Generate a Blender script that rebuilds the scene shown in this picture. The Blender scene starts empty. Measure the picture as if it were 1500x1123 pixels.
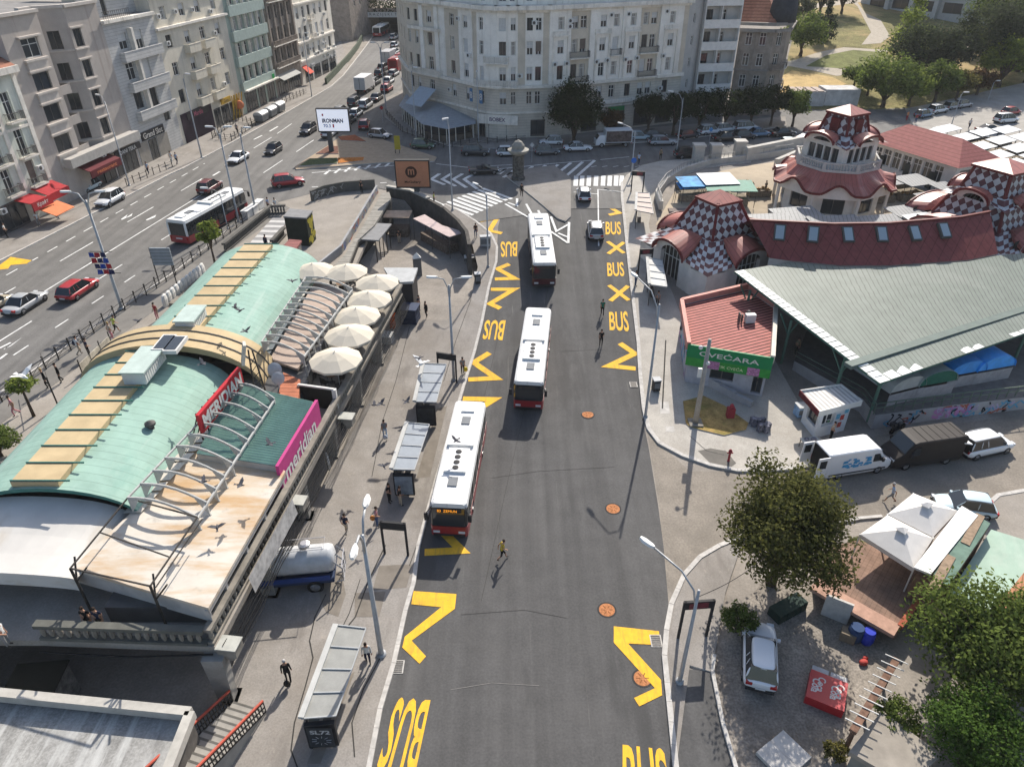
import bpy,bmesh,math,random
from mathutils import Vector,Matrix
from math import radians as R,sin,cos,pi,hypot,atan2
random.seed(7)
SC=bpy.context.scene
COL=SC.collection
# ---------------------------------------------------------------- camera, world, sun, exposure
PITCH=R(33.2);FPX=1040.0;CH=35.0
cd=bpy.data.cameras.new('camera');cam=bpy.data.objects.new('camera',cd);COL.objects.link(cam)
cam.location=(0,0,CH);cam.rotation_euler=(pi/2-PITCH,0,0)
cd.sensor_fit='HORIZONTAL';cd.sensor_width=36;cd.lens=FPX/1500*36;cd.clip_end=3000;cd.clip_start=.5
SC.camera=cam
SUN_EL=R(37);SUN_AZ=math.atan2(.27,.96)
W=bpy.data.worlds.new('World');SC.world=W;W.use_nodes=True
nt=W.node_tree;sky=nt.nodes.new('ShaderNodeTexSky');sky.sky_type='NISHITA';sky.sun_disc=False
sky.sun_elevation=SUN_EL;sky.sun_rotation=SUN_AZ;sky.dust_density=2.0;sky.air_density=1.0
nt.links.new(sky.outputs[0],nt.nodes['Background'].inputs[0]);nt.nodes['Background'].inputs[1].default_value=.125
ld=bpy.data.lights.new('sun','SUN');ld.energy=5.0;ld.angle=R(.55);ld.color=(1,.935,.84)
sun=bpy.data.objects.new('sun',ld);COL.objects.link(sun)
SD=Vector((cos(SUN_EL)*sin(SUN_AZ),cos(SUN_EL)*cos(SUN_AZ),sin(SUN_EL)))
sun.rotation_euler=(-SD).to_track_quat('-Z','Y').to_euler();sun.location=SD*200
vs=SC.view_settings;vs.view_transform='Standard';vs.look='None';vs.exposure=.52;vs.gamma=1
SC.render.engine='CYCLES'
cy=SC.cycles;cy.max_bounces=5;cy.diffuse_bounces=3;cy.glossy_bounces=2;cy.transmission_bounces=3;cy.transparent_max_bounces=6
cy.use_denoising=True
# ---------------------------------------------------------------- terrain heights and surveying (pixel of the photograph -> real point)
def sm(t):
 t=max(0,min(1,t));return t*t*(3-2*t)
def ray(px,py):
 v=py-561.5;c,s=cos(PITCH),sin(PITCH)
 return px-750,FPX*c-v*s,-(FPX*s+v*c)
def P(px,py,z=0.0):
 x,y,w=ray(px,py);k=(z-CH)/w
 return Vector((x*k,y*k,z))
TZ=4.0
def AT(px,py,Y):
 x,y,w=ray(px,py);k=Y/y
 return Vector((x*k,Y,CH+w*k))
def inpoly(x,y,poly):
 c=False;n=len(poly)
 for i in range(n):
  x1,y1=poly[i][0],poly[i][1];x2,y2=poly[i-1][0],poly[i-1][1]
  if(y1>y)!=(y2>y)and x<(x2-x1)*(y-y1)/(y2-y1)+x1:c=not c
 return c
SUNK=[P(*q,1.5)for q in[(500,470),(520,436),(548,392),(572,322),(640,316),(672,334),(694,356),(702,388),(688,470)]]
def hbase(X,Y):
 z=TZ*sm((Y-42)/58)
 if Y>146 and X>50:z+=min(12,.105*(Y-146))*sm((X-35)/45)
 return z
def h(X,Y):
 z=hbase(X,Y)
 if-22<X<0 and 55<Y<110 and inpoly(X,Y,SUNK):z=min(z,1.5)
 return z
def G(px,py,dz=0.0,f=None):
 f=f or h;z=0.0
 for i in range(50):
  q=P(px,py,z);z=.5*z+.5*(f(q.x,q.y)+dz)
 q=P(px,py,z);q.z=f(q.x,q.y)+dz
 return q
def FP(px,py,a,b):
 x,y,w=ray(px,py);dx,dy=b[0]-a[0],b[1]-a[1];L=hypot(dx,dy);nx,ny=dy/L,-dx/L
 k=(a[0]*nx+a[1]*ny)/(x*nx+y*ny)
 return((x*k-a[0])*dx+(y*k-a[1])*dy)/L,CH+w*k
# ---------------------------------------------------------------- materials
MATS={}
def lin(c):
 if isinstance(c,str):
  c=[int(c[i:i+2],16)/255 for i in(0,2,4)]
  c=[((v+.055)/1.055)**2.4 if v>.04 else v/12.92 for v in c]
 return tuple(c)
def M(name,col=(.5,.5,.5),rough=.8,var=.12,scale=1.5,metal=0.,bump=0.,stain=0.,stain_col=None,coat=0.,spec=None,fine=0.):
 if name in MATS:return MATS[name]
 if spec is None:spec=.5 if rough<.5 or coat else .12
 col=lin(col);m=bpy.data.materials.new(name);m.use_nodes=True;n=m.node_tree;b=n.nodes['Principled BSDF']
 b.inputs['Roughness'].default_value=rough;b.inputs['Metallic'].default_value=metal
 b.inputs['Specular IOR Level'].default_value=spec
 if coat:b.inputs['Coat Weight'].default_value=coat;b.inputs['Coat Roughness'].default_value=.06
 m.diffuse_color=(*col,1)
 if not var and not stain:
  b.inputs['Base Color'].default_value=(*col,1)
 else:
  tc=n.nodes.new('ShaderNodeTexCoord');nz=n.nodes.new('ShaderNodeTexNoise')
  nz.inputs['Scale'].default_value=scale;nz.inputs['Detail'].default_value=7;nz.inputs['Roughness'].default_value=.62
  n.links.new(tc.outputs['Object'],nz.inputs['Vector'])
  cr=n.nodes.new('ShaderNodeValToRGB');e=cr.color_ramp.elements
  e[0].position=.3;e[1].position=.7
  e[0].color=(*[v*(1-var)for v in col],1);e[1].color=(*[min(1,v*(1+var))for v in col],1)
  n.links.new(nz.outputs[0],cr.inputs[0]);out=cr.outputs[0]
  if fine:
   n3=n.nodes.new('ShaderNodeTexNoise');n3.inputs['Scale'].default_value=scale*14;n3.inputs['Detail'].default_value=3
   n.links.new(tc.outputs['Object'],n3.inputs['Vector'])
   c3=n.nodes.new('ShaderNodeValToRGB');c3.color_ramp.elements[0].position=.32;c3.color_ramp.elements[1].position=.68
   c3.color_ramp.elements[0].color=(1-fine,1-fine,1-fine,1);c3.color_ramp.elements[1].color=(1+fine,1+fine,1+fine,1)
   n.links.new(n3.outputs[0],c3.inputs[0]);mx=n.nodes.new('ShaderNodeMix');mx.data_type='RGBA';mx.blend_type='MULTIPLY'
   mx.inputs[0].default_value=1;n.links.new(out,mx.inputs[6]);n.links.new(c3.outputs[0],mx.inputs[7]);out=mx.outputs[2]
  if stain:
   n2=n.nodes.new('ShaderNodeTexNoise');n2.inputs['Scale'].default_value=scale*.23;n2.inputs['Detail'].default_value=9;n2.inputs['Roughness'].default_value=.7
   n2.inputs['Distortion'].default_value=.6
   n.links.new(tc.outputs['Object'],n2.inputs['Vector'])
   c2=n.nodes.new('ShaderNodeValToRGB');c2.color_ramp.elements[0].position=.48;c2.color_ramp.elements[1].position=.66
   c2.color_ramp.elements[0].color=(0,0,0,1);c2.color_ramp.elements[1].color=(stain,stain,stain,1)
   n.links.new(n2.outputs[0],c2.inputs[0]);mx=n.nodes.new('ShaderNodeMix');mx.data_type='RGBA'
   n.links.new(c2.outputs[0],mx.inputs[0]);n.links.new(out,mx.inputs[6])
   mx.inputs[7].default_value=(*lin(stain_col or tuple(v*.45 for v in col)),1);out=mx.outputs[2]
  n.links.new(out,b.inputs['Base Color'])
  if bump:
   bp=n.nodes.new('ShaderNodeBump');bp.inputs['Strength'].default_value=bump;bp.inputs['Distance'].default_value=.05
   nb=n.nodes.new('ShaderNodeTexNoise');nb.inputs['Scale'].default_value=scale*9;nb.inputs['Detail'].default_value=4
   n.links.new(tc.outputs['Object'],nb.inputs['Vector']);n.links.new(nb.outputs[0],bp.inputs['Height']);n.links.new(bp.outputs[0],b.inputs['Normal'])
 MATS[name]=m;return m
def streaks(m,col,scale,rot=0.,amt=.8,lo=.5,hi=.68):
 """long stains, run-off and wear of another colour"""
 n,b=nodes_of(m);tc=n.nodes.new('ShaderNodeTexCoord');mp=n.nodes.new('ShaderNodeMapping');mp.inputs['Rotation'].default_value=(0,0,rot);mp.inputs['Scale'].default_value=scale
 nz=n.nodes.new('ShaderNodeTexNoise');nz.inputs['Scale'].default_value=1;nz.inputs['Detail'].default_value=8;nz.inputs['Roughness'].default_value=.65;n.links.new(tc.outputs['Object'],mp.inputs[0]);n.links.new(mp.outputs[0],nz.inputs[0])
 cr=n.nodes.new('ShaderNodeValToRGB');cr.color_ramp.elements[0].position=lo;cr.color_ramp.elements[1].position=hi;cr.color_ramp.elements[0].color=(0,0,0,1);cr.color_ramp.elements[1].color=(amt,amt,amt,1);n.links.new(nz.outputs[0],cr.inputs[0])
 mx=n.nodes.new('ShaderNodeMix');mx.data_type='RGBA';n.links.new(cr.outputs[0],mx.inputs[0]);l=b.inputs['Base Color'].links
 if l:n.links.new(l[0].from_socket,mx.inputs[6])
 else:mx.inputs[6].default_value=b.inputs['Base Color'].default_value
 mx.inputs[7].default_value=(*lin(col),1);n.links.new(mx.outputs[2],b.inputs['Base Color']);return m
def nodes_of(m):return m.node_tree,m.node_tree.nodes['Principled BSDF']
def stripes(m,vec,axis=0,freq=1.,duty=.5,dark=.7,rot=0.):
 """multiply the material's base colour by a stripe pattern along one axis of 'Object' or 'UV' coordinates (ribs, seams, tile courses)"""
 n,b=nodes_of(m);tc=n.nodes.new('ShaderNodeTexCoord');mp=n.nodes.new('ShaderNodeMapping');mp.inputs['Rotation'].default_value=(0,0,rot)
 n.links.new(tc.outputs[vec],mp.inputs[0]);sx=n.nodes.new('ShaderNodeSeparateXYZ');n.links.new(mp.outputs[0],sx.inputs[0])
 mu=n.nodes.new('ShaderNodeMath');mu.operation='MULTIPLY';mu.inputs[1].default_value=freq;n.links.new(sx.outputs[axis],mu.inputs[0])
 fr=n.nodes.new('ShaderNodeMath');fr.operation='FRACT';n.links.new(mu.outputs[0],fr.inputs[0])
 gt=n.nodes.new('ShaderNodeMath');gt.operation='GREATER_THAN';gt.inputs[1].default_value=duty;n.links.new(fr.outputs[0],gt.inputs[0])
 mx=n.nodes.new('ShaderNodeMix');mx.data_type='RGBA';mx.blend_type='MULTIPLY';n.links.new(gt.outputs[0],mx.inputs[0])
 l=b.inputs['Base Color'].links
 if l:n.links.new(l[0].from_socket,mx.inputs[6])
 else:mx.inputs[6].default_value=b.inputs['Base Color'].default_value
 mx.inputs[7].default_value=(dark,dark,dark,1)if not isinstance(dark,tuple)else(*dark,1)
 n.links.new(mx.outputs[2],b.inputs['Base Color']);return m
def checker_mat(name,c1,c2,scale,rot=0.):
 m=bpy.data.materials.new(name);m.use_nodes=True;n,b=nodes_of(m);b.inputs['Roughness'].default_value=.55
 tc=n.nodes.new('ShaderNodeTexCoord');mp=n.nodes.new('ShaderNodeMapping');mp.inputs['Rotation'].default_value=(0,0,rot)
 ck=n.nodes.new('ShaderNodeTexChecker');ck.inputs['Scale'].default_value=scale
 ck.inputs['Color1'].default_value=(*lin(c1),1);ck.inputs['Color2'].default_value=(*lin(c2),1)
 n.links.new(tc.outputs['UV'],mp.inputs[0]);n.links.new(mp.outputs[0],ck.inputs[0])
 nz=n.nodes.new('ShaderNodeTexNoise');nz.inputs['Scale'].default_value=1.3;nz.inputs['Detail'].default_value=6;n.links.new(tc.outputs['Object'],nz.inputs[0])
 cr=n.nodes.new('ShaderNodeValToRGB');cr.color_ramp.elements[0].position=.3;cr.color_ramp.elements[1].position=.7
 cr.color_ramp.elements[0].color=(.7,.7,.7,1);cr.color_ramp.elements[1].color=(1,1,1,1);n.links.new(nz.outputs[0],cr.inputs[0])
 mx=n.nodes.new('ShaderNodeMix');mx.data_type='RGBA';mx.blend_type='MULTIPLY';mx.inputs[0].default_value=1
 n.links.new(ck.outputs[0],mx.inputs[6]);n.links.new(cr.outputs[0],mx.inputs[7]);n.links.new(mx.outputs[2],b.inputs['Base Color'])
 MATS[name]=m;return m
# ---------------------------------------------------------------- mesh builder
class MB:
 def __init__(s,T=None):s.v=[];s.f=[];s.m=[];s.uv={};s.T=T
 def add(s,vs,fs,mi=0,uvs=None):
  o=len(s.v)
  s.v+=[tuple(s.T@Vector(p))for p in vs]if s.T is not None else[tuple(p)for p in vs]
  for i,f in enumerate(fs):
   if uvs:s.uv[len(s.f)]=uvs[i]
   s.f.append(tuple(o+k for k in f));s.m.append(mi)
  return s
 def quad(s,a,b,c,d,mi=0,uv=None):return s.add([a,b,c,d],[(0,1,2,3)],mi,[uv]if uv else None)
 def poly(s,pts,mi=0):return s.add(pts,[tuple(range(len(pts)))],mi)
 def box(s,x0,y0,z0,x1,y1,z1,mi=0):
  return s.add([(x0,y0,z0),(x1,y0,z0),(x1,y1,z0),(x0,y1,z0),(x0,y0,z1),(x1,y0,z1),(x1,y1,z1),(x0,y1,z1)],[(3,2,1,0),(4,5,6,7),(0,1,5,4),(1,2,6,5),(2,3,7,6),(3,0,4,7)],mi)
 def obox(s,c,sx,sy,sz,rz=0.,mi=0):
  ca,sa=cos(rz),sin(rz);hx,hy=sx/2,sy/2
  vs=[(c[0]+x*ca-y*sa,c[1]+x*sa+y*ca,c[2]+z)for z in(0,sz)for x,y in((-hx,-hy),(hx,-hy),(hx,hy),(-hx,hy))]
  return s.add(vs,[(3,2,1,0),(4,5,6,7),(0,1,5,4),(1,2,6,5),(2,3,7,6),(3,0,4,7)],mi)
 def prism(s,poly,z0,z1,mi=0,mtop=None):
  n=len(poly);a=sum(poly[i-1][0]*poly[i][1]-poly[i][0]*poly[i-1][1]for i in range(n))
  if a<0:poly=poly[::-1]
  f0=(lambda i:z0)if not callable(z0)else(lambda i:z0(poly[i][0],poly[i][1]));f1=(lambda i:z1)if not callable(z1)else(lambda i:z1(poly[i][0],poly[i][1]))
  vs=[(p[0],p[1],f0(i))for i,p in enumerate(poly)]+[(p[0],p[1],f1(i))for i,p in enumerate(poly)]
  s.add(vs,[tuple(range(n-1,-1,-1))]+[(i,(i+1)%n,n+(i+1)%n,n+i)for i in range(n)],mi)
  return s.add(vs[n:],[tuple(range(n))],mi if mtop is None else mtop)
 def bar(s,a,b,w,hgt=None,mi=0):
  """a straight bar of rectangular section between two points"""
  a,b=Vector(a),Vector(b);d=(b-a).normalized();up=Vector((0,0,1))if abs(d.z)<.95 else Vector((0,1,0))
  x=d.cross(up).normalized()*(w/2);y=x.cross(d).normalized()*((hgt or w)/2)
  return s.add([a-x-y,a+x-y,a+x+y,a-x+y,b-x-y,b+x-y,b+x+y,b-x+y],[(3,2,1,0),(4,5,6,7),(0,1,5,4),(1,2,6,5),(2,3,7,6),(3,0,4,7)],mi)
 def tube(s,pts,r,n=8,mi=0,cap=True):
  pts=[Vector(p)for p in pts];k=len(pts);rr=r if isinstance(r,(list,tuple))else[r]*k;vs=[];ref=None
  for i,p in enumerate(pts):
   d=(pts[min(i+1,k-1)]-pts[max(i-1,0)]).normalized()
   if ref is None:ref=d.orthogonal().normalized()
   x=(ref-d*ref.dot(d));x=x.normalized()if x.length>1e-5 else d.orthogonal().normalized();ref=x;y=d.cross(x)
   vs+=[p+x*(rr[i]*cos(2*pi*j/n))+y*(rr[i]*sin(2*pi*j/n))for j in range(n)]
  fs=[(i*n+j,i*n+(j+1)%n,(i+1)*n+(j+1)%n,(i+1)*n+j)for i in range(k-1)for j in range(n)]
  if cap:fs+=[tuple(range(n-1,-1,-1)),tuple((k-1)*n+j for j in range(n))]
  return s.add(vs,fs,mi)
 def lathe(s,prof,n=16,c=(0,0,0),mi=0,sx=1.,sy=1.):
  vs=[(c[0]+r*sx*cos(2*pi*j/n),c[1]+r*sy*sin(2*pi*j/n),c[2]+z)for r,z in prof for j in range(n)];k=len(prof)
  fs=[(i*n+j,i*n+(j+1)%n,(i+1)*n+(j+1)%n,(i+1)*n+j)for i in range(k-1)for j in range(n)]
  fs+=[tuple(range(n-1,-1,-1)),tuple((k-1)*n+j for j in range(n))]
  return s.add(vs,fs,mi)
 def ball(s,c,rx,ry=None,rz=None,n=10,mi=0):
  ry=ry or rx;rz=rz or rx
  return s.add([(c[0]+rx*sin(pi*i/(n//2+1))*cos(2*pi*j/n),c[1]+ry*sin(pi*i/(n//2+1))*sin(2*pi*j/n),c[2]-rz*cos(pi*i/(n//2+1)))for i in range(1,n//2+1)for j in range(n)],[(i*n+j,i*n+(j+1)%n,(i+1)*n+(j+1)%n,(i+1)*n+j)for i in range(n//2-1)for j in range(n)]+[tuple(range(n-1,-1,-1)),tuple((n//2-1)*n+j for j in range(n))],mi)
 def mesh(s,name,mats,smooth=False):
  me=bpy.data.meshes.new(name);me.from_pydata(s.v,[],s.f)
  for m in(mats if isinstance(mats,(list,tuple))else[mats]):me.materials.append(m)
  if len(me.materials)>1:me.polygons.foreach_set('material_index',s.m)
  if s.uv:
   ul=me.uv_layers.new()
   for fi,u in s.uv.items():
    for li,q in zip(me.polygons[fi].loop_indices,u):ul.data[li].uv=q
  if smooth:me.polygons.foreach_set('use_smooth',[True]*len(me.polygons))
  me.validate();me.update();return me
 def build(s,name,mats,parent=None,smooth=False,loc=None,rz=0.):
  return ob(name,s.mesh(name,mats,smooth),parent,loc,rz)
def part(name,mb,mats,root,smooth=False):
 """a part modelled in world coordinates, parented to its (unrotated) thing"""
 l=root.matrix_basis.translation;par=root.parent
 while par is not None:l=l+par.matrix_basis.translation;par=par.parent
 mb.v=[(v[0]-l.x,v[1]-l.y,v[2]-l.z)for v in mb.v]
 if name in SPLIT:
  cs=pieces(mb)
  if 1<len(cs)<=95:return[c.build(name,mats,root,smooth)for c in cs][0]
 return mb.build(name,mats,root,smooth)
SPLIT={'cornice','checkered_hip','pale_edge_strip','skylight_panel','cladding','pier','corner_pier','fin','divider','pilaster','loose_board','dormer_shutter','support','awning','ornament','poster','tread','parapet','vent_pipe','seam','arch_seam','mullion','ridge','post','pole'}
def pieces(mb):
 """the connected pieces of a builder, each as a builder of its own"""
 par={}
 def find(k):
  while par.setdefault(k,k)!=k:par[k]=par[par[k]];k=par[k]
  return k
 key=[tuple(round(c,3)for c in v)for v in mb.v]
 for f in mb.f:
  r=find(key[f[0]])
  for i in f[1:]:par[find(key[i])]=r
 out={}
 for fi,f in enumerate(mb.f):
  q=out.setdefault(find(key[f[0]]),MB());q.add([mb.v[i]for i in f],[tuple(range(len(f)))],mb.m[fi],[mb.uv[fi]]if fi in mb.uv else None)
 return list(out.values())
def ob(name,me,parent=None,loc=None,rz=0.):
 o=bpy.data.objects.new(name,me);COL.objects.link(o)
 if parent is not None:o.parent=parent
 if loc is not None:o.location=loc
 if rz:o.rotation_euler=(0,0,rz)
 return o
def tag(o,label=None,cat=None,group=None,kind=None):
 if label:o['label']=label
 if cat:o['category']=cat
 if group:o['group']=group
 if kind:o['kind']=kind
 return o
def thing(name,label,cat,loc=(0,0,0),rz=0.,group=None):
 o=bpy.data.objects.new(name,None);COL.objects.link(o);o.empty_display_size=.3
 o.location=loc;o.rotation_euler=(0,0,rz);return tag(o,label,cat,group)
def struct(o):o['kind']='structure';return o
KIDS={}
def copy_tree(o,loc=None,rz=None,label=None,group=None,scale=None,mats=None,top=True):
 c=o.copy();COL.objects.link(c)
 if loc is not None:c.location=loc
 if rz is not None:c.rotation_euler=(0,0,rz)
 if scale is not None:c.scale=(scale,)*3 if not isinstance(scale,tuple)else scale
 if label:c['label']=label
 if group:c['group']=group
 for ch in o.children:
  k=copy_tree(ch,mats=mats,top=False);k.parent=c
 if mats:remat(c,mats,False)
 return c
def remat(o,mats,rec=True):
 """mats: {prototype material name: material}; set on the object, so mesh data stay shared"""
 if o.type=='MESH':
  for i,s in enumerate(o.material_slots):
   k=o.data.materials[i].name
   if k in mats:s.link='OBJECT';s.material=mats[k]
 if rec:
  for ch in o.children:remat(ch,mats)
def rot_tf(loc,rz):return Matrix.Translation(loc)@Matrix.Rotation(rz,4,'Z')
def basis(o,x,y,z):
 m=Matrix.Identity(4)
 for i,c in enumerate((x,y,z)):
  for j in range(3):m[j][i]=c[j]
 m.translation=Vector(o);return m
# ---------------------------------------------------------------- lettering
TXT={}
def text_geo(s,bold=.0):
 k=(s,bold)
 if k not in TXT:
  cu=bpy.data.curves.new('t','FONT');cu.body=s;cu.offset=bold;cu.resolution_u=3
  o=bpy.data.objects.new('t',cu);me=bpy.data.meshes.new_from_object(o)
  vs=[v.co.copy()for v in me.vertices];fs=[tuple(p.vertices)for p in me.polygons]
  x0=min(v.x for v in vs);x1=max(v.x for v in vs);y0=min(v.y for v in vs);y1=max(v.y for v in vs)
  TXT[k]=([((v.x-x0)/(x1-x0),(v.y-y0)/(y1-y0))for v in vs],fs,(x1-x0)/(y1-y0))
  bpy.data.objects.remove(o);bpy.data.curves.remove(cu);bpy.data.meshes.remove(me)
 return TXT[k]
def text_quad(mb,s,bl,br,tr,tl,mi=0,bold=0.,proj=None):
 uv,fs,asp=text_geo(s,bold);bl,br,tr,tl=map(Vector,(bl,br,tr,tl));vs=[]
 for u,v in uv:
  p=bl*((1-u)*(1-v))+br*(u*(1-v))+tr*(u*v)+tl*((1-u)*v);vs.append(proj(p)if proj else p)
 mb.add(vs,fs,mi)
def text_on(mb,s,o,x,z,w,hgt,mi=0,bold=0.):
 """flat lettering: lower left corner o, unit reading direction x, unit up direction z"""
 o,x,z=Vector(o),Vector(x),Vector(z);text_quad(mb,s,o,o+x*w,o+x*w+z*hgt,o+z*hgt,mi,bold)
# ================================================================ ground, roads, pavements, markings
def asphalt(name,col,patch,streak,ax=0,stretch=.035):
 m=M(name,col,.92,var=.13,scale=.55,fine=.13,bump=.2,stain=.45,stain_col=patch,spec=.3)
 n,b=nodes_of(m);tc=n.nodes.new('ShaderNodeTexCoord');mp=n.nodes.new('ShaderNodeMapping')
 mp.inputs['Rotation'].default_value=(0,0,ax);mp.inputs['Scale'].default_value=(1.1,stretch,.3)
 nz=n.nodes.new('ShaderNodeTexNoise');nz.inputs['Scale'].default_value=1.;nz.inputs['Detail'].default_value=5
 n.links.new(tc.outputs['Object'],mp.inputs[0]);n.links.new(mp.outputs[0],nz.inputs[0])
 cr=n.nodes.new('ShaderNodeValToRGB');cr.color_ramp.elements[0].position=.35;cr.color_ramp.elements[1].position=.65
 cr.color_ramp.elements[0].color=(1-streak,)*3+(1,);cr.color_ramp.elements[1].color=(1+streak,)*3+(1,)
 n.links.new(nz.outputs[0],cr.inputs[0]);mx=n.nodes.new('ShaderNodeMix');mx.data_type='RGBA';mx.blend_type='MULTIPLY';mx.inputs[0].default_value=1
 n.links.new(b.inputs['Base Color'].links[0].from_socket,mx.inputs[6]);n.links.new(cr.outputs[0],mx.inputs[7]);n.links.new(mx.outputs[2],b.inputs['Base Color'])
 return m
m_new=asphalt('new_asphalt',(.078,.0765,.0755),(.102,.0985,.095),.14,R(2))
m_old=asphalt('worn_asphalt',(.138,.133,.126),(.10,.096,.09),.14,R(-8))
m_conc=M('old_concrete',(.27,.243,.212),.95,var=.16,scale=.5,fine=.12,bump=.2,stain=.6,stain_col=(.15,.132,.11))
m_walk=M('pavement',(.262,.243,.222),.95,var=.13,scale=.7,fine=.12,bump=.15,stain=.55,stain_col=(.20,.175,.148))
m_walk2=M('plaza_paving',(.29,.264,.232),.95,var=.12,scale=.6,fine=.1,stain=.5,stain_col=(.21,.185,.155))
m_kerb=M('kerb_stone',(.46,.44,.41),.9,var=.2,scale=2.5)
m_white=M('white_road_paint',(.68,.68,.66),.8,var=.16,scale=3,stain=.5,stain_col=(.3,.3,.29))
m_yel=M('yellow_road_paint',(.76,.43,.035),.75,var=.1,scale=2.5,stain=.4,stain_col=(.5,.31,.04))
m_grass=M('dry_grass',(.20,.18,.075),1,var=.35,scale=.25,fine=.35,stain=.95,stain_col=(.42,.30,.15))
streaks(m_yel,(.36,.23,.06),(3.5,.6,1),0,.75,.5,.72);streaks(m_yel,(.13,.12,.11),(7,7,1),0,.85,.61,.68);streaks(m_white,(.25,.24,.23),(4,4,1),0,.8,.58,.68)
streaks(m_walk,(.15,.135,.12),(.5,.12,1),.3,.6,.55,.7);streaks(m_walk,(.4,.36,.31),(1.6,1.6,1),0,.5,.6,.75);streaks(m_new,(.055,.054,.053),(.35,.06,1),.1,.6,.55,.62);streaks(m_new,(.17,.162,.15),(2.2,.05,1),.05,.5,.64,.72)
m_mark=[m_white,m_yel]
def axis(a,b,fine,coarse,lo,hi):
 xs=[];x=a
 while x<b:xs.append(x);x+=fine if lo<=x<hi else coarse
 return xs+[b]
xs=axis(-300,-60,20,20,0,0)[:-1]+axis(-60,60,1.,1.,0,0)[:-1]+axis(60,170,2.5,2.5,0,0)[:-1]+axis(170,310,20,20,0,0);ys=axis(-30,5,7,7,0,0)[:-1]+axis(5,120,1.,1.,0,0)[:-1]+axis(120,270,2.5,2.5,0,0)[:-1]+axis(270,480,21,21,0,0)
vs=[(x,y,h(x,y)-.005)for y in ys for x in xs];nx=len(xs)
gm=MB();gm.add(vs,[(j*nx+i,j*nx+i+1,(j+1)*nx+i+1,(j+1)*nx+i)for j in range(len(ys)-1)for i in range(nx-1)])
struct(gm.build('ground',m_conc))
def drape(pts,dz,f,step=2.0,skirt=0.):
 """a sheet over the terrain with the given outline (world xy): returns an MB"""
 bm=bmesh.new();vv=[bm.verts.new((p[0],p[1],0))for p in pts];bm.faces.new(vv)
 if f is not None:
  y0=min(p[1]for p in pts);y1=max(p[1]for p in pts);y=max(40,math.ceil(y0/step)*step)
  while y<min(y1,104):
   bmesh.ops.bisect_plane(bm,geom=bm.verts[:]+bm.edges[:]+bm.faces[:],plane_co=(0,y,0),plane_no=(0,1,0));y+=step
  if y1>140:
   y=142
   while y<y1:
    bmesh.ops.bisect_plane(bm,geom=bm.verts[:]+bm.edges[:]+bm.faces[:],plane_co=(0,y,0),plane_no=(0,1,0));y+=5
   x=36
   while x<180:
    bmesh.ops.bisect_plane(bm,geom=bm.verts[:]+bm.edges[:]+bm.faces[:],plane_co=(x,0,0),plane_no=(1,0,0));x+=5
  if f is fav:
   for x in(-27,-25,-23,-21,-5,10):
    bmesh.ops.bisect_plane(bm,geom=bm.verts[:]+bm.edges[:]+bm.faces[:],plane_co=(x,0,0),plane_no=(1,0,0))
 bmesh.ops.triangulate(bm,faces=bm.faces[:])
 bmesh.ops.recalc_face_normals(bm,faces=bm.faces[:])
 if sum(fc.normal.z for fc in bm.faces)<0:bmesh.ops.reverse_faces(bm,faces=bm.faces[:])
 z=(lambda x,y:f(x,y)+dz)if f is not None else(lambda x,y:dz)
 mb=MB();bm.verts.index_update()
 mb.add([(v.co.x,v.co.y,z(v.co.x,v.co.y))for v in bm.verts],[tuple(v.index for v in fc.verts)for fc in bm.faces])
 if skirt:
  for e in bm.edges:
   if len(e.link_faces)==1:
    a,b=[v.co for v in e.verts];za,zb=z(a.x,a.y),z(b.x,b.y)
    mb.quad((a.x,a.y,za),(b.x,b.y,zb),(b.x,b.y,zb-skirt),(a.x,a.y,za-skirt),1)
 bm.free();return mb
def fav(x,y):
 return TZ+(min(0,hbase(x,y)-TZ))*sm((x+27)/6)
def sheet(name,px,mat,dz,lv=None,skirt=0.,smat=None):
 f=hbase if lv is None else None
 if name=='avenue':return struct(drape([P(x,y,lv)for x,y in px],dz,fav,2.0,skirt).build(name,[mat,smat or m_kerb]))
 pts=[G(x,y,0,hbase)if lv is None else P(x,y,lv)for x,y in px]
 mb=drape(pts,dz if lv is None else lv+dz,f,2.0,skirt)
 return struct(mb.build(name,[mat,smat or m_kerb]))
def kerb_line(name,px,w=.22,top=.15,lv=None):
 """a kerb of real stones along a line of photo points"""
 pts=[G(x,y,0,hbase)if lv is None else P(x,y,lv)for x,y in px];mb=MB()
 dense=[]
 for a,b in zip(pts,pts[1:]):
  k=max(1,int((b-a).length/1.0))
  dense+=[a.lerp(b,i/k)for i in range(k)]
 dense.append(pts[-1]);zz=lambda p:(hbase(p.x,p.y)if lv is None else lv)
 L=[]
 for i,p in enumerate(dense):
  d=(dense[min(i+1,len(dense)-1)]-dense[max(i-1,0)]);d.z=0;d.normalize();s=Vector((-d.y,d.x,0))*(w/2)
  z=zz(p);L.append([(p.x-s.x,p.y-s.y,z-.05),(p.x-s.x,p.y-s.y,z+top),(p.x+s.x,p.y+s.y,z+top),(p.x+s.x,p.y+s.y,z-.05)])
 for i in range(len(L)-1):
  g=.985
  a=L[i];b=[tuple(Vector(L[i][k]).lerp(Vector(L[i+1][k]),g))for k in range(4)]
  mb.add(a+b,[(0,1,5,4),(1,2,6,5),(2,3,7,6),(0,3,2,1),(4,5,6,7)])
 return struct(mb.build(name,m_kerb))
LK=[(540,1128),(557,1039),(577,972),(594,895),(606,855),(613,800),(640,700),(661,628),(679,567),(695,516),(697,472),(716,421),(727,384),(728,362),(719,343),(697,325),(671,309),(652,300)]
LK[10]=(706,472)
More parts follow.
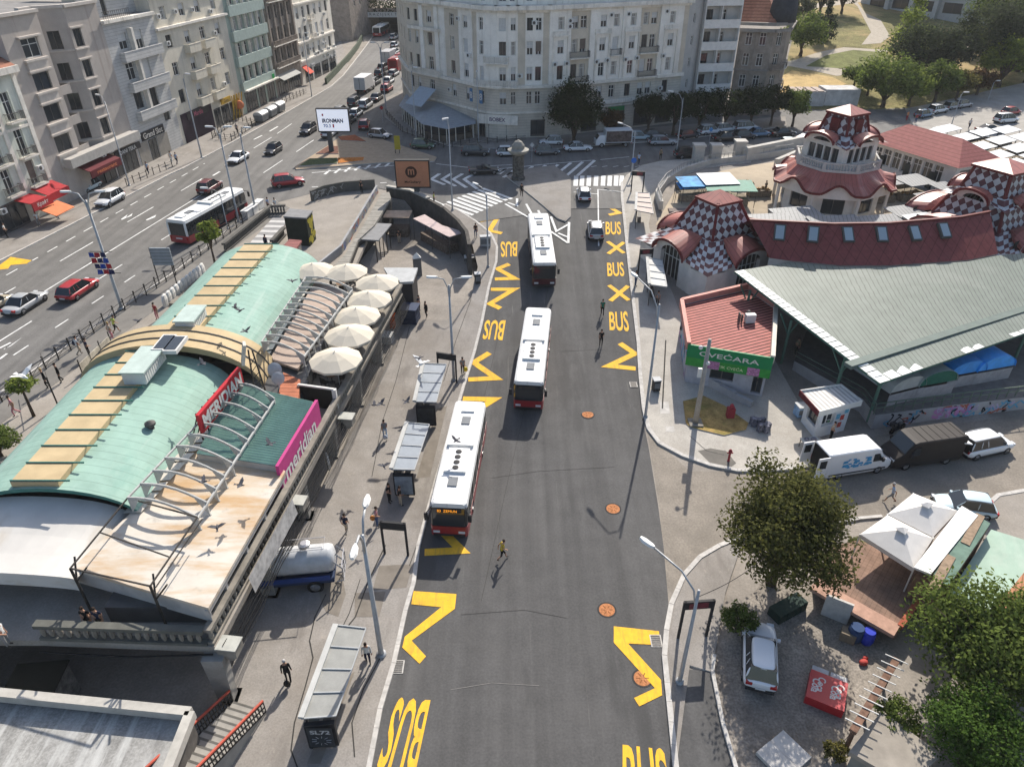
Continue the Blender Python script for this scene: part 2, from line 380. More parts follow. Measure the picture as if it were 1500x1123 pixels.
RK1=[(911,268),(911,290),(918,357),(927,437),(935,504),(938,553),(943,600),(950,629),(966,650),(1000,668),(1040,682),(1080,690),(1112,690),(1160,687),(1195,681)]
ISL=[(990,1128),(983,1059),(977,1001),(973,961),(976,924),(983,886),(1002,843),(1025,817),(1054,800),(1090,786)]
sheet('bus_street',LK[:-4]+[(730,330),(735,312),(836,300),(911,300)]+RK1[2:7]+[(944,625),(951,660),(964,740),(972,800),(979,880),(985,960),(1000,1128)],m_new,.006)
sheet('side_road',[(1010,690),(1112,690),(1195,681),(1270,640),(1500,606),(1560,598),(1560,716),(1461,727),(1447,740),(1292,757),(1180,775),(1054,802),(990,870),(975,860),(966,740),(953,662),(948,632)],M('patched_asphalt',(.235,.208,.175),.95,var=.16,scale=.5,fine=.15,bump=.2,stain=.6,stain_col=(.155,.14,.12)),.003)
AVL=[(-120,445),(0,383),(247,257),(267,248),(350,204),(398,178),(457,144),(484,128),(502,112),(521,88),(537,67),(552,45)]
AVR=[(652,301),(600,284),(550,275),(457,284),(406,297),(339,333),(254,400),(182,448),(40,550),(-120,655)]
AVZ=TZ+.05
sheet('avenue',AVL+[(610,45),(660,120),(760,190),(1160,160),(1300,150),(1560,120),(1560,190),(1300,240),(1100,228),(985,236),(922,255),(911,268),(911,302),(836,302),(735,314),(700,318)]+AVR,m_old,.05,TZ)
TER_EDGE=[(318,948),(588,430)]
TERR=[P(-160,690,TZ),P(40,550,TZ),P(182,448,TZ),P(254,400,TZ),P(339,333,TZ),P(406,297,TZ),P(457,284,TZ),P(550,275,TZ),P(572,284,TZ),P(543,340,TZ),P(512,408,TZ),P(588,430,TZ),P(318,948,TZ),P(60,938,TZ),P(-100,938,TZ),P(-300,938,TZ)]
mb=MB();mb.prism([(p.x,p.y)for p in TERR],TZ-.4,TZ+.03,0);struct(mb.build('terrace',[m_walk2]))
sheet('pavement',[(-120,445),(0,383),(247,257),(267,248),(350,204),(398,178),(457,144),(484,128),(502,112),(510,95),(500,60),(440,118),(360,160),(265,205),(190,250),(90,300),(-160,420)],m_walk,.17,TZ,.15)
kerb_line('kerb',AVL,lv=TZ+.04,top=.14)
kerb_line('kerb',AVR[4:],lv=TZ+.04,top=.1)
sheet('pavement',[(40,550),(182,448),(254,400),(339,333),(406,297),(425,305),(345,362),(268,425),(200,475),(58,580),(-160,740),(-160,690)],M('grey_pavement',(.19,.18,.165),.95,var=.1,scale=.8,stain=.5),.055,TZ,.05)
sheet('pavement',LK+[(640,318),(676,338),(692,360),(700,392),(690,440),(655,470),(600,470),(585,500),(480,700),(345,965),(330,1020),(290,1128)],m_walk,.12,None,.14)
kerb_line('kerb',LK,top=.14,w=.26)
sheet('pavement',RK1+[(1215,655),(1185,628),(1175,600),(1130,520),(1000,470),(985,430),(960,380),(950,330),(958,290),(985,262),(1030,247),(1100,238),(1096,226),(1020,232),(994,235),(967,237),(940,243),(917,258)],M('pale_pavement',(.40,.375,.335),.95,var=.12,scale=.7,fine=.12,stain=.5,stain_col=(.29,.26,.22)),.12,None,.14)
kerb_line('kerb',RK1,top=.16,w=.34)
kerb_line('kerb',ISL,top=.16,w=.3)
sheet('pavement',ISL+[(1062,870),(1052,930),(1042,985),(1010,975)],m_walk,.1,None,.12)
sheet('footway',[(977,1001),(985,985),(1010,980),(1042,985),(1058,1060),(1075,1128),(990,1128),(983,1059)],m_new,.04,None,.05)
kerb_line('kerb',[(1078,1128),(1058,1060),(1043,985),(1046,960)],top=.2,w=.2)
sheet('pavement',[(1560,716),(1500,720),(1461,727),(1449,737),(1440,790),(1500,830),(1560,830)],m_walk2,.14,None,.14)
kerb_line('kerb',[(1560,714),(1500,720),(1461,727),(1449,738),(1442,770)],top=.18,w=.3)
kerb_line('kerb',[(1180,776),(1259,760),(1292,757)],top=.14,w=.25)
sheet('yard',[(1046,960),(1075,900),(1120,850),(1200,850),(1320,960),(1290,1020),(1200,1128),(1078,1128),(1058,1060)],M('dirty_yard',(.25,.222,.19),.98,var=.3,scale=.6,fine=.3,stain=.8,stain_col=(.09,.08,.07)),.03)
sheet('market_court',[(960,330),(1000,262),(1100,242),(1240,225),(1340,290),(1480,310),(1480,360),(1100,340)],M('court_paving',(.42,.35,.26),.95,var=.12,scale=.35,stain=.6,stain_col=(.27,.23,.18)),.02)
sheet('traffic_island',[(742,261),(776,248),(812,244),(836,262),(836,319),(828,326),(817,322)],m_walk,.2,None,.16)
sheet('traffic_island',[(432,246),(482,214),(502,199),(560,206),(640,232),(636,238),(560,240),(434,250)],M('island_paving',(.36,.28,.20),.95,var=.15,scale=1.2),.2,TZ,.16)
sheet('pavement',[(566,145),(600,128),(606,139),(650,165),(735,204),(770,200),(985,186),(1150,172),(1152,186),(1000,205),(775,222),(655,214),(590,192),(563,172)],m_walk,.2,TZ,.15)
for nm,px,c,lb in(('flower_bed',[(495,203),(520,200),(537,210),(500,208)],(.30,.10,.05),''),('flower_bed',[(438,246),(455,235),(494,234),(494,242)],(.09,.11,.05),''),('flower_bed',[(495,234),(534,233),(532,238),(496,242)],(.42,.16,.04),''),('flower_bed',[(463,228),(482,216),(495,217),(496,228)],(.16,.08,.06),'')):
 o=sheet(nm,px,M('planting_%g'%c[0],c,1,var=.5,scale=5,bump=.8),.3,TZ,.12);o['kind']='stuff'
# ---- park behind the market
gpk=sheet('park_grass',[(1130,175),(1160,60),(1180,-40),(1700,-40),(1700,90),(1500,125),(1320,160),(1200,168)],m_grass,.03)
bm_=gpk.data
for nm,px in(('park_path',[(1146,92),(1166,88),(1196,78),(1236,70),(1300,74),(1300,80),(1240,78),(1205,90),(1230,102),(1310,97),(1310,103),(1225,112),(1180,102),(1146,96)]),('park_path',[(1262,66),(1276,48),(1256,10),(1248,4),(1254,2),(1268,20),(1290,30),(1304,54),(1290,64)]),('park_path',[(1170,10),(1215,2),(1300,-8),(1300,-2),(1215,10),(1172,16)]),('park_path',[(1340,60),(1500,75),(1500,82),(1340,66)])):
 sheet(nm,px,M('path_gravel',(.42,.37,.30),1,var=.12,scale=1),.07)
sheet('park_lawn',[(1180,98),(1210,82),(1250,74),(1300,78),(1304,90),(1290,96),(1230,101)],M('lawn',(.155,.165,.06),1,var=.3,scale=.5,fine=.3),.09)
sheet('park_lawn',[(1135,118),(1160,104),(1220,114),(1240,124),(1200,136),(1140,138)],M('straw_lawn',(.46,.33,.15),1,var=.2,scale=.5,fine=.2),.09)
sheet('parking_lot',[(1325,160),(1500,122),(1560,118),(1560,215),(1480,215),(1340,190)],M('lot_asphalt',(.33,.31,.28),.95,var=.15,scale=.5),.1)
# ---------------------------------------------------------------- markings
mk=MB()
def zf(lv,dz):return(lambda p:Vector((p.x,p.y,(hbase(p.x,p.y)if lv is None else lv)+dz)))
def stroke(px,w,mi=1,lv=None,dz=.028):
 pr=zf(lv,dz);pts=[pr(G(x,y,0,hbase)if lv is None else P(x,y,lv))for x,y in px];n=len(pts);L=[]
 for i,p in enumerate(pts):
  d0=(p-pts[i-1]).normalized()if i else(pts[1]-p).normalized();d1=(pts[i+1]-p).normalized()if i<n-1 else d0
  n0=Vector((-d0.y,d0.x,0));n1=Vector((-d1.y,d1.x,0));k=n0+n1
  k=k.normalized()if k.length>.2 else n0;s=w/2/max(.38,k.dot(n0));L.append((pr(p+k*s),pr(p-k*s)))
 for i in range(n-1):
  a,b=L[i],L[i+1];k=max(1,int((pts[i+1]-pts[i]).length/1.2))if lv is None else 1
  for j in range(k):
   t0,t1=j/k,(j+1)/k;mk.quad(pr(a[1].lerp(b[1],t0)),pr(a[1].lerp(b[1],t1)),pr(a[0].lerp(b[0],t1)),pr(a[0].lerp(b[0],t0)),mi)
def fill(px,mi=0,lv=None,dz=.028):
 pr=zf(lv,dz);mk.poly([pr(G(x,y,0,hbase)if lv is None else P(x,y,lv))for x,y in px],mi)
def dashes(a,b,L,gap,w,lv=TZ,dz=.062,mi=0):
 A_,B_=P(*a,lv),P(*b,lv);D=(B_-A_).length;t=0;d=(B_-A_)/D;s=Vector((-d.y,d.x,0))*(w/2)
 while t<D:
  p,q=A_+d*t,A_+d*min(D,t+L);z=Vector((0,0,dz));mk.quad(p-s+z,q-s+z,q+s+z,p+s+z,mi);t+=L+gap
c6=lambda L:[(350+x/3.4775,800+y/3.4775)for x,y in L]
c7=lambda L:[(700+x/3.4775,800+y/3.4775)for x,y in L]
def flat_poly(px,mi,dz=.028):
 for t in px:fill(t,mi,dz=dz)
a=c6([(890,228),(1108,243),(1100,318),(880,480),(953,560),(920,598),(832,515),(845,460),(1030,310),(878,295)])
flat_poly([[a[0],a[9],a[8],a[2],a[1]],[a[8],a[7],a[3],a[2]],[a[7],a[6],a[3]],[a[6],a[5],a[4],a[3]]],1)
a=c7([(692,407),(922,432),(930,503),(765,495),(933,680),(938,758),(822,815),(795,772),(902,722),(692,490)])
flat_poly([[a[0],a[9],a[3],a[2],a[1]],[a[9],a[8],a[4],a[3]],[a[8],a[5],a[4]],[a[8],a[7],a[6],a[5]]],1)
for px in([(703,324),(728,320),(717,338),(735,342)],[(746,387),(729,394),(754,408),(725,409)],[(719,424),(753,424),(718,445),(733,452)],[(717,517),(694,531),(727,554),(686,556)],[(678,584),(724,585),(690,606)],[(650,780),(676,806),(622,809)],[(909,299),(885,299),(907,312),(892,315)],[(908,503),(930,518),(892,536),(931,540)]):stroke(px,.62)
for px in([(890,354),(914,371)],[(914,355),(891,372)],[(892,418),(921,440)],[(920,419),(894,441)]):stroke(px,.5,dz=.028 if px[0][0]<900 else .031)
def road_text(s,bl,br,tr,tl):
 q=[G(x,y,0,hbase)for x,y in(bl,br,tr,tl)];text_quad(mk,s,*q,1,.02,zf(None,.028))
road_text('BUS',(631,1024),(582,1021),(549,1128),(608,1134))
road_text('BUS',(912,1200),(990,1205),(973,1096),(912,1089))
road_text('BUS',(758,354),(733,354),(734,377),(757,376));road_text('BUS',(741,469),(711,469),(706,497),(736,499))
road_text('BUS',(887,344),(910,344),(909,325),(887,325));road_text('BUS',(890,405),(915,405),(913,384),(889,385));road_text('BUS',(893,484),(922,486),(919,456),(892,457))
c5=lambda L:[(x/3.7425,250+y/3.7425)for x,y in L]
fill(c5([(0,545),(0,520),(60,475),(180,495),(150,512),(60,520),(45,540)]),1,TZ,.062)
dashes((-60,443),(300,240),1.6,1.5,.16);dashes((-40,458),(331,242),5.5,6.5,.16)
dashes((63,429),(300,283),60,1,.16);dashes((-30,519),(280,325),6,7,.15);dashes((20,521),(230,383),1.7,3.2,.14)
for a,b in(((81,815),(180,755)),((135,950),(240,880)),((315,835),(410,770)),((210,735),(290,680))):stroke([(350+x/3.7425,y/3.7425)for x,y in(a,b)],.16,0,TZ,.062)
for a in([(0,975),(60,945)],[(0,1035),(40,1005)],[(0,300)]):
 if len(a)>1:stroke(c5(a),.22,0,TZ,.062)
fill(c5([(20,985),(125,915),(60,965),(25,978)]),0,TZ,.063)
for a in([(665,268),(700,243),(690,262),(728,236),(722,250),(668,272)],[(800,272),(858,244),(850,258),(806,276)]):fill(c5(a),0,TZ,.062)
for q in((372,205,384,199),(395,193,407,186),(312,258,322,252)):stroke([(q[0],q[1]),(q[2],q[3])],.3,0,TZ,.062)
z1=lambda L:[(540+x/7.485,270+y/7.485)for x,y in L]
S=[(815,225),(865,195),(920,170),(975,150),(1030,128),(1085,105),(1145,85),(1200,65),(1250,48)];E_=[(1145,340),(1200,315),(1250,295),(1305,270),(1360,243),(1410,220),(1460,200),(1515,180),(1570,165)]
for s_,e_ in zip(S,E_):stroke(z1([s_,e_]),.52,0,None,.062)
stroke(z1([(440,55),(760,200),(1100,350)]),.18,0,None,.064)
for x in(844,853,863,873.5,884,893.5,903,911):stroke([(x,258),(x-1,273)],.62,0,None,.062)
c3=lambda L:[(700+x/3.7425,y/3.7425)for x,y in L]
for p_ in([(115,958),(155,925)],[(160,965),(205,930)],[(245,955),(300,915)],[(310,950),(372,908)],[(375,950),(440,905)],[(430,958),(510,895)],[(475,975),(575,890)],[(540,970),(640,882)]):stroke(c3(p_),.5,0,TZ,.062)
stroke(c3([(60,935),(400,900),(640,880)]),.2,0,TZ,.065);stroke(c3([(670,878),(830,862)]),.16,0,TZ,.062)
for x in(620,680,740,800,860):stroke(c3([(x,917),(x+30,912)]),.16,0,TZ,.062)
c2_=lambda L:[(350+x/3.7425,y/3.7425)for x,y in L]
for k in range(4):stroke(c2_([(1100+63*k,955),(1055+60*k,985),(1128+60*k,1015+8*k)]),.55,0,TZ,.062)
for p_ in([(1410,955),(1470,925)],[(1450,975),(1497,945)]):stroke(c2_(p_),.5,0,TZ,.062)
for k in range(7):stroke(c2_([(470+55*k,958-7*k),(500+55*k,935-7*k)]),.4,0,TZ,.062)
stroke(c2_([(400,950),(1060,890)]),.18,0,TZ,.062);stroke(c2_([(1080,900),(1250,920),(1497,905)]),.16,0,TZ,.062)
for x in range(400,1000,75):stroke(c2_([(x,1052-.06*x),(x+35,1050-.06*x)]),.2,0,TZ,.062)
c7b=lambda L:[(700+x/3.7425,250+y/3.7425)for x,y in L]
for p_ in([(150,185),(330,290),(495,400)],[(500,285),(495,400)],[(215,155),(215,195),(165,178)],[(265,185),(295,240)],[(330,220),(352,262)],[(400,255),(430,335),(500,295)],[(495,368),(440,345)]):stroke(c7b(p_),.3,0,None,.07)
for p_ in([(658,105),(662,415)],[(655,105),(785,118)],[(525,120),(655,131)]):stroke(c7b(p_),.16,0,None,.07)
struct(mk.build('road_markings',m_mark))
ck=MB();mk_,mk=mk,ck
for px,w in(([(478,872),(462,905),(454,940),(459,965),(447,1010),(432,1060),(427,1100),(438,1130)],.07),([(565,800),(541,850),(521,905),(505,925)],.08),([(528,850),(512,900),(497,930)],.05),([(560,960),(533,1010),(516,1060),(520,1110)],.06),([(640,700),(625,760),(600,830)],.05),([(690,440),(668,500),(650,560)],.05),([(600,480),(580,560),(560,620),(545,700)],.05),([(1010,640),(1035,662),(1060,668)],.04),([(975,500),(972,560),(970,600)],.12)):stroke(px,w,0,None,.135)
for px,w,mi in(([(705,880),(745,700),(790,500),(806,400)],.025,0),([(720,700),(790,690),(900,684)],.025,0),([(676,900),(768,893),(830,905)],.025,0),([(660,1010),(720,1000),(790,1004)],.03,2),([(818,515),(880,512),(930,520)],.025,0),([(735,470),(700,620)],.03,0)):stroke(px,w,mi,None,.021)
for px,dz,mi in(([(462,842),(500,838),(507,872),(496,905),(478,898),(470,880)],.128,1),([(520,870),(565,868),(556,905),(520,905)],.129,1),([(556,830),(604,828),(596,862),(546,866)],.128,1),([(640,600),(655,596),(630,700),(610,702)],.128,1),([(500,1000),(520,985),(470,1120),(450,1120)],.128,1)):fill(px,mi,None,dz)  # first a damp stain, the others darker patches by shelters and stop frame
mk=mk_;struct(ck.build('surface_cracks',[M('crack_tar',(.045,.043,.04),.9,var=.2),M('damp_and_dark_patches',(.19,.168,.142),.85,var=.18,scale=1.5),M('pale_scratch',(.22,.21,.195),.9,var=.2),M('repair_asphalt',(.078,.075,.072),.92,var=.15,scale=2)]))
def disc(name,px,py,r,mat,label,cat,group,ring=None):
 c=G(px,py,0,hbase);o=thing(name,label,cat,c,0,group);m=MB();m.lathe([(r,.005),(r,.02),(r*.8,.024)],24);m.build('cover',mat,o)
 if ring:q=MB();q.lathe([(r*1.22,.006),(r*1.22,.0135)],24);q.build('frame',ring,o)
 w=MB()
 for k in range(6):w.obox((r*.5*cos(k*pi/3),r*.5*sin(k*pi/3),.024),r*.5,.05,.006,k*pi/3)
 w.build('ribs',M('rust_dark',(.2,.08,.03)),o);return o
m_rust=M('rusty_iron',(.40,.17,.075),.9,var=.4,scale=9);m_patch=M('fresh_patch',(.045,.044,.043),.95,var=.1)
for(px,py),lb in zip(((861,607),(898,745),(889,893),(941,993)),('orange rusty manhole cover in the asphalt farthest up the street','orange rusty manhole cover near the lamp shadow on the asphalt','orange rusty manhole cover above the right zigzag marking','orange rusty manhole cover crossed by the yellow zigzag')):
 disc('manhole_cover',px,py,.48,m_rust,lb,'manhole cover','rusty manhole covers in the bus street',m_patch)
m_iron=M('dark_iron',(.06,.055,.05),.6,var=.2,metal=.5)
for(px,py),lb in zip(((583,976),(961,938),(928,563)),('iron drain grate beside the left kerb','iron drain grate under the right yellow zigzag','iron drain grate beside the right kerb up the street')):
 c=G(px,py,.03,hbase);o=thing('drain_grate',lb,'drain grate',c,0,'drain grates at the kerbs');q=MB();q.box(-.33,-.42,-.01,.33,.42,.004);q.build('frame',m_kerb,o)
 q=MB()
 for k in range(6):q.box(-.26,-.36+k*.13,.004,.26,-.29+k*.13,.02)
 q.build('grating',m_iron,o)
# ================================================================ buildings: facades with real openings
m_glass=M('window_glass',(.03,.035,.04),.08,var=0,spec=.6)
m_frame=M('window_frame',(.62,.61,.58),.6,var=.1)
m_dframe=M('dark_frame',(.09,.085,.08),.6,var=.1)
m_blind=M('roller_blind',(.55,.55,.54),.8,var=.1,scale=3);m_shut=M('brown_shutter',(.16,.13,.11),.8,var=.2)
m_trim=M('stucco_trim',(.76,.715,.64),.85,var=.14,scale=1.1,stain=.5,stain_col=(.42,.39,.34))
m_curt=M('curtain',(.45,.43,.39),.8,var=.15,scale=3)
m_ac=M('ac_white',(.62,.62,.60),.5,var=.08);m_black=M('soot_black',(.015,.015,.016),.7,var=0)
m_tile=stripes(M('red_roof_tiles',(.33,.15,.10),.85,var=.25,scale=2),'Object',2,2.2,.7,.6)
m_flat=M('flat_roof',(.22,.21,.20),.9,var=.2,scale=.8)
WIN={}
def win_meshes(w,hh,kind):
 k=(round(w,1),round(hh,1),kind)
 if k not in WIN:
  f,p=MB(),MB();t=.09;d=.06
  for b in((0,0,w,t),(0,hh-t,w,hh),(0,0,t,hh),(w-t,0,w,hh)):f.box(b[0],0,b[1],b[2],d,b[3])
  if w>.75:f.box(w/2-.045,0,0,w/2+.045,d,hh)
  if kind in 'wbc' and hh>1.2:f.box(0,0.002,hh*.66,w,d-.002,hh*.66+.08)
  f.box(-.08,-.14,-.1,w+.08,.03,-.02)
  p.box(.02,d*.5,.02,w-.02,d*.5+.03,hh-.02,0)
  if kind=='b':p.box(t,.012,hh*.5,w-t,.028,hh-t,1)
  if kind=='s':p.box(t*.5,-.02,.02,w-t*.5,.004,hh-t*.5,1)
  if kind=='r':p.box(t*.5,-.02,.25*hh,w-t*.5,.004,hh-t*.5,1)
  if kind=='c':p.box(t,.014,t,w*.36,.027,hh-t,1);p.box(w*.66,.014,t,w-t,.027,hh-t,1)
  WIN[k]=(f.mesh('window',m_dframe if kind=='d' else m_frame),p.mesh('pane',[m_glass,m_blind if kind in 'bs' else m_shut if kind=='r' else m_curt]))
 return WIN[k]
def facade(root,mw,p0,p1,z0,z1,ops,zones=None,depth=.28,mi=0,inset=.2):
 """wall between two ground points with openings (u0,u1,za,zb,kind); zones: (u0,u1,offset,material) pieces set forward"""
 p0=Vector((p0[0],p0[1],0));p1=Vector((p1[0],p1[1],0));d=p1-p0;L=d.length;d/=L;n=Vector((d.y,-d.x,0));loc=root.location
 zones=zones or[(0,L,0,mi)];Q=lambda u,z,o:p0+d*u+n*o+Vector((0,0,z))
 for za,zb,off,m_ in zones:
  os_=[o for o in ops if o[0]>=za-.01 and o[1]<=zb+.01]
  us=sorted({za,zb}|{o[0]for o in os_}|{o[1]for o in os_});zs=sorted({z0,z1}|{o[2]for o in os_}|{o[3]for o in os_})
  for i in range(len(us)-1):
   j=0
   while j<len(zs)-1:
    um=(us[i]+us[i+1])/2;hit=lambda jj:any(o[0]<um<o[1]and o[2]<(zs[jj]+zs[jj+1])/2<o[3]for o in os_)
    if hit(j):j+=1;continue
    k=j
    while k+1<len(zs)-1 and not hit(k+1):k+=1
    mw.quad(Q(us[i],zs[j],off),Q(us[i+1],zs[j],off),Q(us[i+1],zs[k+1],off),Q(us[i],zs[k+1],off),m_);j=k+1
  if off>0:
   for u in(za,zb):mw.quad(Q(u,z0,0),Q(u,z0,off),Q(u,z1,off),Q(u,z1,0),m_)
  for a,b,c,e,kind in os_:
   r=off-depth
   for x,y in(((a,c),(b,c)),((b,c),(b,e)),((b,e),(a,e)),((a,e),(a,c))):
    mw.quad(Q(*x,off),Q(*y,off),Q(*y,r),Q(*x,r),m_)
   fm,pm=win_meshes(b-a,e-c,kind)
   wo=ob('window',fm,root);o=Q(a,c,off-inset);wo.matrix_local=basis(o-loc,d,-n,(0,0,1));ob('pane',pm,wo)
   mw.quad(Q(a,c,r),Q(b,c,r),Q(b,e,r),Q(a,e,r),m_)
 return d,n,L
def band(mb,p0,p1,u0,u1,za,zb,off,thick=.3,mi=0):
 p0=Vector((p0[0],p0[1],0));p1=Vector((p1[0],p1[1],0));d=(p1-p0).normalized();n=Vector((d.y,-d.x,0))
 a=p0+d*u0;b=p0+d*u1;f=n*off;k=n*(off-thick)
 mb.add([a+k+Vector((0,0,za)),b+k+Vector((0,0,za)),b+f+Vector((0,0,za)),a+f+Vector((0,0,za)),a+k+Vector((0,0,zb)),b+k+Vector((0,0,zb)),b+f+Vector((0,0,zb)),a+f+Vector((0,0,zb))],[(0,1,2,3),(7,6,5,4),(3,2,6,7),(1,0,4,5),(2,1,5,6),(0,3,7,4)],mi)
def balcony(root,p0,p1,u0,u1,z,depth=1.0,style='solid',hgt=1.0,mat=None,rail=None):
 m=MB();band(m,p0,p1,u0,u1,z-.18,z,depth,depth-.01)
 if style=='solid':
  band(m,p0,p1,u0,u1,z-.001,z+hgt,depth-.002,.12);band(m,p0,p1,u0,u0+.12,z-.001,z+hgt-.002,depth-.13,depth-.14);band(m,p0,p1,u1-.12,u1,z-.001,z+hgt-.002,depth-.13,depth-.14)
  band(m,p0,p1,u0-.03,u1+.03,z+hgt,z+hgt+.07,depth+.04,.2)
 b=part('balcony',m,mat or m_trim,root)
 if style!='solid':
  q=MB();st=.16 if style=='rail' else .3;w=.03 if style=='rail' else .13
  k=int((u1-u0)/st)
  for i in range(k+1):
   u=u0+(u1-u0-w)*i/k;band(q,p0,p1,u,u+w,z,z+hgt-.06,depth-.06,w)
  for s in(u0,u1-w):
   for j in range(int(depth/st)):band(q,p0,p1,s,s+w,z,z+hgt-.06,depth-.1-j*st,w)
  band(q,p0,p1,u0-.02,u1+.02,z+hgt-.06,z+hgt,depth-.03,.1)
  for s in(u0,u1-.08):band(q,p0,p1,s,s+.08,z+hgt-.06,z+hgt-.001,depth-.14,depth-.14)
  l=root.location;q.v=[(v[0]-l.x,v[1]-l.y,v[2]-l.z)for v in q.v];q.build('railing',rail or m_dframe,b)
 return b
acm=MB();acm.box(-.42,-.32,0,.42,0,.62);ACM=acm.mesh('air_conditioner',m_ac)
acf=MB();acf.lathe([(.23,0),(.23,.02),(.08,.03)],14);acf.v=[(x-.1,-.32-z,y+.31)for x,y,z in acf.v];ACF=acf.mesh('fan',m_dframe)
def ac(root,p0,p1,u,z,off=0.):
 p0=Vector((p0[0],p0[1],0));p1=Vector((p1[0],p1[1],0));d=(p1-p0).normalized();n=Vector((d.y,-d.x,0))
 o=ob('air_conditioner',ACM,root);o.matrix_local=basis(p0+d*u+n*(off+.02)+Vector((0,0,z))-root.location,d,-n,(0,0,1));ob('fan',ACF,o)
def signboard(root,p0,p1,u0,u1,za,zb,off,mat,text='',tmat=None,th=.55,tw=None,name='shop_sign',bold=.015):
 m=MB();band(m,p0,p1,u0,u1,za,zb,off,.15);o=part(name,m,mat,root)
 if text:
  a=Vector((p0[0],p0[1],0));d=(Vector((p1[0],p1[1],0))-a).normalized();n=Vector((d.y,-d.x,0));q=MB();asp=text_geo(text,bold)[2]
  hh=(zb-za)*th;w=tw or min((u1-u0)*.9,hh*asp);um=(u0+u1-w)/2
  text_on(q,text,a+d*um+n*(off+.012)+Vector((0,0,za+(zb-za-hh)/2)),d,(0,0,1),w,hh,0,bold)
  l=root.location;q.v=[(v[0]-l.x,v[1]-l.y,v[2]-l.z)for v in q.v];q.build('lettering',tmat or m_frame,o)
 return o
def roof_flat(root,poly,z,mat,par=.5,pm=None):
 m=MB();m.poly([(p[0],p[1],z)for p in poly]);return part('roof',m,mat,root)
def slant(mb,p0,p1,u0,u1,z0,o0,z1,o1,mi=0,th=.08):
 """awning sheet from (offset o0, z0) to (offset o1, z1)"""
 a=Vector((p0[0],p0[1],0));d=(Vector((p1[0],p1[1],0))-a).normalized();n=Vector((d.y,-d.x,0));q=lambda u,o,z:a+d*u+n*o+Vector((0,0,z))
 t=[q(u0,o0,z0),q(u1,o0,z0),q(u1,o1,z1),q(u0,o1,z1)];lo=[p-Vector((0,0,th))for p in t]
 mb.add(t+lo,[(3,2,1,0),(4,5,6,7),(0,1,5,4),(1,2,6,5),(2,3,7,6),(3,0,4,7)],mi)
# ---------------------------------------------------------------- the row along the avenue
FA,FB=Vector((-59.2,78,0)),Vector((-44.5,180,0));FD=(FB-FA).normalized();FN=Vector((FD.y,-FD.x,0))
def fp(u,o=0.):return FA+FD*u+FN*o
def row_house(name,label,u0,u1,z1,wallmat,deep=14.,zoff=0.):
 a,b=fp(u0),fp(u1);r=thing(name,label,'building',(a+b)/2+Vector((0,0,TZ)),0,'buildings along the left side of the avenue')
 m=MB();return r,a,b,m
def shell(m,a,b,z0,z1,deep=14.,mi=0):
 """side and back walls behind a facade"""
 d=(b-a).normalized();n=Vector((d.y,-d.x,0));c,e=a-n*deep,b-n*deep;Z=lambda p,z:Vector((p.x,p.y,z))
 for p,q in((b,e),(e,c),(c,a)):m.quad(Z(p,z0),Z(q,z0),Z(q,z1),Z(p,z1),mi)
 return[a,b,e,c]
m_pale=M('pale_green_stucco',(.60,.62,.55),.9,var=.12,scale=.8,stain=.35)
m_mauve=M('brown_grey_render',(.42,.38,.345),.92,var=.1,scale=.7,stain=.3,stain_col=(.34,.29,.26))
m_grey=M('blue_grey_render',(.50,.495,.48),.9,var=.1,scale=.9,stain=.3);stripes(m_grey,'Object',2,2.4,.9,.62)
m_cream=M('cream_render',(.62,.575,.48),.9,var=.09,scale=.7,stain=.3,stain_col=(.48,.44,.36));m_green=M('sage_render',(.38,.44,.37),.9,var=.1,scale=.8,stain=.25)
m_soot=M('sooty_stone',(.28,.24,.205),.95,var=.25,scale=1.2,stain=.5);m_whitewash=M('off_white_render',(.70,.66,.58),.9,var=.12,scale=.8,stain=.4)
m_red=M('red_fabric',(.36,.035,.04),.8,var=.12);m_orange=M('orange_fabric',(.62,.20,.09),.8,var=.1);m_shop=M('shop_dark',(.035,.033,.035),.5,var=.2)
for q_,c_ in((m_pale,(.36,.37,.33)),(m_cream,(.40,.36,.29)),(m_whitewash,(.42,.39,.34)),(m_mauve,(.30,.255,.225)),(m_trim,(.36,.33,.28))):streaks(q_,c_,(1.3,1.3,.07),0,.55,.54,.68)
def shopfront(r,a,b,us,z0=4.05,z1=7.2,mat=None):
 for u0,u1 in us:
  m=MB();band(m,a,b,u0,u1,z0,z1,.02,.12);o=part('shop_window',m,m_glass,r)
  f=MB();k=max(2,int((u1-u0)/1.1))
  for i in range(k+1):band(f,a,b,u0+(u1-u0-.08)*i/k,u0+(u1-u0-.08)*i/k+.08,z0,z1,.07,.06)
  band(f,a,b,u0,u1,z1-.1,z1+.05,.08,.1);band(f,a,b,u0,u1,z0,z0+.35,.06,.1)
  l=r.location;f.v=[(v[0]-l.x,v[1]-l.y,v[2]-l.z)for v in f.v];f.build('frame',m_dframe,o)
rk=random.Random(3)
def kinds(s='wccdbrsb'):return rk.choice(s)
r,a,b,m=row_house('apartment_house','pale green classical house with tall balcony doors and a red shop awning',-14,10.6,20.9,m_pale)
ops=[]
for uc in(3.2,8.2,13.3,18,22.0):
 for z in(15.3,11.3,7.9):
  ops.append((uc-.65,uc+.65,z,z+(3.1 if z>8 else 2.8),'r' if z<8 and uc>20 else 'w'))
  balcony(r,a,b,uc-1.2,uc+1.2,z,.75,'rail',.95)
facade(r,m,a,b,TZ,20.2,ops);fpz=shell(m,a,b,TZ,20.2)
part('wall',m,m_pale,r);m=MB();band(m,a,b,-.3,24.8,20.2,20.9,.7,1.2);band(m,a,b,0,24.6,14.3,14.6,.12,.14)
for uc in(5.6,10.8,15.6,20.0,24.2):band(m,a,b,uc-.3,uc+.3,8,20.2,.14,.15)
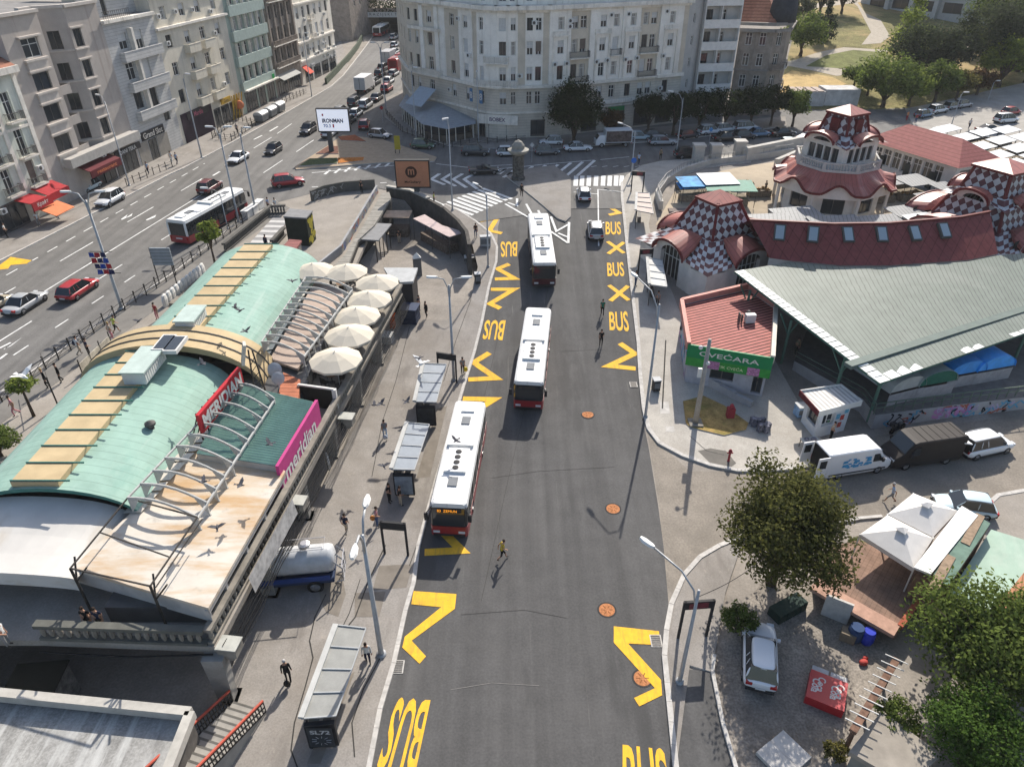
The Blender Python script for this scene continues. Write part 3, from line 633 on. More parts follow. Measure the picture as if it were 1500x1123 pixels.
part('cornice',m,m_trim,r);m=MB();slant(m,a,b,0,24.6,20.92,.5,24.5,-6,0,.2);slant(m,a,b,0,24.6,24.5,-6,20.92,-14);part('roof',m,m_tile,r)
shopfront(r,a,b,[(1,6),(7.5,13),(14,19)])
m=MB();slant(m,a,b,17.6,20.3,7.3,.15,6.9,2.6);slant(m,a,b,20.6,24.3,7.7,.15,7.0,2.2);band(m,a,b,20.6,24.3,6.2,7.05,2.25,.1);part('awning',m,m_red,r)
signboard(r,a,b,17.2,20.5,6.2,7.2,2.75,m_red,'Крафт',m_frame,.6)
m=MB();slant(m,a,b,18.3,21.6,6.1,2.3,5.4,4.4);part('awning',m,m_orange,r)['label']='faded orange awning'
ac(r,a,b,23.2,9.2);ac(r,a,b,15.6,6.4)
r,a,b,m=row_house('apartment_block','brown grey modernist block with a recessed shadowed balcony bay',10.6,28.5,25.7,m_mauve)
rows=[(21.1,23.2),(17.45,19.5),(13.8,15.85),(10.1,12.2)]
w1=fp(17.2);facade(r,m,a,w1,9.4,25.7,[(2.6,5.4,z0,z1,'w' if i==0 else 'd')for i,(z0,z1)in enumerate(rows)])
q0,q1,q2=fp(17.2,-2.4),fp(19.4,-2.4),fp(22.0,0);b2=b
facade(r,m,w1,q0,TZ,25.7,[]);facade(r,m,q0,q1,TZ,25.7,[(.2,1.7,z0-.2,z1,'d')for z0,z1 in rows]);facade(r,m,q1,q2,TZ,25.7,[(.9,2.3,z0,z1,'d')for z0,z1 in rows])
facade(r,m,q2,b2,TZ,25.7,[(.5,2.1,z0,z1,'d')for z0,z1 in rows]);facade(r,m,a,w1,TZ,9.4,[])
shell(m,a,b,TZ,25.7);part('wall',m,m_mauve,r)
m=MB()
for z0,z1 in rows:
 band(m,a,w1,2.1,5.9,z1+.1,z1+.3,.35,.36);band(m,a,w1,2.1,5.9,z0-.35,z0-.1,.35,.36);band(m,q1,q2,.2,3.4,z0-.3,z0-.12,.16,.2);band(m,q2,b2,0,2.6,z0-.3,z0-.12,.16,.2);band(m,q2,b2,0,2.6,z1+.12,z1+.3,.2,.2)
 band(m,a,w1,2.3,5.7,z0-1.65,z0-.36,.2,.21)
band(m,a,w1,-.05,6.7,25.7,26.05,.3,.6);band(m,q0,q1,0,2.3,25.7,26.05,.2,.6);band(m,q1,q2,-.1,3.5,25.7,26.05,.2,.6);band(m,q2,b2,0,6.5,25.7,26.05,.3,.6)
part('cornice',m,M('mauve_trim',(.51,.465,.42),.9,var=.12),r)
for z0,z1 in rows[1:]+[(6.9,8)]:balcony(r,w1,q0+FD*.0,.1,2.3,z0-1.0,1.9,'solid',.9,m_mauve)
m=MB();band(m,a,b,2.6,17.6,8.25,9.4,1.3,1.3);part('balcony',m,M('light_concrete',(.42,.40,.37),.9,var=.12),r)
roof_flat(r,[fp(10.6,-14),fp(10.6),fp(17.2),q0,q1,q2,b,fp(28.5,-14)],25.72,m_flat)
shopfront(r,a,b,[(9.5,12),(12.4,17.4)],4.05,6.9)
m=MB();slant(m,a,b,4.6,11.2,7.9,.1,7.3,1.9);band(m,a,b,4.6,11.2,6.4,7.35,1.95,.1);part('awning',m,M('maroon_fabric',(.12,.025,.03),.8),r)
signboard(r,a,b,4.9,11,6.55,7.2,1.98,M('maroon_fabric'),'restaurant',m_orange,.6,4.2)
signboard(r,a,b,11.6,17.7,7.0,7.9,.9,m_shop,'DANI TEKA',m_frame,.6)
ac(r,a,b,9.5,7.9,.6);ac(r,a,b,11.2,8.0,.6);ac(r,a,b,16.8,8.2,.1)
r,a,b,m=row_house('apartment_house','blue grey ribbed house with curved banded balconies and a setback roof terrace',28.5,40.4,23.1,m_grey)
rows=[(19.5,21.6),(15.5,17.8),(11.6,13.9)]
facade(r,m,a,b,TZ,23.1,[(2.6,4.6,z0,z1,k)for(z0,z1),k in zip(rows,'bwd')]+[(6.6,8.3,z0-.4,z1,k)for(z0,z1),k in zip(rows,'bsd')]+[(8.6,10.2,8.6,9.9,'d')]);shell(m,a,b,TZ,23.1)
part('wall',m,m_grey,r);m=MB()
for z0,z1 in rows:balcony(r,a,b,2.0,11.6,z0-1.3,.8,'solid',1.05,m_grey)
for z0,z1 in rows:band(m,a,b,5.0,5.5,z0-.3,z1+.5,.7,.68)
band(m,a,b,-.1,12,23.1,23.5,.5,.9);part('cornice',m,m_trim,r)
roof_flat(r,[a,b,fp(40.4,-14),fp(28.5,-14)],23.45,m_flat)
m=MB();e0,e1=fp(28.6,-3),fp(40.3,-2.2);facade(r,m,e0,e1,23.46,26.4,[(4.6,5.6,23.6,25.9,'d')]);part('penthouse',m,m_grey,r);m=MB();slant(m,e0,e1,-.2,12,26.4,.4,28,-6);part('roof',m,m_tile,r)
q=MB()
for i in range(14):band(q,a,b,.2+i*.45,.24+i*.45,23.5,24.5,.4,.04)
for z in(23.95,24.5):band(q,a,b,.1,6.2,z,z+.05,.41,.06)
part('railing',q,m_dframe,r);signboard(r,a,b,1.6,7.6,7.3,8.5,.12,m_shop,'Grand Slot',m_trim,.7)
shopfront(r,a,b,[(3.0,5.0)],4.05,7.1);m=MB();band(m,a,b,.2,2.8,4.05,7.2,.06,.1);band(m,a,b,5.2,8.2,4.05,7.2,.06,.1);part('cladding',m,M('beige_stone',(.27,.25,.22),.7),r);ac(r,a,b,.8,8.2)
r,a,b,m=row_house('apartment_house','tall cream house with small box balconies above a dark club front',40.4,62.1,26,m_cream)
rows=[(22.1,23.9),(18.2,20),(14.2,16.1),(10.1,12.1)];ops=[]
for i,(z0,z1)in enumerate(rows):
 for u in(2.1,7.5,12.3,17.5):ops.append((u,u+1.6,z0,z1,kinds('wcdwb')))
facade(r,m,a,b,TZ,25.6,ops);shell(m,a,b,TZ,25.6);part('wall',m,m_cream,r);m=MB()
band(m,a,b,-.1,21.8,20.85,21.2,.5,.52);band(m,a,b,-.1,21.8,25.6,26,.5,.9);part('cornice',m,m_trim,r);roof_flat(r,[a,b,fp(62.1,-14),fp(40.4,-14)],25.9,m_flat)
for z0,z1 in rows[1:]:
 for u in(6.6,11.6):balcony(r,a,b,u,u+3.6,z0-1.15,1.0,'solid',1.05,m_cream)
for u,z in((6.2,22.6),(11.3,22.4),(16.9,21.6),(2.2,18.6),(16.8,18.3),(16.6,10.2),(1.4,22.4)):ac(r,a,b,u,z)
shopfront(r,a,b,[(11.2,13.4),(13.8,16.6),(17,20.6)]);m=MB();band(m,a,b,.9,10.6,4.05,8.6,.1,.12);part('cladding',m,M('night_purple',(.03,.018,.03),.6,var=.3),r)
signboard(r,a,b,2.6,9.6,7.4,8.5,.2,m_shop,'Maréla',M('pink_letters',(.45,.12,.18),.6),.7);signboard(r,a,b,13.8,17.2,7.5,8.4,.35,M('gold',(.42,.26,.03),.5),'Coco',m_shop,.6)
m=MB()
for i in range(7):m.bar(fp(57.3+i*.55,.25)+Vector((0,0,4.1)),fp(58.0+i*.5+.7*(-1)**i,.5)+Vector((0,0,8.3)),.16)
part('ornament',m,M('gold'),r);m=MB();m.ball(fp(59.8,.5)+Vector((0,0,6.4)),1.0,.5,.8);part('ornament',m,m_orange,r,True)
r,a,b,m=row_house('apartment_block','sage green block with long horizontal bands between window strips',62.1,77.3,28,m_green)
rows=[(22.2,24.3),(18.1,20.35),(13.9,16),(9.6,11.9)];ops=[]
for z0,z1 in rows:
 for u in(1.8,4.3,6.8,9.3,11.8):ops.append((u,u+1.9,z0,z1,kinds('wcdbs')))
facade(r,m,a,b,TZ,26.4,ops);shell(m,a,b,TZ,26.4);part('wall',m,m_green,r);m=MB()
for z0,z1 in rows:band(m,a,b,.7,14.8,z0-1.75,z0-.06,.55,.56)
band(m,a,b,0,15.2,26.4,26.9,.4,.8);part('parapet',m,M('sage_trim',(.36,.43,.395),.9,var=.1),r);m=MB();band(m,a,b,1,15,7.95,8.2,1.1,1.1);part('canopy',m,m_trim,r)
for z0,z1 in rows:
 m=MB()
 for u in(1.5,4.0,6.5,9.0,11.5,14.0):band(m,a,b,u-.04,u+.04,z0-.05,z1+.1,.5,.5)
 part('fin',m,m_trim,r)
roof_flat(r,[a,b,fp(77.3,-14),fp(62.1,-14)],26.5,m_flat);shopfront(r,a,b,[(1.5,6.2),(7,10),(11,14.5)],4.05,7.6);signboard(r,a,b,12.6,13.4,8.3,9.1,.9,M('green_cross',(.02,.3,.08),.6))
r,a,b,m=row_house('apartment_house','sooty brown stone house with tall dark window bays',77.3,90.9,28,m_soot)
ops=[(u,u+1.3,z,z+2.3,'d')for u in(1.6,4.4,7.6,10.6)for z in(10.5,14.4,18.3,22.2)];facade(r,m,a,b,TZ,26,ops);shell(m,a,b,TZ,26);part('wall',m,m_soot,r);m=MB()
for u in(.5,3.4,6.4,9.4,12.4):band(m,a,b,u,u+.7,9,26,.4,.42)
band(m,a,b,0,13.6,26,26.7,.7,1);part('pilaster',m,m_soot,r)
for z in(9.6,13.6,21.4):balcony(r,a,b,1.0,12.5,z,.9,'balus',.9,m_trim,m_soot)
roof_flat(r,[a,b,fp(90.9,-14),fp(77.3,-14)],26.3,m_flat);shopfront(r,a,b,[(1,5.6),(6.4,12.4)],4.05,7);m=MB();slant(m,a,b,.6,9.6,8.2,.1,7.4,1.7);part('awning',m,M('grey_fabric',(.34,.34,.32),.8),r)
r,a,b,m=row_house('apartment_house','off-white house at the far end of the row dotted with air conditioners',90.9,113,27,m_whitewash)
ops=[(u,u+1.5,z,z+2.2,kinds('wcdbs'))for u in(1.4,4.6,7.8,11.2,14.6,18.2)for z in(9.4,13.1,16.9,20.7,24)];facade(r,m,a,b,TZ,27,ops);shell(m,a,b,TZ,27);part('wall',m,m_whitewash,r);m=MB()
for z in(8.6,12.2,19.6,27):band(m,a,b,0,22,z,z+.35,.4,.42)
part('cornice',m,m_trim,r);roof_flat(r,[a,b,fp(113,-14),fp(90.9,-14)],27.2,m_flat)
for i in range(22):ac(r,a,b,rk.uniform(5,21),rk.choice((8.9,12.5,7.6,16.2,6.9,10.3)))
for z in(12.6,16.4):balcony(r,a,b,7.4,9.8,z,.8,'balus',.9,m_trim,m_trim)
shopfront(r,a,b,[(2,6),(7,11),(12,16),(17,21)],4.05,7);m=MB();slant(m,a,b,.3,2.9,7.8,.05,6.4,1.7);part('awning',m,M('red_awning',(.55,.08,.05),.8),r)
A_,B_=AT(481,60,232),AT(523,60,232)
r=thing('apartment_block','windowless grey brown gable house behind the end of the row','building',(A_.x,232,TZ));m=MB();facade(r,m,(A_.x-6,232),(B_.x-2,236),TZ,36,[(10,11,15,16.5,'d'),(14,15,20,22,'w')]);facade(r,m,(B_.x-2,236),(B_.x+2,262),TZ,36,[(u,u+1.4,z,z+2.2,'w')for u in(4,9)for z in(13,18,23)])
part('wall',m,m_soot,r);roof_flat(r,[(A_.x-6,232),(B_.x-2,236),(B_.x+2,262),(A_.x-6,262)],36,m_flat)
wl=[P(x,y,TZ)for x,y in((478,125),(495,107),(512,88),(524,72),(531,58))];r=thing('ramp_wall','low dark green wall along the pavement ramp below the white house','wall',wl[0]);m=MB()
for p,q in zip(wl,wl[1:]):m.bar(p+Vector((0,0,.7)),q+Vector((0,0,.7)),.4,1.6)
part('wall',m,M('mossy_wall',(.07,.085,.06),.95,var=.4,scale=2),r)
YT=252;l,rr=AT(529,40,YT),AT(604,40,YT);zt,zb_=AT(560,18,YT).z,AT(560,26,YT).z
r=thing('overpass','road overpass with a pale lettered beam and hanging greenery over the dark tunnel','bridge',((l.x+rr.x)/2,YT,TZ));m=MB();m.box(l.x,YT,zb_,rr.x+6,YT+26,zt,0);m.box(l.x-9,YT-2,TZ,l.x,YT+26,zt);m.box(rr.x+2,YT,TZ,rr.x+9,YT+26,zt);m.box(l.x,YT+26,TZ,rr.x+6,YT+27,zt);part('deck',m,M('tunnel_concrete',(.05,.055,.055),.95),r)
m=MB();m.box(l.x-1,YT-.6,zb_+.1,rr.x+6,YT-.05,zt);o=part('beam',m,M('pale_blue_beam',(.40,.43,.44),.8),r);q=MB()
text_on(q,'T E R A Z I J S K I  T U N E L',(l.x+1,YT-.62,zb_+.35),(1,0,0),(0,0,1),rr.x-l.x-1,1.0);l0=r.location;q.v=[(v[0]-l0.x,v[1]-l0.y,v[2]-l0.z)for v in q.v];q.build('lettering',m_shop,o)
OVER=(l.x,rr.x+6,YT,zt)
# ---------------------------------------------------------------- the big corner building
m_cw=M('white_stucco',(.82,.785,.72),.9,var=.1,scale=.6,stain=.45,stain_col=(.56,.51,.44));m_cg=M('putty_stucco',(.60,.535,.44),.92,var=.1,scale=.6,stain=.3)
m_base=stripes(M('rusticated_stone',(.58,.53,.455),.92,var=.12,scale=.7,stain=.35),'Object',2,2.3,.92,.6)
CB=[(-22,152),(-18.6,138.4),(-17.2,136.2),(-15.6,134.3),(-12.2,131.1),(-11.1,130.0),(-5.6,123.9),(-4.2,122.7),(-2.4,121.9),(-.6,121.8),(.9,122.2),(5.8,122.9),(29.7,133.6)]
streaks(m_cw,(.48,.44,.37),(1.2,1.2,.06),0,.55,.53,.68);streaks(m_base,(.36,.33,.28),(1,1,.08),0,.5,.54,.68)
r=thing('corner_building','huge white and putty corner apartment palace with rounded front above the crossing','building',(4,132,TZ));m=MB();mats=[m_cw,m_cg,m_base];T=MB()
FL=[(13.1,15.2),(16.9,18.9),(20.4,22.2)]
def seg(p,q,cols,zones=None,wmat=0,w=1.15,low=True,skip=()):
 L=hypot(q[0]-p[0],q[1]-p[1]);ops=[(u-w/2,u+w/2,z0,z1,kinds('wwccdbrsb'))for u in cols for z0,z1 in FL]
 facade(r,m,p,q,12.3,23.3,ops,zones or[(0,L,0,wmat)])
 facade(r,m,p,q,8.3,12.3,[(u-w/2,u+w/2,9.5,11.5,kinds('wwbd'))for u in cols]if low else[],None,mi=2);facade(r,m,p,q,TZ,8.3,[],None,mi=2)
 band(T,p,q,-.15,L+.15,12.0,12.5,.45,.5);band(T,p,q,-.2,L+.2,22.9,23.6,.25,.3);band(T,p,q,-.3,L+.3,23.3,23.9,.9,1.4);band(T,p,q,-.1,L+.1,8.1,8.4,.2,.22)
 facade(r,m,p,q,23.9,26.2,[(u-w/2,u+w/2,24.4,25.7,'w')for u in cols[::2]],[(0,L,-.6,0)])
def dist(p,q):return hypot(q[0]-p[0],q[1]-p[1])
seg(CB[0],CB[1],[3,7,11],None,1);seg(CB[1],CB[2],[1.3],None,1,1.0);seg(CB[2],CB[3],[1.2],None,1,1.);seg(CB[3],CB[4],[2.3],[(0,.9,.25,0),(.9,3.8,0,1),(3.8,4.66,.25,0)],1,1.2);seg(CB[4],CB[5],[],None,0)
L=dist(CB[5],CB[6]);seg(CB[5],CB[6],[1.9,5.6],[(0,3.9,0,1),(3.9,7.3,.2,0),(7.3,L,0,1)]);seg(CB[6],CB[7],[.95],None,0,.85);seg(CB[7],CB[8],[],None,0);seg(CB[8],CB[9],[.9],None,0,1.1);seg(CB[9],CB[10],[.85],None,0,.85)
L=dist(CB[10],CB[11]);seg(CB[10],CB[11],[1.9,3.3],[(0,1.2,0,1),(1.2,4.0,.06,0),(4.0,L,0,1)],1,.95)
p,q=CB[11],CB[12];L=dist(p,q);cols=[FP(x,100,p,q)[0]for x in(819,840,852,879,898,921,940,951.5,976)]
zn=[(.2,cols[0]+1.8,.3,0),(cols[0]+1.8,cols[2]+1.1,0,1),(cols[2]+1.1,cols[3]+1.25,.3,0),(cols[3]+1.25,cols[4]+1.1,.12,0),(cols[4]+1.1,cols[5]+1.4,.3,0),(cols[5]+1.4,cols[7]+1.1,0,1),(cols[7]+1.1,cols[8]+2.2,.3,0),(cols[8]+2.2,L,0,1)];zn[0]=(0,*zn[0][1:])
seg(p,q,cols,zn,1,1.1)
for u,s in((cols[0],1.5),(cols[3],1.5),(cols[5],1.5),(cols[8],1.5)):
 band(T,p,q,u-s,u+s,19.4,19.7,.6,.4);band(T,p,q,u-s,u+s,19.7,20.2,.42,.2)
 for e in(-s+.1,s-.35):band(T,p,q,u+e,u+e+.3,12.6,19.4,.42,.13)
band(T,p,q,cols[3]-1.5,cols[5]+1.6,8.6,9.2,.5,.5)
part('wall',m,mats,r);part('cornice',T,m_trim,r)
for ca,cb_,z,st in((1,2,16.2,'rail'),(4,4,16.2,'rail'),(6,7,16.2,'rail'),(1,2,12.5,'rail'),(6,7,12.5,'rail')):balcony(r,p,q,cols[ca]-1.0,cols[cb_]+1.0,z,.9,st,.95)
balcony(r,CB[7],CB[9],-.2,3.9,15.9,1.0,'balus',.9,m_trim,m_trim);balcony(r,CB[6],CB[10],-.2,6.9,12.4,1.6,'balus',.9,m_trim,m_trim);balcony(r,CB[2],CB[4],-.5,7.6,12.4,1.0,'balus',.9,m_trim,m_trim);balcony(r,CB[2],CB[4],-.5,7.6,19.4,.7,'solid',.25,m_trim)
for k,(u,z)in enumerate(((cols[0]-1.0,15.2),(cols[0]+1.15,15.2),(cols[3]-1.0,15.1),(cols[3]+1.05,15.2),(cols[5]-1.05,15.1),(cols[5]+1.2,15.2),(cols[8]-1.2,15.2),(cols[1]-1,21.3),(cols[1]-1,20.5),(cols[4]-1.1,21.8),(cols[5]-.95,21.8),(cols[8]-1.2,21.9),(cols[8]-1,10))):ac(r,p,q,u,z,.32 if k<7 else .05)
ac(r,CB[9],CB[10],1.9,13.6);ac(r,CB[5],CB[6],3.9,21.3);ac(r,CB[5],CB[6],6.6,16.2,.2);ac(r,CB[5],CB[6],.9,10.2);ac(r,CB[10],CB[11],2.6,21.2)
m=MB();m.prism([(x,y+.62)for x,y in CB]+[(30,152),(-20,170)],26.2,26.5);part('roof',m,M('zinc_roof',(.42,.43,.44),.6,var=.12),r)
m=MB();m.poly([(*CB[12],TZ),(29.7,152,TZ),(29.7,152,26.2),(*CB[12],26.2)]);m.quad((29.7,152,TZ),(-20,170,TZ),(-20,170,26.2),(29.7,152,26.2));m.quad((-20,170,TZ),(-22,152,TZ),(-22,152,26.2),(-20,170,26.2));part('side_wall',m,m_cg,r)
for a,b,u0,u1 in((CB[6],CB[7],.2,1.5),(CB[7],CB[9],.3,1.4),(CB[7],CB[9],2.0,3.4)):shopfront(r,a,b,[(u0,u1)],4.1,6.3)
shopfront(r,CB[10],CB[11],[(2.2,4.6)],4.4,7);signboard(r,CB[7],CB[9],-1.5,5.4,6.5,8.0,.45,m_trim,'BOBEX',M('purple_letters',(.07,.02,.10),.6),.42)
for i,(u0,u1)in enumerate(((6.5,9.5),(11.5,15),(17,20),(21.5,24.5))):shopfront(r,p,q,[(u0,u1)],4.4,7.2)
signboard(r,p,q,11.6,14.8,7.3,8.0,.3,M('green_sign',(.02,.22,.07),.6))
for a,b,u in((CB[7],CB[9],1.1),(CB[6],CB[7],.3),(CB[5],CB[6],6.1)):signboard(r,a,b,u,u+.7,9.4,11.5,.06,M('blue_poster',(.10,.2,.35),.6),'8',m_frame,.5,name='poster')
r=thing('apartment_tower','grey modern block with white loggias beside the corner palace','building',(35,142,TZ));m=MB();s0,s1,s2=(29.72,133.75),(33.2,138.6),(39.8,139.6)
facade(r,m,s0,s1,TZ,36,[(2.2,3.1,z,z+1.5,'w')for z in(9.5,13,16.5,20,23.5,27)]);L=dist(s1,s2)
ops=[]
for z in(9.4,12.9,16.4,19.9,23.4):ops+=[(.7,1.9,z,z+1.9,'d'),(3.4,4.4,z,z+1.9,'w')]
facade(r,m,s1,s2,TZ,36,ops);facade(r,m,s2,(40.2,152),TZ,36,[]);facade(r,m,(40.2,152),(29.72,152),TZ,36,[]);facade(r,m,(29.72,152),s0,26,36,[]);part('wall',m,M('tower_grey',(.46,.45,.43),.9,var=.1,scale=.7),r)
for z in(8.6,12.1,15.6,19.1,22.6,26.1):balcony(r,s1,s2,.05,L-.05,z,1.3,'solid',1.15,M('loggia_white',(.74,.71,.67),.85,var=.1))
m=MB()
for u in(0.,3.0,L-.15):band(m,s1,s2,u,u+.15,8.4,36,1.25,1.2)
part('divider',m,M('loggia_white'),r);roof_flat(r,[s0,s1,s2,(40.2,152),(30,152)],36,m_flat)
r=thing('corner_house','dark weathered classical house with red tiled roof and dome beside the park','building',(45,146,TZ));m=MB();s0,s1,s2=(40.6,140.2),(46.2,138.6),(49.0,139.8)
ops=[(u,u+1.1,z,z+2.1,'w')for u in(1.2,3.6)for z in(5.0,9.0,12.6,16)];facade(r,m,s0,s1,TZ,18.4,ops,[(0,.5,.2,0),(.5,2.9,0,0),(2.9,3.3,.2,0),(3.3,dist(s0,s1),0,0)]);facade(r,m,s1,s2,TZ,18.4,[(.9,2.0,z,z+2.1,'w')for z in(5.0,9.0,12.6,16)]);s3=(54,152);facade(r,m,s2,s3,TZ,18.4,[(u,u+1.1,z,z+2.1,'d')for u in(2,6,9.5)for z in(9.0,12.6)])
part('wall',m,m_soot,r);m=MB()
for p_,q_ in((s0,s1),(s1,s2),(s2,s3)):
 for z,o in((18.2,.7),(19.2,.35),(11.8,.3),(8,.25)):band(m,p_,q_,-.1,dist(p_,q_)+.1,z,z+(.5 if z>15 else .25),o,.7)
part('cornice',m,M('dark_trim',(.25,.23,.21),.9,var=.2),r);balcony(r,s1,s2,.2,2.9,12.2,1.0,'balus',.9,m_soot,m_soot);balcony(r,s2,s3,.5,3.5,12.2,.9,'rail',.9);balcony(r,s2,s3,.5,3.5,8.6,.9,'rail',.9)
m=MB();m.add([(40.6,140.4,19.6),(46.5,139.2,19.6),(52,150,19.6),(41,155,19.6),(42.5,147,25),(46,147,25)],[(0,1,5,4),(1,2,5),(2,3,4,5),(3,0,4)]);part('roof',m,m_tile,r)
m=MB();m.lathe([(2.5,0),(2.4,2),(2.2,3.4),(1.5,5),(.3,6)],10,(48.2,141.6,19.6));part('dome',m,M('dark_slate',(.045,.05,.06),.6,var=.3),r,True)
pts=[P(x,y,TZ)for x,y in((590,178),(622,205),(655,212),(694,204),(690,190),(655,176),(620,158),(605,152))];r=thing('cafe_pavilion','low grey roofed street cafe pavilion in front of the corner building','pavilion',(sum(p.x for p in pts)/8,sum(p.y for p in pts)/8,TZ))
m=MB();rp=[(p.x,p.y)for p in pts];cx=sum(p[0]for p in rp)/8;cyy=sum(p[1]for p in rp)/8;big=[(cx+(x-cx)*1.08,cyy+(y-cyy)*1.08)for x,y in rp]
m.add([(x,y,6.7)for x,y in big]+[(cx,cyy+1,8.0)],[(i,(i+1)%8,8)for i in range(8)]+[tuple(range(7,-1,-1))]);part('roof',m,M('membrane_grey',(.30,.32,.34),.7,var=.15),r);m=MB()
for i in range(8):
 p_,q_=pts[i],pts[(i+1)%8];k=max(2,int((q_-p_).length/1.4))
 for j in range(k):m.obox(p_.lerp(q_,j/k),.12,.12,2.7)
part('frame',m,m_trim,r);m=MB();sc=[(cx+(x-cx)*.97,cyy+(y-cyy)*.97)for x,y in rp];m.prism(sc,TZ+.2,TZ+1.1);m.prism([(cx+(x-cx)*.9,cyy+(y-cyy)*.9)for x,y in rp],TZ+1.1,6.69,1);part('counter',m,[M('pavilion_base',(.12,.10,.08),.8,var=.3,scale=4),m_glass],r)
m=MB();e0,e1=(-15.8,134.0),(-11.0,129.6);slant(m,e0,e1,.4,4.6,10.4,1.0,8.1,4.6);part('awning',m,M('blue_grey_fabric',(.36,.41,.46),.8,var=.08),r)
a,b=G(1286,8),G(1430,40);r=thing('museum','white concrete museum with slanted window bands on the hill','building',(a+b)/2);m=MB();zz=min(a.z,b.z)
facade(r,m,(a.x-4,a.y+3),(b.x,b.y),zz-3,zz+16,[(u,u+5.2,z,z+2.6,'d')for u in(3,10,17,25,32)for z in(zz+2.5,zz+7.5,zz+12)if u<dist(a,b)-3]);d_=(b-a).normalized();n_=Vector((-d_.y,d_.x,0))*20;facade(r,m,(b.x,b.y),(b.x+n_.x,b.y+n_.y),zz-3,zz+16,[(4,9,zz+2.5,zz+5.5,'d'),(4,9,zz+8,zz+11,'d')]);part('wall',m,M('museum_white',(.46,.46,.45),.85,var=.08),r)
m=MB()
for u in(8.6,15.8,23):band(m,(a.x-4,a.y+3),(b.x,b.y),u,u+1.2,zz-3,zz+16.2,1.5,1.6)
part('fin',m,M('museum_white'),r);roof_flat(r,[(a.x-4,a.y+3),(b.x,b.y),(b.x+n_.x,b.y+n_.y),(a.x+n_.x,a.y+n_.y)],zz+16,m_flat)
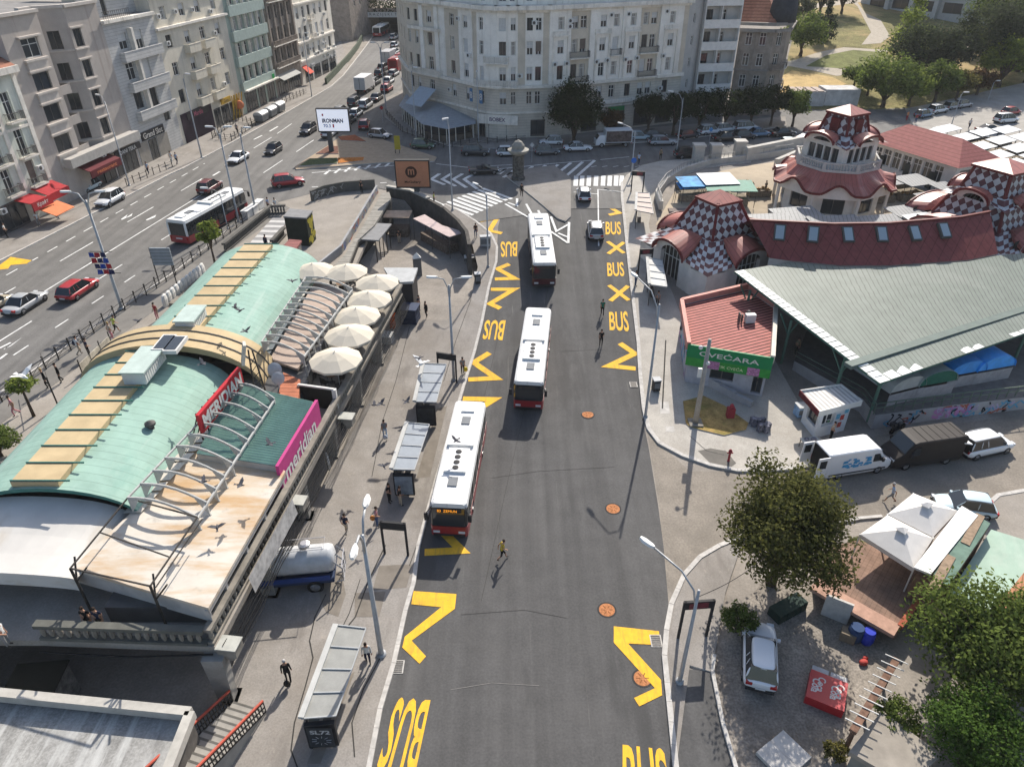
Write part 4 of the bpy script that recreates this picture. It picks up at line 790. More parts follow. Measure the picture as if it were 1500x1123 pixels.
# ================================================================ the market with its checkered towers
m_rmet=stripes(M('red_metal_roof',(.35,.105,.08),.45,var=.15,scale=1.2,spec=.5),'UV',0,1.6,.9,.55)
m_check=checker_mat('checker_tiles',(.55,.54,.53),(.115,.026,.03),1.5,pi/4);m_check2=checker_mat('checker_hip_tiles',(.6,.6,.6),(.14,.035,.036),1.5,0)
m_mwall=M('market_wall_white',(.62,.60,.56),.85,var=.12,scale=1,stain=.5,stain_col=(.42,.4,.37));m_edge=M('dark_red_fascia',(.13,.025,.025),.5,var=.15)
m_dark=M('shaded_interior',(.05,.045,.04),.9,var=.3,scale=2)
def tower_tier(root,c,th,rE,zE,rN,zN,rC,zC,peak=None,hip=2.2,skin=True,base=None,arch=1.5,arches=(0,1,2,3)):
 """one tier: steep checkered frustum, four checkered hips, four barrel dormers; corner k at angle th+k*90deg"""
 cr=lambda r,k,z:Vector((c[0]+r*cos(th+k*pi/2),c[1]+r*sin(th+k*pi/2),z))
 m=MB()
 for k in range(4):
  a,b,d,e=cr(rN,k,zN),cr(rN,k+1,zN),cr(rC,k+1,zC),cr(rC,k,zC);wN,wC=(b-a).length/2,(d-e).length/2;s=((a+b)/2-(d+e)/2).length
  m.quad(a,b,d,e,0,[(-wN,0),(wN,0),(wC,s),(-wC,s)])
 part('checkered_roof',m,m_check,root);m=MB()
 for k in range(4):m.bar(cr(rN,k,zN),cr(rC,k,zC),.3,.3)
 part('ridge',m,m_edge,root)
 if peak:
  m=MB();q=[cr(rC*1.22,k,zC-.05)for k in range(4)];t=Vector((c[0],c[1],peak))
  for k in range(4):m.add([q[k],q[(k+1)%4],t],[(0,1,2)],0,[[(0,0),(3,0),(1.5,2)]])
  m.add([p-Vector((0,0,.25))for p in q]+q,[(3,2,1,0),(0,1,5,4),(1,2,6,5),(2,3,7,6),(3,0,4,7)],1);part('cap_roof',m,[m_rmet,m_edge],root)
 if not skin:return
 H_,D_,F_=MB(),MB(),MB();side=rE*math.sqrt(2);f=hip/side
 for k in range(4):
  E,Nn=cr(rE,k,zE),cr(rN,k,zN);E0,E1=cr(rE,k-1,zE),cr(rE,k+1,zE);N0,N1=cr(rN,k-1,zN),cr(rN,k+1,zN)
  for En,Nk,sg in((E0,N0,0),(E1,N1,1)):
   S=E.lerp(En,f)+Vector((0,0,.35));A_=Nn.lerp(Nk,.28)-Vector((0,0,.05));L=(E-Nn).length
   mid=(E+Nn)/2-Vector((0,0,.35));ms=(S+A_)/2-Vector((0,0,.25))
   for q,uv in(((Nn,mid,ms,A_),((0,L),(0,L/2),(hip*.8,L/2),(hip*.6,L))),((mid,E,S,ms),((0,L/2),(0,0),(hip,0),(hip*.8,L/2)))):H_.quad(*(q if sg else q[::-1]),0,uv if sg else uv[::-1])
   F_.bar(E,S,.14,.22)
  F_.bar(Nn,(E+Nn)/2-Vector((0,0,.33)),.2,.2);F_.bar((E+Nn)/2-Vector((0,0,.33)),E,.2,.2)
 part('checkered_hip',H_,m_check2,root)
 for k in range(4):
  a,b=cr(rE,k,zE),cr(rE,k+1,zE);S0,S1=a.lerp(b,f)+Vector((0,0,.3)),b.lerp(a,f)+Vector((0,0,.3));d=(b-a).normalized();n=Vector((d.y,-d.x,0));w=(S1-S0).length/2;m0=(S0+S1)/2
  a2,b2=cr(rN,k,zN),cr(rN,k+1,zN);A0,A1=a2.lerp(b2,.26),b2.lerp(a2,.26);n0=(A0+A1)/2;wi=(A1-A0).length/2;D_=MB();K=14
  rows=[]
  for j in range(K+1):
   t=pi*j/K;rows.append([m0+n*.35-d*(w*cos(t))+Vector((0,0,arch*sin(t))),m0.lerp(n0,.55)-d*((w*.62+wi*.38)*cos(t))+Vector((0,0,(arch+.1)*sin(t)*.75)),n0-d*(wi*cos(t))+Vector((0,0,.12*sin(t)))])
  for j in range(K):
   for i in range(2):D_.quad(rows[j][i],rows[j+1][i],rows[j+1][i+1],rows[j][i+1],0,[(j*w*2.4/K,i),((j+1)*w*2.4/K,i),((j+1)*w*2.4/K,i+1),(j*w*2.4/K,i+1)])
   D_.bar(rows[j][0],rows[j+1][0],.18,.26,1)
  part('barrel_dormer',D_,[m_rmet,m_edge],root)
  T_=MB();r0=[];r1=[]
  for j in range(K+1):
   t=pi*j/K;r0.append(m0-n*.15-d*(w*cos(t))+Vector((0,0,arch*.95*sin(t))));r1.append(m0-n*.15-d*(w*.62*cos(t))+Vector((0,0,arch*.62*sin(t)-.1)))
  for j in range(K):T_.quad(r0[j],r0[j+1],r1[j+1],r1[j])
  part('tympanum',T_,m_mwall,root)
  if base is not None:
   B_=MB();g0=m0-n*.9
   for j in range(K):
    pass
   for sg in(-1,1):
    e0=m0-n*.15+d*(sg*w*1.35);e1=m0-n*.15+d*(sg*w*.62);B_.add([Vector((p.x,p.y,z))for z in(base,zE+.25)for p in(e0,e1,e1-n*.5,e0-n*.5)],[(0,1,5,4),(1,2,6,5),(2,3,7,6),(3,0,4,7),(4,5,6,7)])
   part('pier',B_,m_mwall,root);G_=MB();p0,p1=g0-d*w,g0+d*w;G_.box(0,0,0,1,1,1)if False else None
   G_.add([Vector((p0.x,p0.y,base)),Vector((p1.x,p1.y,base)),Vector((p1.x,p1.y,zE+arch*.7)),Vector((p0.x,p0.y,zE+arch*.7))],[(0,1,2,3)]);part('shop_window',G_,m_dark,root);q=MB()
   for j in range(6):x=p0.lerp(p1,.18+.64*j/5);q.bar(Vector((x.x,x.y,base))+n*.05,Vector((x.x,x.y,zE+.9))+n*.05,.07)
   q.bar(p0+Vector((0,0,zE-.3-p0.z))+n*.05,p1+Vector((0,0,zE-.3-p1.z))+n*.05,.07);part('mullion',q,m_frame,root)
def uvface(m,a,b,c_,d_,mi=0,k=1.):m.quad(a,b,c_,d_,mi,[(0,0),((b-a).length*k,0),((b-a).length*k,(d_-a).length),(0,(d_-a).length)])
c1=(22.0,74.0);th1=atan2(-8.2,-2.3);t1=thing('market_tower','checkered market tower nearest the bus stop with red barrel dormers over arched shops','market tower',(*c1,2.2),0,'checkered market towers')
tower_tier(t1,c1,th1,8.4,4.7,4.15,6.8,2.05,10.2,11.1,3.5,True,1.2,1.55)
m=MB();V=lambda r,a,z:(c1[0]+r*cos(a),c1[1]+r*sin(a),z)
for k in range(4):
 a=th1+k*pi/2;m.prism([V(7.7,a,0)[:2],V(6.6,a+.3,0)[:2],V(5.2,a,0)[:2],V(6.6,a-.3,0)[:2]],1.0,4.6)
part('corner_pier',m,m_mwall,t1)
c2=(40.8,90.1);th2=atan2(-.964,-.265);t2=thing('market_tower','tall octagonal market pavilion with balustrade and checkered top in the courtyard','market tower',(*c2,3.9),0,'checkered market towers')
O=lambda r,k,z:Vector((c2[0]+r*cos(th2+pi/8+k*pi/4),c2[1]+r*sin(th2+pi/8+k*pi/4),z))
m,f,w=MB(),MB(),MB();K=12;RT,RL=4.9,7.7
for k in range(8):
 a,b=O(RT,k,9.4),O(RT,k+1,9.4);e0,e1=O(RL,k,7.3),O(RL,k+1,7.3);mid0,mid1=O(6.2,k,8.1),O(6.2,k+1,8.1);prev=None
 for j in range(K+1):
  t=j/K;bump=max(0,sin(pi*(t-.18)/.64))**1.4 if .18<t<.82 else 0;top=a.lerp(b,t);md=mid0.lerp(mid1,t)+Vector((0,0,bump*.55));e=e0.lerp(e1,t)+Vector((0,0,bump*1.15))
  if prev:
   L=(e1-e0).length
   for p_,q_ in((0,1),(1,2)):m.quad(prev[p_],prev[q_],(top,md,e)[q_],(top,md,e)[p_],0,[((j-1)*L/K,p_),((j-1)*L/K,q_),(j*L/K,q_),(j*L/K,p_)])
   f.bar(prev[2],e,.16,.26)
   w0,w1=prev[2].lerp(Vector((c2[0],c2[1],prev[2].z)),.09),e.lerp(Vector((c2[0],c2[1],e.z)),.09);w.quad(Vector((w0.x,w0.y,6.6)),Vector((w1.x,w1.y,6.6)),w1,w0)
  prev=(top,md,e)
m.v=m.v;part('wavy_roof',m,m_rmet,t2);part('fascia',f,m_edge,t2);part('gable_band',w,m_mwall,t2)
m=MB()
for k in range(8):
 a,b=O(6.0,k,0),O(6.0,k+1,0);mm=MB();L=(b-a).length;facade(t2,m,b,a,3.6,7.0,[(L/2-1.3,L/2+1.3,4.5,6.5,'d')])if False else facade(t2,m,a,b,3.6,7.0,[(L/2-1.3,L/2+1.3,4.4,6.5,'d')])
 o=O(6.9,k,3.6);m.tube([o,o+Vector((0,0,3.6))],.22,8)
part('wall',m,m_mwall,t2);m=MB();m.poly([O(5.1,k,9.42)for k in range(8)]);part('balcony_floor',m,M('terrace_white',(.55,.55,.53),.8),t2)
m=MB()
for k in range(8):
 a,b=O(5.0,k,9.35),O(5.0,k+1,9.35);m.bar(a+Vector((0,0,1.0)),b+Vector((0,0,1.0)),.22,.16);m.bar(a+Vector((0,0,.1)),b+Vector((0,0,.1)),.25,.3)
 for j in range(11):
  x=a.lerp(b,(j+.5)/11);m.tube([x,x+Vector((0,0,1))],.075,6)
 m.obox(a,.4,.4,1.15,th2)
part('balustrade',m,M('balustrade_stone',(.42,.41,.39),.9,var=.15),t2)
m=MB();Q=lambda r,k,z:Vector((c2[0]+r*cos(th2+k*pi/2),c2[1]+r*sin(th2+k*pi/2),z))
for k in range(4):
 a,b=Q(4.3,k,0),Q(4.3,k+1,0);L=(b-a).length;facade(t2,m,a,b,9.42,12.3,[(.9+i*1.15,1.85+i*1.15,10.1,11.8,'d')for i in range(4)])
part('upper_wall',m,m_mwall,t2);tower_tier(t2,c2,th2,5.4,12.1,2.9,13.1,2.1,15.5,16.3,1.7,True,None,1.0)
m=MB()
for k in range(4):
 a,b=Q(2.55,k,14.2),Q(2.55,k+1,14.2);d=(b-a).normalized();n=Vector((d.y,-d.x,0));mm_=(a+b)/2
 m.add([mm_-d*.6+n*.25+Vector((0,0,z))for z in(-.8,.7)]+[mm_+d*.6+n*.25+Vector((0,0,z))for z in(-.8,.7)]+[mm_-d*.6-n*.7+Vector((0,0,z))for z in(-.8,.7)]+[mm_+d*.6-n*.7+Vector((0,0,z))for z in(-.8,.7)],[(0,2,3,1),(1,3,7,5),(0,1,5,4),(2,6,7,3)])
part('dormer_shutter',m,m_edge,t2)
c3=(54.0,78.0);th3=atan2(-4.9,-1.6);t3=thing('market_tower','two-tiered checkered market tower standing at the right edge of the long red roof','market tower',(*c3,2.8),0,'checkered market towers')
tower_tier(t3,c3,th3,5.6,8.9,3.6,9.8,2.75,12.4,13.2,1.9,True,None,1.15);tower_tier(t3,c3,th3,9.9,5.3,5.6,6.7,4.3,9.0,None,2.7,True,1.8,1.8)
EV=[P(*q,6.2)for q in((1128,378),(1156,382),(1231,389),(1303,389),(1418,381),(1462,372))];RD=[P(*q,9.2)for q in((1098,322),(1119,323),(1220,328),(1300,327),(1407,318),(1450,310))]
m_shin=stripes(stripes(M('red_shingles',(.205,.060,.058),.8,var=.15,scale=2),'Object',0,1.1,.93,.6,R(38)),'Object',0,1.1,.93,.6,R(-38))
r=thing('market_hall','long curved hall under dark red shingles with small skylights between two towers','market hall',(36,68,2));m=MB()
for i in range(5):m.quad(EV[i],EV[i+1],RD[i+1],RD[i])
for i in range(5):
 a,b=RD[i],RD[i+1];up=Vector((.3,4.5,-2.4));m.quad(a,b,b+up,a+up)
part('roof',m,m_shin,r);m=MB()
for i in range(5):
 m.add([Vector((p.x,p.y+.3,z))for z in(1.6,6.15)for p in(EV[i],EV[i+1])],[(0,1,3,2)]);m.add([Vector((p.x+.3,p.y+4.2,z))for z in(2.5,6.9)for p in(RD[i+1],RD[i])],[(0,1,3,2)])
part('wall',m,m_mwall,r);m=MB()
for i in range(5):m.bar(RD[i],RD[i+1],.3,.2)
part('ridge',m,m_edge,r)
for px,py in((1142,341),(1191,343.5),(1242,344),(1291.6,343.5),(1340,342),(1383,338)):
 i=min(4,max(0,sum(px>e for e in(1119,1220,1300,1407))));a,b,c_=EV[i],EV[i+1],RD[i];n=(b-a).cross(c_-a).normalized();ry=Vector(ray(px,py));o=Vector((0,0,CH));t=(a-o).dot(n)/ry.dot(n);pt=o+ry*t
 x=(b-a).normalized();y=n.cross(x);s=ob('skylight',None,r)if False else None
 mm_=MB(basis(pt-r.location,x,y,n));mm_.box(-.55,-.85,-.1,.55,.85,.18);s=mm_.build('skylight',m_dframe,r);gg=MB(basis(pt-r.location,x,y,n));gg.box(-.4,-.7,.1,.4,.7,.2);gg.build('pane',M('skylight_glass',(.30,.36,.40),.15,var=0,spec=.8),s)
m_can=stripes(M('ribbed_grey_green_sheet',(.172,.198,.172),.55,var=.12,scale=.5,stain=.35,stain_col=(.28,.295,.265)),'UV',0,1.9,.84,.5)
r=thing('market_canopy','broad grey green ribbed canopy roof over the market stalls','canopy',(38,56,1.5));A_,B_,C_=Vector((28.3,45.7,5.1)),Vector((62,62.4,5.1)),Vector((21.7,64.0,6.2));back=[C_]+[Vector((p.x,p.y-.2,6.15))for p in EV[1:]]+[Vector((62,70,6.2))]
m=MB();N=60;fr=[A_.lerp(B_,i/N)for i in range(N+1)]
def back_at(t):
 x=C_.x+(62-C_.x)*t
 for p,q in zip(back,back[1:]):
  if p.x<=x<=q.x:return p.lerp(q,(x-p.x)/max(.01,q.x-p.x))
 return back[-1]
for i in range(N):
 a,b,c_,d_=fr[i],fr[i+1],back_at((i+1)/N),back_at(i/N);m.quad(a,b,c_,d_,0,[((a.x+.5*a.y),0),((b.x+.5*b.y),0),(c_.x+.32*c_.y+2,8),(d_.x+.32*d_.y+2,8)])
 z=Vector((0,0,.18));m.quad(a-z,b-z,b,a,1);m.quad(d_-z,c_-z,b-z,a-z,1)
m.quad(C_-z,A_-z,A_,C_,1);part('roof',m,[m_can,M('canopy_green_edge',(.06,.14,.11),.6)],r);m=MB()
s0,s1=A_+Vector((-1.6,2.3,.06)),Vector((62,65.2,5.15));m.bar(s0+Vector((0,0,.1)),s1+Vector((0,0,.1)),.75,.32);part('gutter',m,M('gutter_green',(.115,.15,.135),.6,var=.15),r)
m=MB();w_=Vector((.8,.45,0))
for i in range(24):
 if i in(0,1,2,3,8,9,13,14,15):a,b=A_.lerp(B_,i/30),A_.lerp(B_,(i+.9)/30);u=Vector((-.55,1.3,.07));m.add([a+Vector((0,0,.03)),b+Vector((0,0,.03)),b+u*(.6+.3*sin(i)),a+u*(.6+.3*cos(i))],[(0,1,2,3)])
for i in range(26):a,b=A_.lerp(C_,i/26),A_.lerp(C_,(i+.86)/26);m.add([a+Vector((0,0,.03)),b+Vector((0,0,.03)),b+Vector((.95,.4,.05)),a+Vector((.95,.4,.05))],[(3,2,1,0)])
part('pale_edge_strip',m,M('white_corrugated',(.66,.68,.66),.5,var=.1),r);m=MB()  # opaque pale strips laid along the front and left canopy edges
for p in(Vector((27.2,49.6,0)),Vector((24.9,56,0)),Vector((22.9,62,0)),Vector((29.4,47.4,0)),Vector((37,51.4,0)),Vector((46,55.6,0)),Vector((56,60.6,0)),Vector((36,58,0)),Vector((46,62,0))):
 m.tube([Vector((p.x,p.y,.2)),Vector((p.x,p.y,5.1))],.13,8)
 m.bar((p.x,p.y,3.6),(p.x+1.2,p.y+.6,5.05),.1);m.bar((p.x,p.y,3.6),(p.x-.6,p.y+1.2,5.15),.1)
part('post',m,M('post_green',(.09,.17,.13),.6),r)
wp=[G(1258,603),G(1276,628),G(1390,612),G(1500,599),G(1560,590)];r=thing('graffiti_wall','low concrete platform wall covered in pink and blue graffiti behind the vans','wall',wp[1]);m=MB()
pl=[(p.x,p.y)for p in wp]+[(64,64),(46,66),(30,63),(25.6,55)];m.prism(pl,-.1,1.45,0,1);part('wall',m,[M('grey_white_paint',(.38,.37,.37),.9,var=.12,scale=1.2,stain=.5,stain_col=(.25,.25,.27)),M('platform_floor',(.16,.15,.14),.95,var=.2)],r)
rg=random.Random(4);cols=[M('graffiti_pink',(.48,.22,.42),.8),M('graffiti_blue',(.12,.33,.48),.8),M('graffiti_black',(.02,.02,.025),.8),M('graffiti_red',(.42,.12,.07),.8),M('graffiti_lilac',(.42,.36,.50),.8)]
def scrawl(m,a,b,z0,z1,n,rr,mis,th=.07,off=.012):
 a,b=Vector((a[0],a[1],0)),Vector((b[0],b[1],0));d=(b-a);L=d.length;d/=L;nn=Vector((d.y,-d.x,0))
 for i in range(n):
  u,z=rr.uniform(.2,L-.3),rr.uniform(z0,z1);mi=rr.choice(mis);k=off+.001*rr.randint(0,14)
  for j in range(rr.randint(2,5)):
   u2,z2=max(.05,min(L-.05,u+rr.uniform(-.45,.5))),max(z0,min(z1,z+rr.uniform(-.5,.5)));v=Vector((u2-u,z2-z));l=v.length or 1;s=Vector((-v.y,v.x))/l*th
   q=[a+d*(uu)+nn*k+Vector((0,0,zz))for uu,zz in((u-s.x,z-s.y),(u2-s.x,z2-s.y),(u2+s.x,z2+s.y),(u+s.x,z+s.y))];m.add(q,[(0,1,2,3)],mi);u,z=u2,z2
m=MB();scrawl(m,wp[1],wp[2],.15,1.35,16,rg,[1,2,3,4]);scrawl(m,wp[2],wp[3],.15,1.35,26,rg,[2,2,3,4,1]);a,b=wp[1].lerp(wp[2],.75),wp[2].lerp(wp[3],.3);d=(b-a).normalized();n=Vector((d.y,-d.x,0))
text_on(m,'STN',a+n*.02+Vector((0,0,.25-a.z)),d,(0,0,1),(b-a).length*.9,1.05,0,.06);scrawl(m,a,b,.2,1.3,12,rg,[1,2,4],.06,.035);part('graffiti',m,cols,r)
m=MB()
for z in(2.0,2.45):
 for p,q in zip(wp,wp[1:]):m.bar(Vector((p.x-.1,p.y+.2,z)),Vector((q.x-.1,q.y+.2,z)),.06)
 m.bar(Vector((wp[0].x,wp[0].y,z)),(25.6,55,z),.06)
for i in range(22):
 p=wp[1].lerp(wp[4],i/21);m.bar((p.x-.1,p.y+.2,1.4),(p.x-.1,p.y+.2,2.47),.06)
part('railing',m,M('rail_green',(.12,.16,.12),.6),r)
for k,(x0,x1,py,col,lb)in enumerate(((1300,1352,574,(.4,.41,.39),'grey tarpaulin barrel tent leftmost behind the graffiti wall'),(1342,1398,567,(.36,.4,.37),'grey tarpaulin barrel tent with a green end beside the blue ones'),(1386,1440,552,(.05,.30,.72),'blue tarpaulin barrel tent beside the grey tents'),(1427,1482,545,(.06,.36,.85),'bright blue tarpaulin barrel tent nearest the right edge'))):
 a,b=P(x0,py+(13 if k else 16),1.9),P(x1,py+3,1.9);d=b-a;d.z=0;w=d.length;d/=w;n=Vector((-d.y,d.x,0));r=thing('barrel_tent',lb,'market tent',((a+b)/2-Vector((0,0,.45))),0,'tarpaulin barrel tents');m=MB();K=12;L=5.2
 arc=[(w/2-w/2*cos(pi*j/K),1.3+1.25*sin(pi*j/K)**.8)for j in range(K+1)]
 for j in range(K):
  (u0,z0),(u1,z1)=arc[j],arc[j+1];q=lambda u,z,y:a+d*u+n*y+Vector((0,0,z-.45))
  for s in range(4):y0,y1=L*s/4,L*(s+1)/4;m.quad(q(u0,z0-.03*(s%2),y0),q(u1,z1-.03*(s%2),y0),q(u1,z1-.03*((s+1)%2),y1),q(u0,z0-.03*((s+1)%2),y1))
 part('cover',m,M('tarp_%d'%k,col,.45,var=.18,scale=1.2,bump=.3),r,True);m=MB();m.poly([a+d*u+n*.15+Vector((0,0,z-.47))for u,z in arc]);part('end_panel',m,M('tarp_end_green',(.03,.13,.09),.6)if k==1 else M('tarp_%d'%k),r);m=MB();m.quad(*[a+d*u+n*.1+Vector((0,0,z))for u,z in((.05,-.45),(w-.05,-.45),(w-.05,.66),(.05,.66))]);part('skirt',m,M('dirty_sheet',(.36,.34,.34),.8,var=.2,scale=2),r)
cv=[P(*q,4.2)for q in((1008.5,508),(1131,528),(1136,449),(1096,421),(998,444))];r=thing('flower_shop','five-sided kiosk shop with red metal roof and green sign band','shop',(sum(p.x for p in cv)/5,sum(p.y for p in cv)/5,.4));m=MB();a,b=cv[0],cv[1];L=(b-a).length
inn=[];cx,cyy=r.location.x,r.location.y
wl=[Vector((cx+(p.x-cx)*.96,cyy+(p.y-cyy)*.96,0))for p in cv]
facade(r,m,wl[0],wl[1],-.1,4.1,[(2.0,4.0,1.3,2.5,'d'),(5.6,6.4,.6,2.6,'d')])
for i in range(1,5):facade(r,m,wl[i],wl[(i+1)%5],-.1,4.1,[])
part('wall',m,M('painted_wall',(.40,.40,.43),.9,var=.15,scale=1.5,stain=.4),r);m=MB();m.poly([p-Vector((0,0,.15))for p in cv]);part('roof',m,stripes(M('red_ribbed_sheet',(.40,.145,.125),.75,var=.14,scale=1.2),'Object',0,2.3,.62,.22,R(66)),r);m=MB()
for i in range(1,5):m.bar(cv[i]+Vector((0,0,.1)),cv[(i+1)%5]+Vector((0,0,.1)),.35,.75,1 if i==1 else 0)
part('parapet',m,[M('salmon_flashing',(.50,.22,.18),.6,var=.15),M('cream_flashing',(.60,.55,.46),.7,var=.1)],r)
ms_g=M('shop_green',(.015,.21,.075),.5,var=.08);signboard(r,cv[0],cv[1],-.05,L+.1,3.3,4.5,.12,ms_g,'CVEĆARA',m_frame,.5,L*.72,'sign',.01);signboard(r,cv[0],cv[1],-.05,L+.1,2.45,3.3,.1,M('leaf_green',(.04,.26,.05),.5,var=.2,scale=3),'BUTIK CVEĆA',M('pale_lettering',(.6,.66,.4),.6),.42,L*.38,'sign',.01)
for u in(2.3,5.6):signboard(r,cv[0],cv[1],u-.5,u+.5,2.5,3.25,.14,M('orchid_print',(.40,.18,.32),.6,var=.6,scale=7),name='flower_picture')
m=MB();scrawl(m,wl[0]+Vector((3.5,-1.0,0)),wl[1],.6,2.2,9,rg,[2],.03,.01);scrawl(m,wl[4],wl[0],.2,3.6,46,rg,[1,2,4,0],.16);part('graffiti',m,cols,r)
m=MB();p=P(1098,470,4.2);m.obox(p-Vector((0,0,.1)),.9,.5,.8,.1);part('air_conditioner',m,m_ac,r);m=MB();m.obox(p+Vector((-1,0,-.1)),.06,.6,.9);m.obox(p+Vector((-.7,.1,-.1)),.06,.4,.7);m.lathe([(.22,0),(.22,.6),(.1,.7)],10,p+Vector((.1,.9,-.1)));part('vent_pipe',m,m_dframe,r)
m=MB();q0,q1=G(1030,562),G(1100,597)
for i in range(3):a=q0.lerp(q1,i/3);b=q0.lerp(q1,(i+1)/3);m.bar(a+Vector((0,0,.45-.12*i)),b+Vector((0,0,.45-.12*i)),.35,.9)
w_=thing('low_wall','stepped grey low wall in front of the flower shop sign','wall',q0);part('wall',m,M('grey_white_paint'),w_)
kz=[P(*q,3.1)for q in((1200,603),(1263,587),(1232,563),(1172,572))];r=thing('newspaper_kiosk','small white kiosk with ribbed roof and maroon fascia in front of the platform wall','kiosk',(*(sum(kz,Vector())/4).xy,.1));cx,cyy=r.location.x,r.location.y;ik=[(cx+(p.x-cx)*.72,cyy+(p.y-cyy)*.72)for p in kz]
m=MB();facade(r,m,ik[0],ik[1],0,2.8,[(.4,1.6,1.1,2.2,'w')]);facade(r,m,ik[3],ik[0],0,2.8,[(.5,1.9,1.0,2.2,'d')]);facade(r,m,ik[1],ik[2],0,2.8,[]);facade(r,m,ik[2],ik[3],0,2.8,[]);part('wall',m,M('kiosk_white',(.58,.6,.62),.6,var=.08),r)
m=MB();m.poly([p-Vector((0,0,.12))for p in kz]);part('roof',m,stripes(M('kiosk_ribs',(.62,.60,.57),.6,var=.08),'Object',0,2.6,.6,.6,R(-15)),r);m=MB()
for i,(p,q)in enumerate(zip(kz,kz[1:]+kz[:1])):m.bar(p-Vector((0,0,.2)),q-Vector((0,0,.2)),.08,.5,1 if i==3 else 0)
part('fascia',m,[m_frame,M('maroon_fabric')],r);m=MB();d=Vector((ik[1][0]-ik[0][0],ik[1][1]-ik[0][1],0)).normalized();n=Vector((d.y,-d.x,0))
for u,z,mi in((1.75,1.5,0),(2.2,1.3,1),(2.5,1.9,0),(2.1,.6,1)):o=Vector((*ik[0],0))+d*u+n*.02;m.add([o+Vector((0,0,z)),o+d*.4+Vector((0,0,z)),o+d*.4+Vector((0,0,z+.5)),o+Vector((0,0,z+.5))],[(0,1,2,3)],mi)
part('poster',m,[M('poster_blue',(.12,.36,.5),.5,var=.3,scale=5),M('poster_red',(.42,.07,.05),.5,var=.3,scale=5)],r)
a,b=Vector((52.6,106.6,0)),Vector((58.3,93.2,0));d=(b-a).normalized();n=Vector((d.y,-d.x,0));r=thing('market_building','long white market building with pale red hipped roof and barred windows behind the pavilion','market building',((a+b)/2+Vector((0,0,4))));L=(b-a).length;m=MB()
cw=7.5;bb=b-n*cw;aa=a-n*cw;facade(r,m,a,b,3.8,8,[(1+i*1.72,2.4+i*1.72,5.0,7.3,'w')for i in range(7)]);facade(r,m,b,bb,3.8,8,[(.8,3.4,5.0,7.2,'d'),(3.9,6.6,5,7.2,'d')]);facade(r,m,bb,aa,3.8,8,[]);facade(r,m,aa,a,3.8,8,[]);part('wall',m,m_mwall,r)
m=MB();up=lambda p,z:Vector((p.x,p.y,z));o=.7;e=[up(a-d*o+n*o,7.9),up(b+d*o+n*o,7.9),up(bb+d*o-n*o,7.9),up(aa-d*o-n*o,7.9)];r0,r1=up((a+aa)/2+d*2.5,10.3),up((b+bb)/2-d*3.2,10.3);m.add(e+[r0,r1],[(0,1,5,4),(1,2,5),(2,3,4,5),(3,0,4)]);part('roof',m,stripes(M('pale_red_tiles',(.36,.13,.115),.8,var=.15,scale=2),'Object',2,3.2,.75,.75),r)
for u in(2.2,6.8,10.8):m=MB();band(m,a,b,u,u+.95,4,6.3,.06,.08);part('door',m,M('dark_door',(.05,.055,.05),.6),r)
cw_=[P(*q,TZ)for q in((968,305),(962,288),(975,270),(1000,254),(1040,242),(1090,236),(1160,226))];r=thing('court_wall','curved pale parapet wall around the sunken market entrance','wall',cw_[2]);m=MB()
for p,q in zip(cw_,cw_[1:]):m.bar(p+Vector((0,0,.35)),q+Vector((0,0,.35)),.5,1.1)
part('wall',m,M('pale_concrete',(.48,.46,.42),.9,var=.12,scale=.8,stain=.4),r);m=MB()
for p,q in zip(cw_,cw_[1:]):m.bar(p+Vector((0,0,1.55)),q+Vector((0,0,1.55)),.07)
for i in range(6):
 for k in range(8):x=cw_[i].lerp(cw_[i+1],k/8);m.bar(x+Vector((0,0,.9)),x+Vector((0,0,1.55)),.05)
part('railing',m,M('grey_rail',(.28,.28,.27),.6),r)
gl=['pale square gate pillar leftmost of three on the market wall','pale square gate pillar between the other two on the market wall','pale square gate pillar rightmost of three on the market wall']
for(px,py),lb in zip(((1021,238),(1046,238),(1081,232)),gl):p=P(px,py,TZ);o=thing('gate_pillar',lb,'pillar',p,0,'gate pillars of the market');m=MB();m.box(-.75,-.75,0,.75,.75,2.5);m.build('shaft',M('pale_concrete'),o);m=MB();m.box(-.9,-.9,2.5,.9,.9,2.75);m.build('coping',M('pale_concrete'),o)
p0,p1=P(1090,236,TZ),P(1185,216,TZ);r=thing('court_terrace_wall','long pale stepped wall behind the market stalls below the street','wall',p0);m=MB();m.bar(p0+Vector((0,0,.8)),p1+Vector((0,0,.8)),.8,2.4);m.bar(p0+Vector((4,-2.5,.3)),p1+Vector((-1,-2.5,.3)),.6,1.4);part('wall',m,M('pale_concrete'),r)
st=thing('court_steps','dark and pale broad steps descending into the market beside the curved wall','steps',P(985,300,3.4));m=MB();a,b=P(977,310,3.2),P(1000,310,3.2)
for i in range(8):m.box(a.x,79+i*1.25,2.0,b.x+.6,80.25+i*1.25,2.45+.19*i,i%2)
part('tread',m,[M('step_pale',(.42,.38,.33),.9),M('step_dark',(.20,.165,.15),.9)],st)
m_slate=stripes(stripes(M('stall_sheet',(.27,.275,.275),.6,var=.12,scale=1),'Object',0,2.2,.8,.6,R(20)),'Object',1,2.2,.85,.75,R(20))
